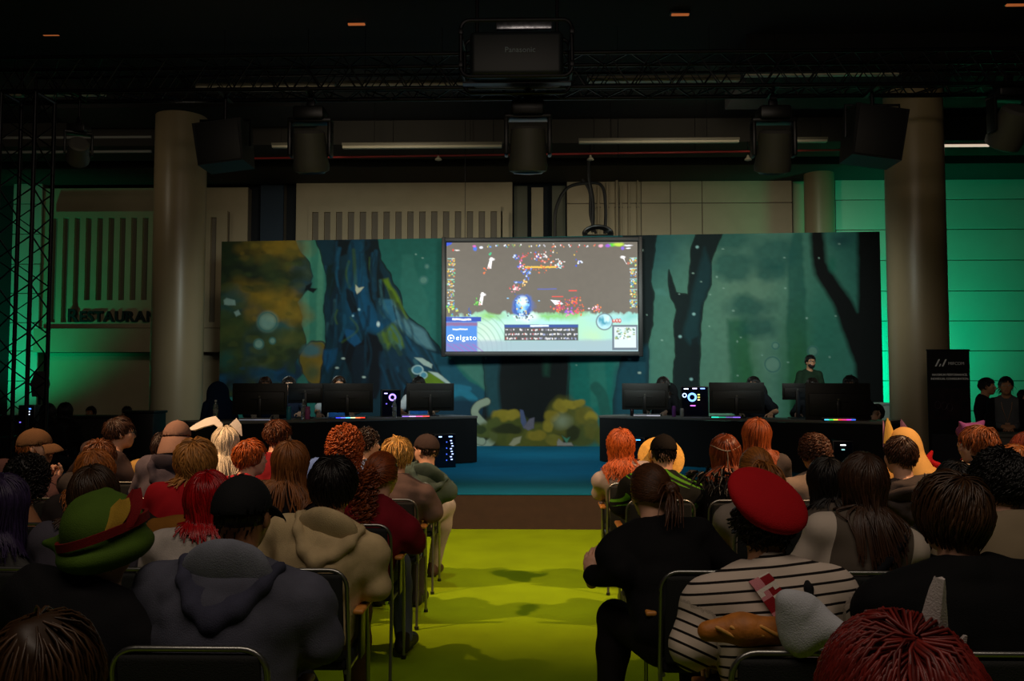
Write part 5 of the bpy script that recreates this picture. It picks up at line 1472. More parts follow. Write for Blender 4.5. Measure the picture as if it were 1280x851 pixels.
    # pale scroll
    for pts in ([(622, 502), (611, 507), (607, 516), (614, 526), (626, 537), (631, 547), (624, 555), (612, 556)], [(601, 527), (598, 540), (604, 549), (616, 552)]):
        c.stroke(pts, 5.0, '#8c9a88', 0.8, line='#1a2a2c')
    # bushes
    for x, y, rx, ry, col in ((648, 538, 28, 22, '#4c531f'), (640, 520, 12, 8, '#8a7c24'), (655, 520, 10, 7, '#93832a'), (632, 530, 8, 8, '#4a5424'), (618, 538, 10, 9, '#4b5526'), (616, 536, 7, 5, '#2c3a1c'), (668, 548, 20, 14, '#575a22'), (690, 545, 20, 16, '#5a5c22'), (684, 543, 12, 7, '#8a7a26'),
                              (722, 520, 26, 24, '#5a5a22'), (714, 508, 9, 8, '#93832a'), (728, 504, 10, 6, '#9a892c'), (738, 502, 7, 5, '#8f802a'), (702, 520, 9, 7, '#8a7a26'), (698, 532, 7, 7, '#93832a'), (744, 518, 12, 12, '#6a6424'), (752, 520, 8, 8, '#93832a'), (742, 545, 18, 14, '#4a5020'), (706, 549, 12, 8, '#77702a'), (650, 536, 18, 6, '#262c14'), (730, 540, 8, 10, '#2a2f16'), (752, 535, 10, 14, '#5f5d24'), (768, 545, 12, 14, '#55581f')):
        c.blob(x, y, rx, ry, col, 0.18, 2.5, 0.95)
    c.blob(716, 526, 9, 7, '#8f9a80', 0.8, 1, .8)
    c.poly([(664, 512), (668, 513), (672, 528), (669, 536), (665, 528)], '#4f5a80', 0.8, .4); c.poly([(668, 534), (676, 524), (682, 522), (681, 535), (674, 538)], '#6a6678', 0.8, .4)
    c.poly([(650, 556), (656, 548), (666, 545), (664, 553), (656, 558)], '#98957a', 0.8, .4); c.poly([(710, 552), (712, 548), (718, 553), (728, 553), (730, 557), (710, 557)], '#8f8a84', 0.8, .4); c.poly([(716, 544), (722, 548), (726, 546), (722, 554)], '#3f8068', .8, .4)
    # trunks at the right of the screen
    c.poly([(795, 288), (836, 288), (828, 330), (826, 352), (830, 368), (828, 405), (823, 430), (823, 478), (828, 558), (776, 558), (780, 500), (790, 440), (795, 400)], '#0b1b1e', 1.2, 1.5, line='#060f10')
    c.poly([(782, 470), (800, 432), (823, 432), (822, 480), (826, 558), (778, 558)], '#0f4656', 5, 1, .85)
    c.poly([(804, 357), (808, 368), (816, 378), (812, 381), (803, 381)], '#8fa4a0', 0.8, .4); c.poly([(803, 354), (806, 360), (803, 362)], '#8fa4a0', 0.8, .3)
    for x, y in ((806, 313), (816, 312), (814, 317), (811, 444), (800, 449), (812, 466)): c.blob(x, y, 2, 1.3, '#9ab0a8', .5, 0)
    c.poly([(882, 288), (915, 288), (907, 310), (900, 330), (899, 355), (891, 378), (889, 400), (886, 430), (884, 470), (887, 490), (892, 558), (850, 558), (854, 470), (855, 410), (857, 388), (852, 372), (849, 356), (848, 336), (853, 350), (858, 364), (871, 368), (873, 340), (877, 315)], '#0c1e20', 1.0, 1.5, line='#060f10')
    c.poly([(893, 310), (900, 330), (898, 354), (888, 385), (884, 430), (874, 432), (866, 420), (872, 390), (880, 350)], '#143a40', 3, 1.5, .8); c.poly([(876, 425), (884, 420), (883, 475), (872, 480)], '#0a1a1e', 1.5, 1, .9)
    for x, y in ((884, 309), (879, 393), (862, 421), (875, 474)): c.blob(x, y, 1.8, 1.6, '#8fc0c0', .5, 0)
    # dark blurred fork at the right edge
    c.poly([(1021, 285), (1036, 285), (1039, 330), (1052, 352), (1066, 374), (1075, 392), (1077, 285), (1110, 285), (1110, 565), (1072, 565), (1070, 455), (1058, 420), (1044, 380), (1025, 345), (1022, 320)], '#070b0b', 3.2, 1.0)
    c.blob(1046, 334, 5, 9, '#1e6a58', .5, 1, .7); c.blob(1057, 303, 12, 8, '#123a48', .8, 2, .6)
    # bubbles, fish, sparkles
    for x, y, r in ((338, 399, 12), (327, 428, 6), (345, 424, 4), (541, 347, 5), (545, 329, 3), (973, 456, 9), (1021, 440, 6), (977, 433, 4)):
        c.blob(x, y, r, r, '#7fa69a', .35, .3, .75 if x < 500 else .4, line='#2f6a68')
    c.poly([(279, 370), (283, 367), (294, 370), (295, 377), (286, 377), (280, 376)], '#7e9a92', .8, .4); c.poly([(293, 386), (299, 383), (302, 389), (296, 392)], '#7e9a92', .8, .4)
    for _ in range(46):
        x, y = rng.uniform(500, 1070), rng.uniform(298, 470)
        c.blob(x, y, rng.uniform(.7, 1.6), rng.uniform(.7, 1.4), '#9fc4b8', .5, 0, .6)
    c.C *= (0.93 + 0.14 * grid_noise(rng, c.X.shape, (60, 180)))[..., None]
    return c

def canvas_mesh(name, c, mapper, m, parent, quantize=False):
    V = mapper(c.X, c.Y).reshape(-1, 3)
    ny, nx = c.X.shape
    i = np.arange(ny * nx).reshape(ny, nx)
    Q = np.stack([i[:-1, :-1], i[1:, :-1], i[1:, 1:], i[:-1, 1:]], -1).reshape(-1, 4)
    return mesh_np(name, V, Q, m, parent, smooth=False, rgb=c.C.reshape(-1, 3))

# backdrop: stands on the stage, turned slightly (right end nearer)
BL, BR = Vector((at(275, 484, 18.5).x, 18.5, 0.40)), Vector((at(1103, 484, 17.62).x, 17.62, 0.40))
BTOP = 4.70
bd = empty('printed_backdrop', (BL + BR) / 2, 0, 'wide printed backdrop with a painted blue green forest at the rear of the stage', 'backdrop')
bu = (BR - BL).normalized(); bw = (BR - BL).length; bn = Vector((-bu.y, bu.x, 0))
ang = math.atan2(bu.y, bu.x); bd.rotation_euler = (0, 0, ang)
cv = paint_forest()
def bmap(X, Y):
    u = (X - 275) / (1103 - 275)
    v = (Y - 293) / (558 - 293)
    return np.stack([(u - 0.5) * bw, np.full(X.shape, -0.045), (1 - v) * (BTOP - 0.40)], -1)
canvas_mesh('printed_cloth', cv, bmap, attr_mat('print_ink', 'paint', 0.75, spec=0.2), bd)
MB().box((0, 0, (BTOP - 0.4) / 2), (bw, 0.08, BTOP - 0.4 - 0.002)).done('frame', M_BLACK, bd)
for k in range(5):
    x = -bw / 2 + 0.6 + k * (bw - 1.2) / 4
    MB().tube([(x, 0.05, 2.6), (x, 1.0, 0.03), (x, 0.05, 0.03)], 0.025, 8).done('brace', M_TRUSS, bd)

# ------------------------------------------------------------------ big screen with the match picture
YS = 17.62
SL, SR = at(556.5, 484, YS).x, at(799, 484, YS).x
ST, SB = at(677, 302, YS).z, at(677, 440.5, YS).z
sc = empty('projection_screen', ((SL + SR) / 2, YS, SB), 0, 'large black-framed screen showing a bright game match, hung in front of the backdrop', 'screen')
sw_, sh_ = SR - SL, ST - SB
def paint_game():
    rng = np.random.default_rng(11)
    c = Canvas(558.5, 796.5, 303.5, 438.5, 0.5, rng)
    c.C[:] = lin('#605950')
    c.C *= (0.97 + 0.06 * grid_noise(rng, c.X.shape, (30, 50)))[..., None]
    # playfield along the bottom
    c.poly([(556, 399), (600, 391), (700, 392), (740, 391), (800, 391), (800, 442), (556, 442)], '#9ccdbd', 2, 3)
    for x, y, rx, ry, col in ((612, 395, 14, 4, '#74b43c'), (690, 396, 26, 4, '#6fb648'), (720, 393, 14, 3, '#7cb860'), (725, 408, 12, 10, '#9ed0b4'), (660, 397, 12, 5, '#dff2ee'), (640, 410, 26, 8, '#b9dccf'), (690, 405, 20, 6, '#a4d8d4'), (770, 398, 26, 5, '#8fc8cc'), (740, 420, 14, 8, '#a9cfa8'), (605, 410, 12, 10, '#b7d0bc'), (610, 425, 16, 8, '#c2d4c8'), (790, 395, 10, 4, '#74b8b0')):
        c.blob(x, y, rx, ry, col, .7, 2, .85)
    for k in range(7):
        r = 10 + 6 * k; d = np.abs(np.hypot(c.X - 586, (c.Y - 436) * 1.0) - r - 8)
        c.blend(np.clip(1.2 - d / 1.0, 0, 1) * .45 * (c.X > 596) * (c.X < 640) * (c.Y > 394), '#6f9a86')
    c.poly([(596, 425), (800, 424), (800, 442), (596, 442)], '#8fa2b0', 2, .5, .8)
    c.poly([(625, 437), (720, 436), (720, 442), (625, 442)], '#9db0b8', 1, .4, .6)
    # sponsor panel
    c.poly([(556, 396), (597, 396), (597, 442), (556, 442)], '#3f7cc8', 1, 0)
    c.poly([(556, 396), (602, 396), (602, 401.5), (556, 401.5)], '#1f3f9c', .5, 0)
    c.poly([(556, 402.5), (597, 402.5), (597, 407), (556, 407)], '#7a5a86', 1, .5)
    c.poly([(556, 427), (597, 427), (597, 442), (556, 442)], '#6a74b0', 3, 1, .9)
    for k in range(5): c.stroke([(560 + 8 * k, 430), (566 + 8 * k, 434), (574 + 8 * k, 440)], .7, '#8a5aa8', .6, .7)
    c.poly([(566, 397.7), (590, 397.7), (590, 399.9), (566, 399.9)], '#e8eefc', .4, .6, .9); c.poly([(566, 410.5), (585, 410.5), (585, 412.2), (566, 412.2)], '#dfe6f6', .4, .5, .9)
    # scoreboard
    c.poly([(631, 405.5), (722.5, 405.5), (722.5, 425), (631, 425)], '#3a3236', .6, 0, .95)
    c.poly([(631, 405.5), (722.5, 405.5), (722.5, 409), (631, 409)], '#28468c', .6, 0); c.poly([(663, 406), (686, 406), (686, 408.4), (663, 408.4)], '#cfdcf2', .4, .3)
    for row in (412, 417.3, 422.6):
        for x in np.arange(633, 722, 1.6):
            if rng.random() < .78: c.blob(x, row + rng.uniform(-.5, .5), .75, rng.uniform(.7, 1.4), rng.choice(['#d8d8dc', '#b9b4c0', '#7c6a78', '#e8e4e0', '#a84a48'] if x < 676 else ['#d8d8dc', '#9aa4c8', '#e8e4e0', '#7c7a90']), .5, 0, .9)
    # ring and minimap
    for r, col in ((10.5, '#4a4a58'), (9.2, '#a9d4dc')): c.blob(755, 402, r, r, col, .08, 0)
    c.blob(754, 402, 6, 6, '#3d8ea4', .5, 3); c.blob(757, 399, 3, 4, '#bfe6ea', .5, 2)
    for x in (767, 770.5, 774): c.blob(x, 400.5, 2.2, 2.6, '#b04a44', .3, 1); c.blob(x, 400.5, 1, 1.2, '#e8c8c0', .5, 0)
    c.poly([(764.5, 406), (796, 406), (796, 437), (764.5, 437)], '#5c6a78', .5, 0); c.poly([(767, 408.5), (794, 408.5), (794, 434), (767, 434)], '#c4d2d4', .5, 0)
    for _ in range(46): c.blob(rng.uniform(769, 792), rng.uniform(410, 424), rng.uniform(.7, 1.8), rng.uniform(.6, 1.4), rng.choice(['#4a7a5c', '#2f4a44', '#6fb0a8', '#8a9a58', '#f0f4f0']), .5, 0, .9)
    # top bar
    c.poly([(558, 303), (566, 303), (564, 306), (558, 308)], '#2a4ac0', .5, 0)
    for x in np.arange(610, 745, 1.3):
        if (int(x) // 5) % 2 == 0 and rng.random() < .8: c.blob(x, 308 + rng.uniform(-1.5, 1.5), .7, 1.0, rng.choice(['#5a8fd8', '#c8b45a', '#e4e4e4', '#6a9a58'] if x < 676 else ['#c84a3c', '#d8845a', '#e4e4e4', '#b8b8c0']), .5, 0, .9)
    for x, y, rx, ry, col in ((594, 311, 2.4, 2.6, '#3f6ad0'), (593, 308, 2, 1.4, '#c45aa8'), (602, 309.5, 2, 1.4, '#d8dce8'), (567, 313, 1.2, 1.3, '#c83a2c'), (572, 313, 3, .9, '#cfc8c4'), (765, 307, 4, 2, '#4ab82c'), (773, 306.5, 6, 2, '#a8c83a'), (760, 308, 3, 2, '#8a4ac0'), (751, 308, 3, 2, '#d8a0b0'), (785, 308, 5, 1, '#d8d8dc'), (778, 311, 2, 2, '#7a5ac8'), (785, 311.5, 3, .9, '#d8d8dc')):
        c.blob(x, y, rx, ry, col, .4, .5)
    # side columns
    for x0, x1 in ((560, 569), (787, 795)):
        for k in range(5):
            yb = 324 + 13 * k
            for _ in range(26): c.blob(rng.uniform(x0, x1), yb + rng.uniform(-1, 9), rng.uniform(.5, 1.2), rng.uniform(.5, 1.1), rng.choice(['#d8a83a', '#5ab88a', '#c8d8e0', '#c87a3a', '#4a8ac8', '#3a6a4a', '#e0d05a']), .5, 0, .9)
            c.poly([(x0, yb - 1), (x0 + 8.5, yb - 1), (x0 + 8.5, yb), (x0, yb)], '#9ac8c4', .4, 0, .8)
    # units in the field
    def scatter(x, y, sx, sy, n, cols, r=(.5, 1.3)):
        for _ in range(n): c.blob(x + rng.normal() * sx, y + rng.normal() * sy, rng.uniform(*r), rng.uniform(*r), rng.choice(cols), .5, 0, .9)
    scatter(676, 322, 6, 4, 40, ['#c84a3c', '#4a6ac8', '#e8dcd8', '#b83a2c']); scatter(696, 330, 5, 4, 22, ['#c84a3c', '#e8dcd8', '#d86a3a']); scatter(659, 341, 4, 4, 26, ['#3a5ac8', '#5a8ae0', '#c8d8f0'])
    scatter(652, 333, 2.5, 2.5, 16, ['#e05a7a', '#f0dce0', '#4a5ac8']); scatter(653, 322, 2, 3, 8, ['#d85a4a', '#c85a9a']); scatter(645, 321, 1.6, 1.6, 12, ['#2f5ac8', '#c8d8f0']); scatter(700, 333, 2, 2, 10, ['#2fa0b8', '#c8f0f0']); scatter(723, 329, 2, 2, 10, ['#2f4ac8', '#dce4f4'])
    for x in np.arange(657, 695, 1.3): c.blob(x, 334.5 + rng.uniform(-.4, .4), .8, 1.1, '#e8b83a', .5, 0, .9)
    scatter(672, 336, 12, 3, 14, ['#e0703a', '#c8402c']); scatter(645, 361, 3.2, 1.8, 26, ['#f0e4e0', '#d88a9a', '#c8403c']); scatter(648, 353, 4, .6, 12, ['#3a6ac8', '#a8c0e8']); scatter(656, 354, 1.4, 2, 8, ['#e0a03a', '#f0c87a'])
    c.poly([(672, 361), (696, 361), (696, 362.2), (672, 362.2)], '#4a58b0', .5, .2, .8)
    for (x, y, h, tilt) in ((613, 328, 8, 1.5), (602, 372, 9, 1.5), (781, 325, 6, -4)):
        c.poly([(x - tilt - 1.6, y + h), (x + tilt - 1, y - h * .7), (x + tilt + 1.6, y - h * .7), (x + 1.6, y + h)], '#f4f0ee', .5, .3); c.blob(x + tilt + 1, y - h * .4, 3, 1.6, '#e8e4e4', .4, .5)
        c.blob(x - tilt, y + h - 1, 1.3, 1.6, '#c86a5a', .5, 0, .7)
    scatter(607, 341, 1, 2, 5, ['#d8482c', '#e0703a']); scatter(597, 378, 2, 3, 16, ['#3a8a2c', '#6ac84a']); scatter(613, 319, 1, 1, 5, ['#3ab07a'])
    for r, col in ((13, '#3a62b8'), (10.5, '#1c3a80'), (8.5, '#5a9ae0')): c.blob(654, 382, r, r, col, .16, 2.5, .9)
    c.blob(653.5, 377, 6, 6, '#cfeafc', .35, .4); c.blob(654, 388, 3, 4, '#9ad0f4', .6, 1); scatter(654, 382, 8, 7, 40, ['#2f4a98', '#8ac8f4', '#e0c85a', '#1a2a5c']); scatter(654, 395, 7, 2, 26, ['#2a2c38', '#e4e8f0', '#4a5a78'])
    c.poly([(688, 375), (700, 376), (704, 380), (694, 381)], '#f0f2f8', .5, .4); scatter(699, 384, 4, 3, 40, ['#d8482c', '#e8804a', '#b03a6a']); scatter(716, 377, 4.5, 3.5, 46, ['#d8582c', '#b8382c', '#e08a5a', '#7a3a8a']); scatter(723, 387, 3, 3, 24, ['#c8407a', '#d8582c']); scatter(713, 390, 3, 2.5, 22, ['#8a4ac8', '#d87aa8']); scatter(745, 385, 4, 2, 20, ['#d86a8a', '#e07a3a', '#f0dce0'])
    c.poly([(690, 370.4), (704, 370.4), (704, 371.6), (690, 371.6)], '#d8443a', .4, 0); c.poly([(711, 363), (721, 363), (721, 364.4), (711, 364.4)], '#d8443a', .4, 0)
    scatter(564, 388, 6, 5, 18, ['#5ac83a', '#3a8ac8', '#c8d85a']); scatter(588, 389, 2, 3, 9, ['#2c4a98', '#8ac8f4'])
    scatter(680, 318, 22, 8, 18, ['#c8402c', '#e0b83a', '#d8d8d8'], (.4, .9))
    return c
gv = paint_game()
def smap(X, Y):
    u = (X - 558.5) / 238.0; v = (Y - 303.5) / 135.0
    return np.stack([(u - .5) * (sw_ - 0.04), np.full(X.shape, -0.052), 0.02 + (1 - v) * (sh_ - 0.04)], -1)
canvas_mesh('picture', gv, smap, attr_mat('screen_light', 'paint', 0.5, emit=1.5), sc)
MB().box((0, 0, sh_ / 2), (sw_ + 0.02, 0.09, sh_ + 0.02)).done('panel', M_BLACK, sc)
f = MB(); fw_ = 0.085
for q in (-1, 1):
    f.box((q * (sw_ / 2 + fw_ / 2 - 0.01), -0.01, sh_ / 2), (fw_, 0.16, sh_ + 2 * fw_), 0.01)
    f.box((0, -0.01, sh_ / 2 + q * (sh_ / 2 + fw_ / 2 - 0.01)), (sw_ + 2 * fw_ - 0.02, 0.158, fw_), 0.01)
f.done('screen_frame', mat('screen_frame', '#141418', 0.45), sc)
for q in (-0.8, 0.8):
    MB().tube([(q * sw_ / 2, 0.02, sh_ + 0.05), (q * sw_ / 2, 0.02, 7.2 - SB)], 0.006, 6).done('suspension_cable', M_TRUSS, sc)
M_WHITE_E = mat('screen_white', '#f4f6fa', 0.5, emit=1.1)
def on_screen(px, py): 
    return Vector((((px - 558.5) / 238.0 - .5) * (sw_ - 0.04), -0.056, 0.02 + (1 - (py - 303.5) / 135.0) * (sh_ - 0.04)))
t = text_mesh('logo_lettering', 'elgato', 0.15, M_WHITE_E, 0.001, sc, 'LEFT', 1.14, 0.0)
t.matrix_local = Matrix.Translation(on_screen(570.5, 424.5)) @ Euler((math.pi / 2, 0, 0)).to_matrix().to_4x4() @ Matrix.Scale(1.0, 4)
b = MB(); c0 = on_screen(564.5, 422)
b.tube([c0 + Vector((0.062 * math.cos(a), 0, 0.062 * math.sin(a))) for a in np.linspace(R(-25), R(310), 26)], 0.009, 6)
b.prism([(c0.x - 0.02, c0.z + 0.03), (c0.x + 0.034, c0.z), (c0.x - 0.02, c0.z - 0.03)], c0.y - 0.003, c0.y + 0.002)
b.done('logo_mark', M_WHITE_E, sc)
# black loudspeaker-cable loops hung above the screen are built with the services
# ================================================================== stage tables, monitors, players
TAB = {'L': (Vector((-4.42, 11.45, 0.40)), Vector((-0.88, 14.1, 0.40))), 'R': (Vector((1.07, 14.35, 0.40)), Vector((4.68, 11.80, 0.40)))}
TZ = 1.145
def tab_frame(s):
    A, B_ = TAB[s]; u = (B_ - A).normalized(); n = Vector((-u.y, u.x, 0))
    return A, B_, u, n
def on_tab(s, px, off, z=TZ):
    """point on the table top 'off' behind its front edge that lies in the vertical plane of photo column px"""
    A, B_, u, n = tab_frame(s)
    d = CROT @ Vector(((px - CX) / F_PX, 0.05, -1.0))
    P0 = A + n * off
    # solve P0 + u*s  parallel to d in plan
    den = u.x * d.y - u.y * d.x
    k = (P0.y * d.x - P0.x * d.y) / den
    q = P0 + u * k
    return Vector((q.x, q.y, z))
for s, side in (('L', 'left'), ('R', 'right')):
    A, B_, u, n = tab_frame(s); Lg = (B_ - A).length; mid = (A + B_) / 2 + n * 0.4
    t = empty('stage_table', (mid.x, mid.y, 0.401), math.atan2(u.y, u.x), 'long %s-hand stage table with grey top and black skirt' % side, 'table')
    hgt = TZ - 0.401
    MB().box((0, 0, hgt - 0.02), (Lg, 0.8, 0.04), 0.006).done('tabletop', mat('grey_table_top', '#6f6a64', 0.45), t)
    sk = MB()
    npan = 3
    # gathered skirt cloth with soft folds
    rows = []
    nx = 120
    for i in range(nx + 1):
        x = -Lg / 2 + 0.01 + (Lg - 0.02) * i / nx
        rows.append([(x, -0.392 + 0.006 * math.sin(i * 1.7) * (1 - z / hgt), z) for z in np.linspace(0.012, hgt - 0.042, 5)])
    sheet('skirt', rows, 0.004, M_BLACKF, t)
    for q in (-1, 1):
        sheet('side_skirt', [[(q * (Lg / 2 - 0.012), y, z) for z in np.linspace(0.012, hgt - 0.042, 3)] for y in np.linspace(-0.39, 0.39, 9)], 0.004, M_BLACKF, t)
        for yy in (-0.34, 0.34): MB().cyl((q * (Lg / 2 - 0.08), yy, 0), (q * (Lg / 2 - 0.08), yy, hgt - 0.03), 0.02).done('leg', M_TRUSS, t)

def monitor(s, px0, px1, off, rot, label, py0=479, tz=0):
    c = on_tab(s, (px0 + px1) / 2, off)
    k = c.y / F_PX * 1.0
    w_ = (px1 - px0) * k / max(0.6, math.cos(rot)); h_ = w_ * 0.575
    top = 1.6 + (484 - py0) / F_PX * c.y
    t = empty('monitor', (c.x, c.y, TZ + 0.001), rot, label, 'monitor', 'monitors on the stage tables')
    zc = top - h_ / 2 - TZ
    # we see its back: the panel faces +y
    MB().box((0, 0, zc), (w_, 0.03, h_), 0.008).box((0, -0.02, zc - h_ * 0.08), (w_ * 0.9, 0.03, h_ * 0.62), 0.012).box((0, -0.038, zc - 0.005), (w_ * 0.32, 0.012, 0.012), 0.003).done('housing', mat('monitor_back', '#15130f', 0.5), t)
    MB().box((0, 0.0165, zc), (w_ - 0.02, 0.004, h_ - 0.02)).done('display', mat('display_glow', '#8fb4c8', 0.3, emit=0.35), t)
    MB().box((0, -0.05, zc * 0.5 + 0.01), (0.06, 0.025, zc), 0.008).done('stand', M_PLASTIC, t)
    MB().box((0, -0.02, 0.008), (0.26, 0.20, 0.016), 0.006).done('stand_foot', M_PLASTIC, t)
    MB().cyl((0, -0.0355, zc + 0.03), (0, -0.0365, zc + 0.03), 0.014, seg=20).done('badge', mat('badge_grey', '#6a665c', 0.4), t)
    return t
monitor('L', 362, 405, 0.62, R(6), 'monitor half hidden between two others on the left stage table')
monitor('L', 293, 361, 0.36, R(4), 'leftmost monitor on the left stage table')
monitor('L', 404, 467, 0.36, R(8), 'monitor above the lit keyboard on the left stage table')
monitor('L', 509.5, 567.5, 0.36, R(14), 'monitor nearest the end of the left stage table, right of the clear bottle')
monitor('R', 777.5, 833, 0.36, R(-14), 'monitor at the inner end of the right stage table, left of the purple can')
monitor('R', 886, 952, 0.36, R(-8), 'monitor right of the glass-sided computer on the right stage table', 478)
monitor('R', 976.5, 1012, 0.62, R(-5), 'monitor half hidden behind the outermost one on the right stage table')
monitor('R', 1005, 1084, 0.34, R(-2), 'outermost monitor above the coloured keyboard on the right stage table')

def keyboard(s, px, off, rot, cols, label):
    c = on_tab(s, px, off)
    t = empty('keyboard', (c.x, c.y, TZ + 0.001), rot, label, 'keyboard', 'gaming keyboards on the stage tables')
    MB().box((0, 0, 0.012), (0.44, 0.14, 0.022), 0.005).done('case', M_PLASTIC, t)
    k = MB()
    for i in range(15):
        for j in range(5): k.box((-0.20 + i * 0.0285, -0.052 + j * 0.026, 0.027), (0.024, 0.021, 0.010))
    k.done('keycaps', mat('keycaps_white', '#b8b8bc', 0.5), t, smooth=False)
    for i, cc in enumerate(cols):
        MB().box((-0.21 + 0.42 * (i + .5) / len(cols), -0.0725, 0.010), (0.42 / len(cols), 0.004, 0.012)).done('light_strip', mat('led_' + cc.strip('#'), cc, 0.5, emit=2.2), t, smooth=False)
keyboard('L', 322, 0.13, R(6), ['#48484c', '#50505a'], 'dim keyboard under the leftmost monitor')
keyboard('L', 440, 0.13, R(8), ['#3a48ff', '#6a7aff', '#58c8ff', '#d8e8b0', '#ff7a4a', '#e83a2a'], 'rainbow-lit white keyboard on the left stage table')
keyboard('L', 520, 0.13, R(14), ['#8a6ac8', '#c8a8e8', '#d85aa0', '#e8504a'], 'violet-lit keyboard beside the player in blue and white')
keyboard('R', 808, 0.16, R(-14), ['#6a6a70', '#8a8a94'], 'dim keyboard left of the purple can')
keyboard('R', 905, 0.15, R(-8), ['#2af0b8', '#1a8a6a', '#5a4a8a', '#7a5ad8'], 'keyboard with a green glowing corner on the right stage table')
keyboard('R', 1045, 0.13, R(-2), ['#48c8ff', '#3ad858', '#d8d83a', '#ff4a4a', '#ff3a7a', '#e03ad8', '#3a6aff'], 'multicoloured glowing keyboard at the outer end of the right table')

def bottle(s, px, off, py_top, label, col, kind):
    c = on_tab(s, px, off)
    h_ = (1.6 + (484 - py_top) / F_PX * c.y) - TZ
    h_ = max(0.1, h_)
    t = empty('bottle' if kind != 'can' else 'drink_can', (c.x, c.y, TZ + 0.001), 0, label, 'bottle' if kind != 'can' else 'can', None)
    if kind == 'clear':
        r = 0.034
        MB().lathe([(r * .9, 0), (r, 0.01), (r, h_ * .3), (r * .94, h_ * .33), (r, h_ * .36), (r, h_ * .62), (r * .8, h_ * .75), (r * .4, h_ * .88), (r * .38, h_ * .93)], seg=20).done('body', mat('clear_plastic', '#c8ccc4', 0.12, trans=0.75), t)
        MB().lathe([(r * 1.01, h_ * .38), (r * 1.01, h_ * .58)], seg=20).done('paper_sleeve', mat('sleeve_paper', '#8a8a88', .6), t)
        MB().lathe([(r * .45, h_ * .91), (r * .46, h_ * .99), (r * .4, h_)], seg=16).done('cap', mat('white_cap', '#c9c9c4', .4), t)
    elif kind == 'flask':
        r = 0.036
        MB().lathe([(r * .9, 0), (r, 0.008), (r, h_ * .72), (r * .85, h_ * .8)], seg=20).done('body', mat('flask_' + col.strip('#'), col, .35), t)
        MB().lathe([(r * .86, h_ * .79), (r * .9, h_ * .81), (r * .9, h_ * .97), (r * .8, h_)], seg=20).done('lid', mat('flask_' + col.strip('#'), col, .35), t)
    else:
        r = 0.031
        MB().lathe([(r * .8, 0), (r, 0.01), (r, h_ * .88), (r * .84, h_ * .97), (r * .84, h_)], seg=20).done('body', mat('can_' + col.strip('#'), col, .3, metal=.4), t)
        MB().lathe([(r * .8, h_ * 1.0), (r * .82, h_ * 1.01)], seg=20).done('lid', M_STEEL, t)
bottle('L', 272, .12, 500, 'clear plastic bottle at the left end of the left stage table', '#ffffff', 'clear')
bottle('L', 363, .12, 508, 'teal flask between the monitors on the left stage table', '#2f8aa0', 'flask')
bottle('L', 381, .20, 499, 'clear plastic bottle beside the pink flask', '#ffffff', 'clear')
bottle('L', 386.5, .12, 508, 'pink flask on the left stage table', '#b85a90', 'flask')
bottle('L', 494, .12, 499, 'clear plastic bottle beside the player in blue and white', '#ffffff', 'clear')
bottle('R', 841, .10, 507, 'purple drink can on the right stage table', '#8a4a98', 'can')
bottle('R', 851, .12, 510, 'silver drink can next to the purple can', '#a8a49c', 'can')
bottle('R', 789, .10, 511, 'dark drink can under the inner right monitor', '#2a2024', 'can')

def pc_tower(loc, rz, w_, d_, h_, label, leds):
    t = empty('computer_tower', loc, rz, label, 'computer')
    MB().box((0, 0, h_ / 2), (w_, d_, h_), 0.008).done('case', M_PLASTIC, t)
    MB().box((0, -d_ / 2 - 0.002, h_ / 2), (w_ - 0.03, 0.004, h_ - 0.03)).done('glass_panel', mat('dark_glass', '#0a1224', 0.08), t)
    for kind, x, z, a, cc in leds:
        y = -d_ / 2 - 0.006
        m = mat('led_' + cc.strip('#'), cc, 0.5, emit=2.2)
        if kind == 'ring':
            MB().tube([(x + a * math.cos(q), y, z + a * math.sin(q)) for q in np.linspace(0, 2 * math.pi, 25)[:-1]], a * 0.28, 8, closed=True).done('fan_light', m, t)
        else:
            MB().box((x, y, z), (a, 0.004, 0.016), 0.001).done('light_strip', m, t)
c = on_tab('L', 489, 0.55); 
pc_tower((c.x, c.y, TZ + .001), R(12), 0.30, 0.40, 0.42, 'computer tower with a violet fan ring on the left stage table', [('ring', 0.02, 0.30, 0.045, '#a88aff'), ('bar', -0.08, 0.36, 0.05, '#c8b8ff'), ('bar', -0.07, 0.20, 0.02, '#6a5ad8'), ('bar', 0.03, 0.16, 0.03, '#8a7ad8')])
c = on_tab('R', 867, 0.45)
pc_tower((c.x, c.y, TZ + .001), R(-10), 0.42, 0.24, 0.47, 'glass-sided computer tower with blue lights on the right stage table', [('ring', -0.04, 0.30, 0.055, '#7ab0ff'), ('ring', -0.155, 0.33, 0.028, '#b8d4ff'), ('bar', -0.13, 0.43, 0.07, '#e8f0ff'), ('bar', 0.0, 0.435, 0.07, '#e8d8ff'), ('bar', 0.12, 0.435, 0.07, '#8ab0ff'), ('bar', 0.06, 0.30, 0.035, '#e8d85a'), ('bar', 0.06, 0.34, 0.035, '#d8e87a'), ('bar', 0.06, 0.26, 0.035, '#e8e0a0'), ('bar', -0.03, 0.17, 0.08, '#c86ad8')])
c = on_tab('L', 553, -0.30, 0.401)
pc_tower((c.x, c.y, 0.402), R(24), 0.34, 0.34, 0.50, 'lit computer tower standing on the stage in front of the left table', [('bar', -0.08, 0.46, 0.05, '#b8d4ff'), ('bar', 0.08, 0.46, 0.06, '#9ac0ff')] + [('bar', 0.10 + 0.012 * ((k * 7) % 3 - 1), 0.40 - 0.04 * k, 0.03, '#a8b8f0') for k in range(8)] + [('bar', 0.02, 0.38 - 0.09 * k, 0.015, '#3a5ad8') for k in range(4)])
c = on_tab('L', 322, -0.25, 0.401)
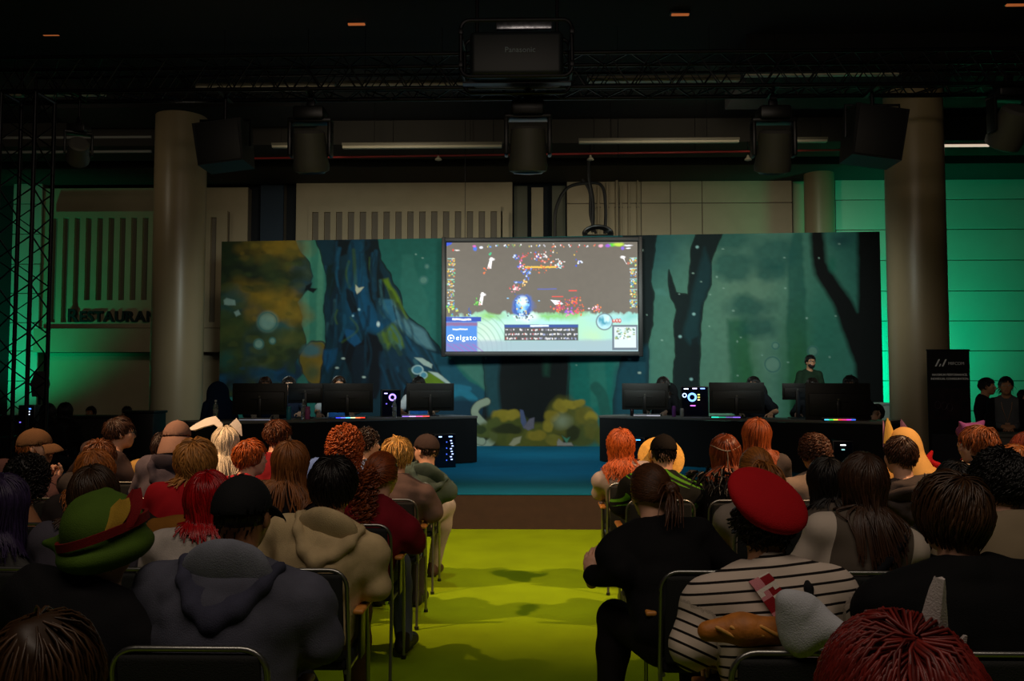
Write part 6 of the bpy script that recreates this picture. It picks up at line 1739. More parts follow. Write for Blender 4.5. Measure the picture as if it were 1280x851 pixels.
pc_tower((c.x, c.y, 0.402), R(20), 0.24, 0.34, 0.46, 'computer tower with a blue light on the stage behind the short brown hair', [('bar', 0.03, 0.34, 0.05, '#a8b0ff'), ('bar', 0.04, 0.22, 0.03, '#3a4ad8')])
c = on_tab('R', 799, -0.25, 0.401)
pc_tower((c.x, c.y, 0.402), R(-24), 0.24, 0.34, 0.44, 'computer tower with a cyan light in front of the right table', [('bar', 0.02, 0.40, 0.07, '#58b8ff')])
c = on_tab('R', 1048, -0.25, 0.401)
pc_tower((c.x, c.y, 0.402), R(-12), 0.26, 0.34, 0.50, 'computer tower with a white light in front of the right table', [('bar', 0.0, 0.44, 0.07, '#f0f0e8'), ('bar', 0.0, 0.38, 0.04, '#6a9a98')])

def gaming_chair(loc, rz, col, label):
    t = empty('gaming_chair', loc, rz, label, 'chair', 'gaming chairs behind the stage tables')
    rng = np.random.default_rng(3)
    m = cloth(col, .08)
    solid('backrest', [ell((0, -0.27, 0.78), (0.25, 0.07, 0.34)), ell((0, -0.30, 1.10), (0.17, 0.06, 0.19), k=.05), cone((-.24, -.22, .72), (-.2, -.22, .95), .05, .05), cone((.24, -.22, .72), (.2, -.22, .95), .05, .05)], m, t, 0.018)
    solid('seat', [ell((0, 0, 0.48), (0.27, 0.27, 0.075)), cone((-.25, -.15, .51), (-.25, .2, .51), .05, .05), cone((.25, -.15, .51), (.25, .2, .51), .05, .05)], m, t, 0.018)
    for q in (-1, 1): MB().box((q * .31, 0, .66), (.08, .26, .03), .01).cyl((q * .31, -.04, .42), (q * .31, -.04, .65), .018).done('armrest', M_PLASTIC, t)
    MB().cyl((0, 0, .06), (0, 0, .43), .03).done('gas_lift', M_PLASTIC, t)
    for k in range(5):
        a = 2 * math.pi * k / 5
        MB().tube([(0, 0, .10), (.3 * math.cos(a), .3 * math.sin(a), .06)], [.03, .018], 8).cyl((.3 * math.cos(a), .3 * math.sin(a) - .015, .03), (.3 * math.cos(a), .3 * math.sin(a) + .015, .03), .03).done('castor_leg', M_PLASTIC, t)
    return t

def player(s, px, py, off, rot, p, chair_col, chair_label, chair_off=0.0, cx=None):
    q = on_tab(s, px, off, 0.402)
    Y = q.y
    crown = at(px, py, Y + 0.0)
    fz = 0.402
    p = dict(p); p['head'] = (0.0, 0.06, min(max(crown.z - fz, 1.16), 1.36))
    root, B = person(p, (q.x, q.y, fz), rot, lod=1.1)
    f = Vector((-math.sin(rot), math.cos(rot), 0))
    cpos = Vector((q.x, q.y, fz)) - f * 0.0
    gaming_chair(cpos, rot, chair_col, chair_label)
FL, FR = R(180 + 22), R(180 - 22)
JER = dict(col='#2f6fc0', col2='#c9ccd0', mode='sleeves', sleeve='short', bulk=0.02)
player('L', 333, 472, 1.15, FL, dict(label='player with short brown hair behind the leftmost monitor', hair=SHORT('#3a2214', .04), top=dict(col='#23324e'), arms='keys', face=1, skin='mid', legs='#1a1c22'), '#131a2c', 'navy gaming chair of the player behind the leftmost monitor')
player('L', 362, 472, 1.75, FL, dict(label='player with dark hair in a headset behind the half hidden left monitor', hair=SHORT('#17100c', .05), top=dict(col='#1a2438'), arms='keys', face=1, extra=x_headset), '#10131c', 'dark gaming chair of the player behind the half hidden left monitor')
player('L', 424, 471, 1.15, FL, dict(label='player with cropped hair and blue white jersey behind the rainbow-lit keyboard', hair=SHORT('#3a2418', .02), top=JER, arms=dict(el=(-.3, .12, .82), er=(.34, .10, .82), wl=(-.13, .40, .80), wr=(.36, .38, .80)), face=1, skin='mid', extra=x_headset), '#10131c', 'dark gaming chair of the player with cropped hair')
player('L', 523, 468, 1.15, FL, dict(label='player in a blue white jersey and headset at the inner end of the left table', hair=SHORT('#17100c', .08, th=.02), top=JER, arms=dict(el=(-.3, .12, .82), er=(.34, .10, .82), wl=(-.13, .40, .80), wr=(.36, .38, .80)), face=1, skin='mid', extra=x_headset), '#10131c', 'dark gaming chair at the inner end of the left table')
player('R', 829, 468, 1.15, FR, dict(label='player with long dark hair in black, face beside the inner right monitor', hair=LONG('#1c110c', .36), top=dict(col='#0d0d10'), arms='keys', face=1, extra=x_headset, look=(6, 0, 0)), '#0c0d10', 'black gaming chair beside the inner right monitor')
player('R', 941, 471, 1.15, FR, dict(label='player with dark hair in a black jersey right of the middle right monitor', hair=SHORT('#14100e', .06), top=dict(col='#0e1016', sleeve='short'), arms=dict(el=(-.34, .14, .82), er=(.3, .12, .82), wl=(-.30, .42, .80), wr=(.16, .42, .80)), face=1, skin='mid'), '#0c0d10', 'black gaming chair of the player in the black jersey')
player('R', 1014, 473, 1.45, FR, dict(label='player with short dark hair just below the standing bearded person', hair=SHORT('#1c130e', .04), top=dict(col='#14151a'), arms='keys', face=1), '#0c0d10', 'black gaming chair below the standing bearded person')
player('R', 1061, 467, 1.15, FR, dict(label='player with round dark hair behind the outermost right monitor', hair=SHORT('#120d0c', .08, th=.022), top=dict(col='#17161a', sleeve='short'), arms=dict(el=(-.34, .14, .82), er=(.3, .12, .82), wl=(-.33, .42, .80), wr=(.10, .42, .80)), face=1, skin='mid'), '#0c0d10', 'black gaming chair behind the outermost right monitor')
# empty navy chair at the far left of the table
q = on_tab('L', 284, 0.95, 0.402); gaming_chair(q, R(180 + 40), '#0f2038', 'navy gaming chair at the outer end of the left stage table')

# standing people
def standing(px, py, Y, fz, rz, p):
    c = at(px, py, Y); p = dict(p); p['stand'] = True
    p['head'] = (0, 0.03, c.z - fz - 0.02)
    return person(p, (c.x, Y, fz), rz, lod=1.1)
standing(1012, 443, 16.6, 0.402, R(180 + 8), dict(label='standing bearded person with glasses in a dark green T-shirt behind the right table', hair=SHORT('#14100e', .035), beard='#17100d', face=1, skin='mid', top=dict(col='#1c3020', sleeve='short', bulk=.014), arms='front', legs='#15171c', extra=x_glasses))
standing(1231, 471, 12.95, 0.0, R(180 + 55), dict(label='standing person in a black jacket left of the two talking by the banner', hair=SHORT('#140f0d', .035), face=1, skin='mid', top=dict(col='#0d0e10', bulk=.022), arms='front', legs='#0f1013', extra=x_lanyard))
standing(1257, 470, 12.25, 0.0, R(180 - 25), dict(label='standing person with tied dark hair, grey top and lanyard by the green wall', hair=dict(st='tied', col='#17100d', L=.18), face=1, skin='mid', top=dict(col='#5a5c60', col2='#0d0e10', mode='sleeves', bulk=.02), arms='front', legs='#101114', extra=x_lanyard, w=.92))
standing(1280, 486, 13.6, 0.0, R(180), dict(label='person standing at the right picture edge beside the green wall', hair=SHORT('#14100e', .05), face=1, skin='mid', top=dict(col='#0e0f12'), arms='front'))
# ================================================================== rig, services, banner, side areas
def truss_mesh(L, s=0.40, step=0.5, r=0.024, rb=0.010):
    """box truss along +x from 0 to L, chords at +-s/2"""
    b = MB()
    for y in (-s / 2, s / 2):
        for z in (-s / 2, s / 2): b.cyl((0, y, z), (L, y, z), r, seg=10)
    n = int(L / step)
    for i in range(n):
        x0, x1 = i * L / n, (i + 1) * L / n
        xm = (x0 + x1) / 2
        for y in (-s / 2, s / 2): b.tube([(x0, y, -s / 2), (xm, y, s / 2), (x1, y, -s / 2)], rb, 6)
        for z in (-s / 2, s / 2): b.tube([(x0, -s / 2, z), (xm, s / 2, z), (x1, -s / 2, z)], rb, 6)
    return b
def truss(loc, L, rot, label, s=0.40):
    t = empty('lighting_truss', loc, 0, label, 'truss')
    o = truss_mesh(L, s).done('lattice', M_TRUSS, t); o.rotation_euler = rot
    for e in (0, L):
        q = MB()
        for a, c in (((-1, -1), (-1, 1)), ((-1, 1), (1, 1)), ((1, 1), (1, -1)), ((1, -1), (-1, -1))): q.cyl((e, a[0] * s / 2, a[1] * s / 2), (e, c[0] * s / 2, c[1] * s / 2), .022, seg=8)
        o = q.done('end_frame', M_TRUSS, t); o.rotation_euler = rot
    return t
YT = 10.2
zt = (at(640, 118, YT).z + at(640, 73, YT).z) / 2
truss((-7.6, YT, zt), 15.4, (0, 0, 0), 'long black lattice truss hanging across the hall below the projector')
xl = at(25, 484, 10.0).x
truss((xl, 10.0, 0.02), zt - 0.3, (0, -math.pi / 2, 0), 'upright black lattice tower at the left picture edge', 0.40)
truss((-7.6, 12.9, 6.15), 15.6, (0, 0, 0), 'second black lattice truss close to the ceiling, behind the projector', 0.36)

def stage_light(px, py, Y, scale, pan, tilt, label):
    c = at(px, py, Y)
    t = empty('stage_light', c, 0, label, 'stage light', None)
    t.scale = (scale,) * 3
    top = zt - 0.2
    # clamp + base + yoke arms + head (local origin = head centre)
    MB().box((0, 0, .44), (.36, .30, .16), .03).done('base_box', M_PLASTIC, t)
    MB().box((0, 0, .56), (.10, .06, .12), .01).cyl((-.03, 0, .63), (.03, 0, .63), .045, seg=14).box((0, 0, (zt - .2 - c.z) / scale), (.05, .44 / scale, .05)).cyl((0, 0, .6), (0, 0, (zt - .2 - c.z) / scale), .02).done('clamp', M_TRUSS, t)
    Rp = Euler((0, 0, R(pan)))
    for q in (-1, 1):
        o = MB().box((q * .235, 0, .16), (.045, .16, .44), .018).done('yoke_arm', M_PLASTIC, t); o.rotation_euler = Rp
    o = MB().box((0, 0, .365), (.52, .18, .06), .02).done('yoke_bridge', M_PLASTIC, t); o.rotation_euler = Rp
    rng = np.random.default_rng(1)
    h = MB(); prof = [(.02, .25), (.15, .25), (.185, .22), (.195, .05), (.20, -.08), (.215, -.16), (.205, -.22), (.17, -.235), (.02, -.235)]
    h.lathe(prof[::-1], seg=28)
    o = h.done('head_housing', mat('head_grey', '#55534e', .6), t); o.rotation_euler = (R(tilt), 0, R(pan))
    l = MB(); l.lathe([(.165, -.236), (.15, -.25), (.05, -.258), (.002, -.26)], seg=28)
    o2 = l.done('lens', mat('lens_glass', '#14161a', .35), t); o2.rotation_euler = (R(tilt), 0, R(pan))
    return t
stage_light(388, 190, YT, 1.0, 0, 18, 'moving stage light hanging at left of centre under the truss')
stage_light(660, 188, YT, 1.08, 0, 12, 'moving stage light hanging above the big screen')
stage_light(967, 190, YT, 1.0, 0, 20, 'moving stage light hanging right of the big screen')
stage_light(98, 190, YT, .62, 30, 60, 'small stage light beside the left lattice tower')
stage_light(1262, 160, YT, .95, 10, 40, 'stage light hanging near the right picture edge')

def loudspeaker(px, py, Y, w_, h_, tilt, pan, label):
    c = at(px, py, Y)
    t = empty('loudspeaker', c, R(pan), label, 'loudspeaker')
    # wedge cabinet, narrower at the back
    prof = [(-w_ / 2, -h_ / 2), (w_ / 2, -h_ / 2), (w_ / 2 * 1.08, h_ / 2), (-w_ / 2 * 1.08, h_ / 2)]
    o = MB().prism(prof, -.22, .22).done('cabinet', M_PLASTIC, t); o.rotation_euler = (0, R(tilt), 0)
    o = MB().box((0, -.225, 0), (w_ * .94, .012, h_ * .94), .004).done('grille', mat('speaker_grille', '#101010', .6), t); o.rotation_euler = (0, R(tilt), 0)
    MB().tube([(-w_ * .56, 0, 0), (-w_ * .56, 0, h_ * .62), (w_ * .56, 0, h_ * .62), (w_ * .56, 0, 0)], .018, 8).done('bracket', M_TRUSS, t)
    MB().cyl((0, 0, h_ * .60), (0, 0, zt - .2 - c.z), .02).box((0, 0, zt - .2 - c.z), (.05, .44, .05)).done('hanging_pole', M_TRUSS, t)
    return t
loudspeaker(281, 183, YT, .53, .50, -7, 0, 'black loudspeaker hanging in front of the left column')
loudspeaker(1091, 171, YT, .56, .60, 8, 0, 'black loudspeaker hanging in front of the right column')

# projector in its cage
YP = 9.6
pc = at(646, 73, YP)
t = empty('projector', pc, 0, 'large dark projector in a tubular cage hanging from the ceiling', 'projector')
k = YP / F_PX
o = solid('housing', [cone((-.42, -.2, .24), (.42, -.2, .24), .03), cone((-.40, -.25, -.20), (.40, -.25, -.20), .03), cone((-.42, .4, .24), (.42, .4, .24), .03), cone((-.40, .4, -.20), (.40, .4, -.20), .03)], M_HOUSING, t, 0.03) if False else MB().box((0, .0, -.02), (1.02, .46, .50), .06, seg=4).done('housing', mat('projector_shell', '#161d20', .5), t)
for y in (-.30, .24):
    pts = []
    W2, H2, rr = .60, .31, .10
    for cx_, cz_, a0 in ((W2 - rr, H2 - rr, 0), (-W2 + rr, H2 - rr, 90), (-W2 + rr, -H2 + rr, 180), (W2 - rr, -H2 + rr, 270)):
        for a in np.linspace(a0, a0 + 90, 6): pts.append((cx_ + rr * math.cos(R(a)), y, cz_ + rr * math.sin(R(a))))
    MB().tube(pts, .022, 8, closed=True).done('cage_tube', M_TRUSS, t)
for x in (-.6, .6):
    for z in (-.18, .18): MB().cyl((x, -.30, z), (x, .24, z), .018).box((x, -.30, z), (.05, .07, .07), .01).done('cage_strut', M_TRUSS, t)
MB().cyl((0, .22, 0), (0, .34, 0), .11, .10, 24).done('lens', mat('lens_glass', '#14161a', .35), t)
MB().box((0, .0, -.285), (1.2, .10, .02)).done('cradle', M_TRUSS, t)
for x in (-.45, .45): MB().cyl((x, .1, .3), (x, .1, 7.2 - pc.z), .02).done('hanging_pole', M_TRUSS, t)
MB().box((.08, .1, .36), (.62, .3, .10), .01).done('bracket_plate', mat('worn_aluminium', '#8a8d96', .25, metal=.9, var=.5, vscale=30), t)
w_ = text_mesh('lettering', 'Panasonic', .085, mat('lettering_grey', '#7a8a94', .5), .002, t)
w_.matrix_local = Matrix.Translation((.04, -.236, -.02)) @ Euler((math.pi / 2, 0, 0)).to_matrix().to_4x4()

# ceiling tubes, pipes
def tube_light(px0, px1, py, Y, hpx, label, m=None, emit=False):
    a, b_ = at(px0, py, Y), at(px1, py, Y); L = b_.x - a.x; h_ = hpx / F_PX * Y
    t = empty('tube_light', (a + b_) / 2, 0, label, 'ceiling lamp', None)
    MB().box((0, 0, h_ * .25), (L, .12, h_ * .5), .004).done('casing', mat('lamp_casing', '#6a6455', .5), t)
    MB().box((0, 0, -h_ * .25), (L - .02, .10, h_ * .5), .008).done('diffuser', m or M_TUBE, t)
    for q in (-.3, .3): MB().cyl((L * q, 0, h_ * .4), (L * q, 0, 7.2 - a.z), .005, seg=6).done('hanger', M_TRUSS, t)
tube_light(340, 398, 182, 17.0, 6, 'unlit tube lamp left of the hanging stage light')
tube_light(428, 628, 182, 17.0, 7, 'long unlit tube lamp left of centre, above the backdrop')
tube_light(723, 924, 176, 17.0, 6, 'long unlit tube lamp right of centre, above the backdrop')
tube_light(994, 1034, 175, 17.0, 6, 'short unlit tube lamp beside the right stage light')
tube_light(1178, 1238, 181, 17.0, 4, 'lit tube lamp right of the right column', mat('lit_diffuser', '#e8d0b8', .5, emit=.8))
tube_light(245, 420, 108, 13.4, 7, 'unlit tube lamp seen through the truss, above the left column')
tube_light(424, 585, 105, 13.4, 7, 'unlit tube lamp seen through the truss, left of the projector')
tube_light(734, 925, 99, 13.4, 7, 'unlit tube lamp seen through the truss, right of the projector')
tube_light(930, 1126, 92, 13.4, 6, 'unlit tube lamp seen through the truss, toward the right column')
tube_light(-8, 132, 117, 13.4, 7, 'unlit tube lamp in the upper left corner region')
t = empty('fire_pipe', (0, 18.0, at(640, 196, 18).z), 0, 'thin red pipe running along the ceiling above the backdrop', 'pipe')
xa, xb = at(305, 200, 18).x, at(1060, 190, 18).x
MB().cyl((xa, 0, 0), (xb, 0, 0.1), .022, seg=12).done('pipe_run', M_RED, t)
for i in range(6):
    x = xa + (xb - xa) * (i + .5) / 6
    MB().cyl((x, 0, .03), (x, 0, .9), .006, seg=6).done('hanger', M_TRUSS, t)
for px in (548, 738, 935):
    p_ = at(px, 200, 18.0); t2 = empty('sprinkler_head', p_, 0, 'small pale ceiling fitting below the red pipe %s' % {548: 'left of the screen centre', 738: 'above the vertical pipes', 935: 'beside the right stage light'}[px], 'ceiling fitting')
    MB().lathe([(.02, .10), (.03, .06), (.07, .02), (.075, 0), (.03, -.015)][::-1], seg=16).done('rosette', M_TUBE, t2)
    MB().cyl((0, 0, .06), (0, 0, .4), .01).done('stem', M_TRUSS, t2)
struct('trim_13', MB().cyl((at(-20, 165, 18.0).x, 18.0, at(60, 172, 18).z), (at(190, 165, 18).x, 18.0, at(60, 172, 18).z), .03).cyl((at(-20, 165, 18.0).x, 18.0, at(60, 190, 18).z), (at(190, 165, 18).x, 18.0, at(60, 190, 18).z), .03), mat('ceiling_conduit', '#8a8a84', .4))
# orange ceiling lamps far up
for px, py, place in ((65, 43, 'upper left corner'), (446, 30, 'left of the projector'), (850, 18, 'right of the projector'), (1268, 6, 'upper right corner')):
    Y = 5.45 * F_PX / (484 - py)
    p_ = at(px, py, Y)
    t = empty('ceiling_lamp', p_, 0, 'small orange glowing ceiling lamp, ' + place, 'ceiling lamp', None)
    MB().box((0, 0, .02), (.30, .10, .05), .01).done('casing', M_PLASTIC, t)
    MB().box((0, -.02, -.012), (.26, .05, .028), .006).done('glow_strip', mat('orange_lamp', '#ff8a4a', .5, emit=.28), t)
    MB().cyl((0, 0, .04), (0, 0, 7.2 - p_.z), .012).done('stem', M_TRUSS, t)

# pipes and cables on the rear wall above the screen
labels = ['left end', 'second from left', 'third from left, tall', 'middle', 'third from right', 'second from right', 'right end']
for i, (px, top, r_) in enumerate(((748, 232, .030), (759, 229, .028), (771, 218, .036), (776, 232, .024), (786, 228, .022), (797, 222, .020), (741, 234, .018))):
    a = at(px, top, 21.85)
    t = empty('wall_pipe', (a.x, 21.85, 4.0), 0, 'thin pale vertical pipe on the rear wall above the screen', 'pipe', 'vertical pipes above the screen')
    MB().cyl((0, 0, 0), (0, 0, a.z - 4.0), r_, seg=12).done('pipe_run', M_CREAM, t)
    for z in (.5, 1.3, 2.1): MB().box((0, .02, z), (r_ * 3.2, .05, .03)).done('pipe_clip', M_GROOVE, t)
def cable(pts, r_, label):
    P = [Vector(q) for q in pts]; D = []
    n = len(P)
    for i in range(n - 1):
        p0, p1, p2, p3 = (P[max(0, min(n - 1, i + k_))] for k_ in (-1, 0, 1, 2))
        for t_ in np.linspace(0, 1, 8)[:-1]: D.append(.5 * ((2 * p1) + (p2 - p0) * t_ + (2 * p0 - 5 * p1 + 4 * p2 - p3) * t_ * t_ + (3 * p1 - p0 - 3 * p2 + p3) * t_ ** 3))
    D.append(P[-1])
    return tag(MB().tube(D, r_, 8).done('black_cable', M_PLASTIC), label, 'cable')
YC = 18.7
cable([at(694, 298, YC), at(695, 262, YC), at(708, 236, YC), at(730, 229, YC), at(752, 232, YC), at(757, 260, YC), at(756, 292, YC)], .035, 'thick black cable arching above the screen')
cable([at(736, 190, YC), at(736, 222, YC), at(741, 250, YC), at(741, 290, YC)], .04, 'black cable hanging straight down to the top of the screen')
cable([at(728, 224, YC), at(737, 240, YC), at(738, 270, YC), at(745, 292, YC)], .028, 'thinner black cable beside the straight hanging one')
tt = empty('cable_coil', at(747, 294, 18.2), 0, 'coil of black cable lying on top of the backdrop above the screen', 'cable')
cc = MB()
for j in range(4):
    cc.tube([(.30 * math.cos(a) * (1 - .07 * j), .05 * j - .1 + .02 * math.sin(3 * a), .02 + .16 * max(-.3, math.sin(a)) * (1 - .05 * j)) for a in np.linspace(0, 2 * math.pi, 31)[:-1]], .028, 8, closed=True)
cc.done('loops', M_PLASTIC, tt)

# restaurant sign letters on the left facade
M_SIGN = mat('sign_letters', '#15141c', .5)
sg = empty('restaurant_sign', at(84, 402, 21.63), 0, 'dark raised sign reading Restaurant on the left facade', 'sign')
xcur = 0.0
for i, ch in enumerate('RESTAURANT'):
    big = i == 0
    o = text_mesh('letter', ch, .46 if big else .37, M_SIGN, .035, sg, 'LEFT', 1.0, .010)
    o.matrix_local = Matrix.Translation((xcur, 0, 0)) @ Euler((math.pi / 2, 0, 0)).to_matrix().to_4x4()
    wch = max(v.co.x for v in o.data.vertices)
    xcur += wch + .012

# roll-up banner
YB = 13.6
bc = at(1186, 484, YB); bwid = 52 / F_PX * YB; btop = at(1186, 437.5, YB).z
t = empty('rollup_banner', (bc.x, YB, 0), 0, 'black roll-up banner with white lettering in front of the right column', 'banner')
MB().box((0, 0, btop / 2 + .03), (bwid, .006, btop - .08)).done('banner_sheet', mat('banner_black', '#0b0b0e', .5), t)
MB().box((0, 0, .05), (bwid + .06, .20, .09), .02).done('cassette', M_STEEL, t)
MB().box((0, 0, btop), (bwid + .02, .02, .025), .005).done('top_rail', M_PLASTIC, t)
MB().cyl((0, .03, .08), (0, .03, btop), .012).done('support_pole', M_STEEL, t)
MB().box((.0, -.0035, btop * .30), (bwid * .86, .002, btop * .22)).done('grey_panel', mat('banner_grey', '#26262a', .5), t)
MB().box((.0, -.0035, btop * .62), (bwid * .92, .002, btop * .22)).done('picture_panel', mat('banner_dark_red', '#1c0d10', .5, var=.8, vscale=7), t)
Mw = mat('banner_white', '#f0f0f0', .5)
def btext(s_, size, px, py, al='CENTER', sp=1.0, off=0.0):
    q = at(px, py, YB); o = text_mesh('lettering', s_, size, Mw, .001, t, al, sp, off)
    o.matrix_local = Matrix.Translation((q.x - bc.x, -.006, q.z)) @ Euler((math.pi / 2, 0, 0)).to_matrix().to_4x4()
    return o
btext('MIFCOM', .064, 1185, 456, 'LEFT')
btext('MAXIMUM PERFORMANCE.', .046, 1187, 469.5, sp=.95, off=.001); btext('INDIVIDUAL CONFIGURATION.', .044, 1187, 474.5, sp=.9, off=.001)
lg = MB()
for px in (1172, 1176.5, 1180.5):
    q = at(px, 453.5, YB); x, z = q.x - bc.x, q.z
    lg.prism([(x - .045, z - .055), (x - .02, z - .055), (x + .035, z + .055), (x + .010, z + .055)] if px != 1176.5 else [(x - .04, z - .055), (x - .02, z - .055), (x - .002, z - .015), (x - .022, z - .015)], -.007, -.004)
lg.done('logo_mark', Mw, t)
rr = MB()
for i, (px, py) in enumerate(((1172, 506), (1180, 507), (1187, 509))):
    q = at(px, py, YB); rr.tube([(q.x - bc.x + .04 * math.cos(a), -.006, q.z + .06 * math.sin(a)) for a in np.linspace(0, 2 * math.pi, 19)[:-1]], .003, 5, closed=True)
rr.done('printed_rings', mat('banner_grey_ink', '#4a3a3c', .5), t)

# counters and things at the sides
def counter(x0, x1, Y, ztop, m, label, d=.6):
    t = empty('counter', ((x0 + x1) / 2, Y, 0), 0, label, 'counter')
    MB().box((0, 0, ztop / 2 - .02), (x1 - x0, d, ztop - .04), .01).done('cabinet', m, t)
    MB().box((0, 0, ztop - .02), (x1 - x0 + .04, d + .04, .04), .01).done('counter_top', m, t)
M_CNT = mat('dark_counter', '#15130f', .6)
counter(at(-60, 500, 16).x, at(150, 500, 16).x, 16.0, at(60, 519, 16).z, M_CNT, 'long dark counter in front of the restaurant facade')
counter(at(150, 500, 14).x, at(187, 500, 14).x, 14.4, at(160, 513, 14.4).z, mat('black_case', '#0e0d0c', .5), 'tall black case in front of the left column', .5)
counter(at(1214, 500, 11.2).x, at(1330, 500, 11.2).x, 11.2, at(1240, 541, 11.2).z, mat('grey_counter', '#5a5450', .6), 'low grey counter in front of the standing people at right')
counter(at(1084, 500, 16.2).x, at(1106, 500, 16.2).x, 16.2, at(1095, 503, 16.2).z, mat('pale_case', '#8a958c', .6), 'pale case at the right end of the backdrop', .5)

t = empty('loudspeaker', at(50, 480, 15.2), R(20), 'small black loudspeaker on a pole by the green corner', 'loudspeaker')
z0 = t.location.z
MB().prism([(-.10, -.22), (.10, -.22), (.14, .0), (.10, .22), (-.06, .22), (-.13, .02)], -.12, .12).done('cabinet', M_PLASTIC, t)
MB().cyl((0, 0, -.2), (0, 0, -z0 + .02), .02).done('pole', M_TRUSS, t)
for k in range(3):
    a = 2 * math.pi * k / 3
    MB().cyl((0, 0, -z0 + .5), (.35 * math.cos(a), .35 * math.sin(a), -z0 + .015), .012).done('tripod_leg', M_TRUSS, t)
c0 = at(40, 520, 12.5)
pc_tower((c0.x, 12.5, c0.z - .28), R(10), .22, .40, .44, 'small computer with a bright screen strip left of the dark silhouettes', [('bar', .02, .35, .05, '#d8e4ff'), ('bar', .02, .31, .05, '#d8e4ff'), ('bar', .03, .39, .06, '#4a8aff'), ('bar', -.08, .2, .02, '#6a5ad8')])
MB_t = empty('side_table', (c0.x, 12.5, 0), 0, 'small dark table carrying the computer at far left', 'table')
zt_ = c0.z - .285
MB().box((0, 0, zt_ - .02), (.7, .6, .04), .008).done('tabletop', M_CNT, MB_t)
for q in (-1, 1):
    for y in (-.25, .25): MB().cyl((q * .3, y, 0), (q * .3, y, zt_ - .03), .02).done('leg', M_TRUSS, MB_t)

# seated or standing dark figures around the sides
def side_person(px, py, Y, p, seat=True, rz=math.pi):
    c = at(px, py, Y)
    p = dict(p); hz = c.z - .02
    if hz < 1.5:
        p['head'] = (0, .05, hz); p['hip'] = (0, 0, max(.45, hz - .78))
        person(p, (c.x, Y, 0), rz, lod=1.3)
        s_ = empty('stool', (c.x, Y, 0), 0, 'dark stool under the ' + ' '.join(p['label'].split()[:9]), 'stool')
        zz = p['hip'][2] - .11
        MB().cyl((0, 0, zz - .05), (0, 0, zz), .17, seg=20).done('seat', M_PLASTIC, s_)
        for a in range(4): MB().cyl((.1 * math.cos(a * math.pi / 2 + .78), .1 * math.sin(a * math.pi / 2 + .78), zz - .04), (.18 * math.cos(a * math.pi / 2 + .78), .18 * math.sin(a * math.pi / 2 + .78), .005), .014).done('leg', M_TRUSS, s_)
side_person(58, 503, 12.0, dict(label='dark long-haired silhouette left of another in front of the dark counter', hair=LONG('#0c0a0a', .34), top=dict(col='#0c0c0e')), rz=0)
side_person(80, 502, 12.75, dict(label='dark long-haired silhouette with broad shoulders in front of the dark counter', hair=LONG('#0c0a0a', .36), top=dict(col='#0c0c0e')), rz=0)
side_person(115, 507, 17.0, dict(label='small distant person with dark hair behind the long dark counter', hair=SHORT('#1c120e', .03), top=dict(col='#1a1816'), face=1, skin='tan'))
side_person(160, 507, 17.0, dict(label='small distant person behind the tall black case', hair=SHORT('#1c120e', .03), top=dict(col='#1a1816'), face=1, skin='tan'))
side_person(1096, 505, 13.9, dict(label='person with bushy dark hair at the outer end of the right table', hair=dict(st='curly', col='#0d0b0a', L=.14, curl=.012, th=.03, n=260), top=dict(col='#101012')), rz=R(150))

# things on and beside the seats
bg = empty('baguette', (0, 0, 0), 0, 'golden brown baguette across the back of the striped shirt', 'bread')
pb, bb = [(o, B) for o, B in PEOPLE if 'striped' in o['label']][0]
q0 = pb.location
ctr = Vector(bb.NB) + q0
rng = np.random.default_rng(8)
p1 = at(884, 789, 2.60); p2 = at(975, 787, 2.585)
bg.location = (p1 + p2) / 2
a1, a2 = np.array(p1 - bg.location), np.array(p2 - bg.location)
mid_ = (a1 + a2) / 2
solid('crust', [cone(a1, mid_, .030, .042, .03), cone(mid_, a2, .042, .040, .03)], mat('bread_crust', '#b06a22', .6, bump=.6, bscale=60, var=.25, vscale=30), bg, .007, wr=.006, rng=rng, wf=(20, 60))
for k in range(4):
    c_ = a1 + (a2 - a1) * (.2 + .2 * k)
    solid('score_mark', [cone(c_ + v3(-.022, -.036, .020), c_ + v3(.026, -.040, -.004), .006, .006, .004)], mat('bread_score', '#d89a4a', .7), bg, .004)
bag = empty('cloth_bundle', at(1008, 778, 2.53), 0, 'pale bluish white cloth bundle hanging at the striped shirt, right of the baguette', 'cloth')
k = 2.55 / F_PX
tip = v3(*(at(1050, 792, 2.50) - bag.location))
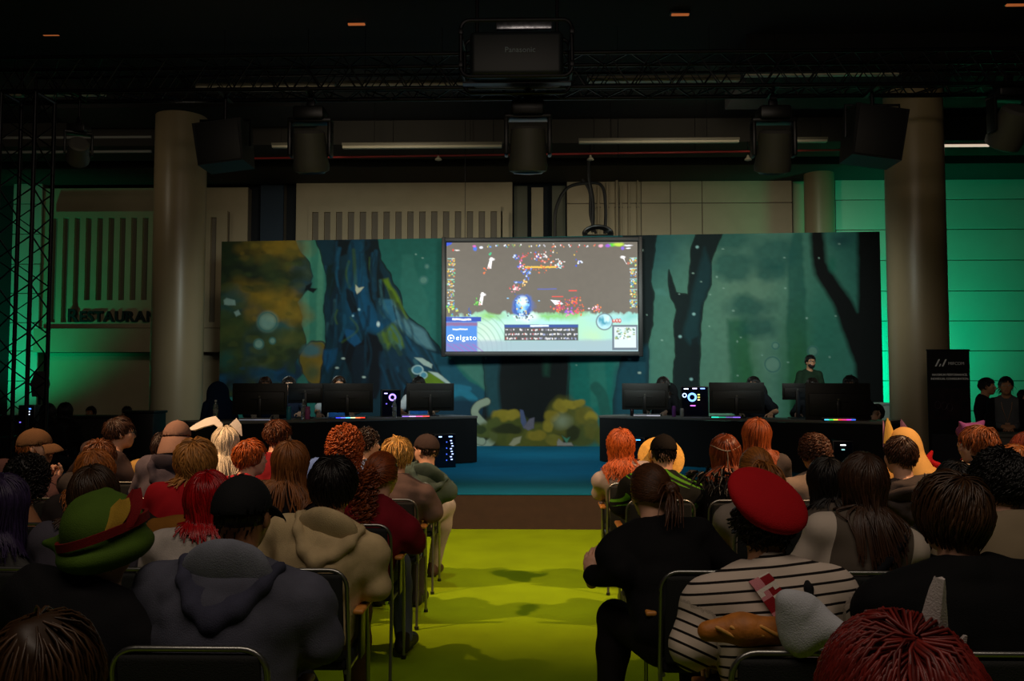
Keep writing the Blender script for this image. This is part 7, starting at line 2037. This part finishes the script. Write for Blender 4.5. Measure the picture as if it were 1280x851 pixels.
solid('cloth', [ell((-.02, 0, .005), (.062, .030, .078), rotm(0, 0, 22), .03), cone((-.05, 0, .055), (-.03, 0, -.06), .026, .030, .04), cone((.0, 0, .03), tip, .036, .014, .05), cone((.0, 0, -.04), tip, .034, .014, .05)], cloth('#b4b6bc', .05), bag, .007, wr=.006, rng=rng, wf=(24, 60), fold=1.0)
coat = empty('draped_coat', at(218, 662, 4.42), 0, 'ochre coat hanging over a chair back left of the bright red hair', 'coat')
solid('coat_cloth', [ell((0, 0, -.03), (.13, .06, .07)), cone((-.10, 0, .02), (.10, 0, .02), .05, .045, .05), cone((.05, 0, -.05), (.07, 0, -.30), .06, .05, .05), cone((-.06, 0, -.05), (-.07, 0, -.28), .06, .05, .05)], cloth('#8a5a1e', .1), coat, .011, wr=.012, rng=rng, wf=(14, 40))

# ------------------------------------------------------------------ finer pieces go one level deeper, under their part
SUB = {'hood_lining': 'hood', 'cap_brim': 'cap', 'cap_button': 'cap', 'arm_bracket': 'armrest', 'keycaps': 'case', 'light_strip': ('glass_panel', 'case'), 'fan_light': 'glass_panel',
       'stand_foot': 'stand', 'badge': 'housing', 'paper_sleeve': 'body', 'hat_band': ('straw_hat', 'felt_hat'), 'feather': 'felt_hat', 'ear': 'hood', 'ear_lining': 'hood',
       'lettering': 'banner_sheet', 'logo_mark': ('banner_sheet', 'picture'), 'grey_panel': 'banner_sheet', 'picture_panel': 'banner_sheet', 'printed_rings': 'banner_sheet', 'logo_lettering': 'picture', 'lens': 'head_housing'}
base = lambda o: o.name.split('.')[0]
for root in [o for o in SC.objects if o.parent is None and o.children]:
    kids = sorted(root.children, key=lambda o: o.name); used = {}
    for ch in kids:
        want = SUB.get(base(ch))
        if not want: continue
        want = (want,) if isinstance(want, str) else want
        c_ = [k for k in kids if base(k) in want]
        c_.sort(key=lambda k: want.index(base(k)))
        if not c_: continue
        same = [k for k in c_ if base(k) == base(c_[0])]
        i = used.get(base(ch), 0); used[base(ch)] = i + 1
        par = same[i % len(same)]
        m_ = par.matrix_basis.inverted() @ ch.matrix_basis
        ch.parent = par
        ch.matrix_parent_inverse = Matrix.Identity(4)
        ch.matrix_basis = m_
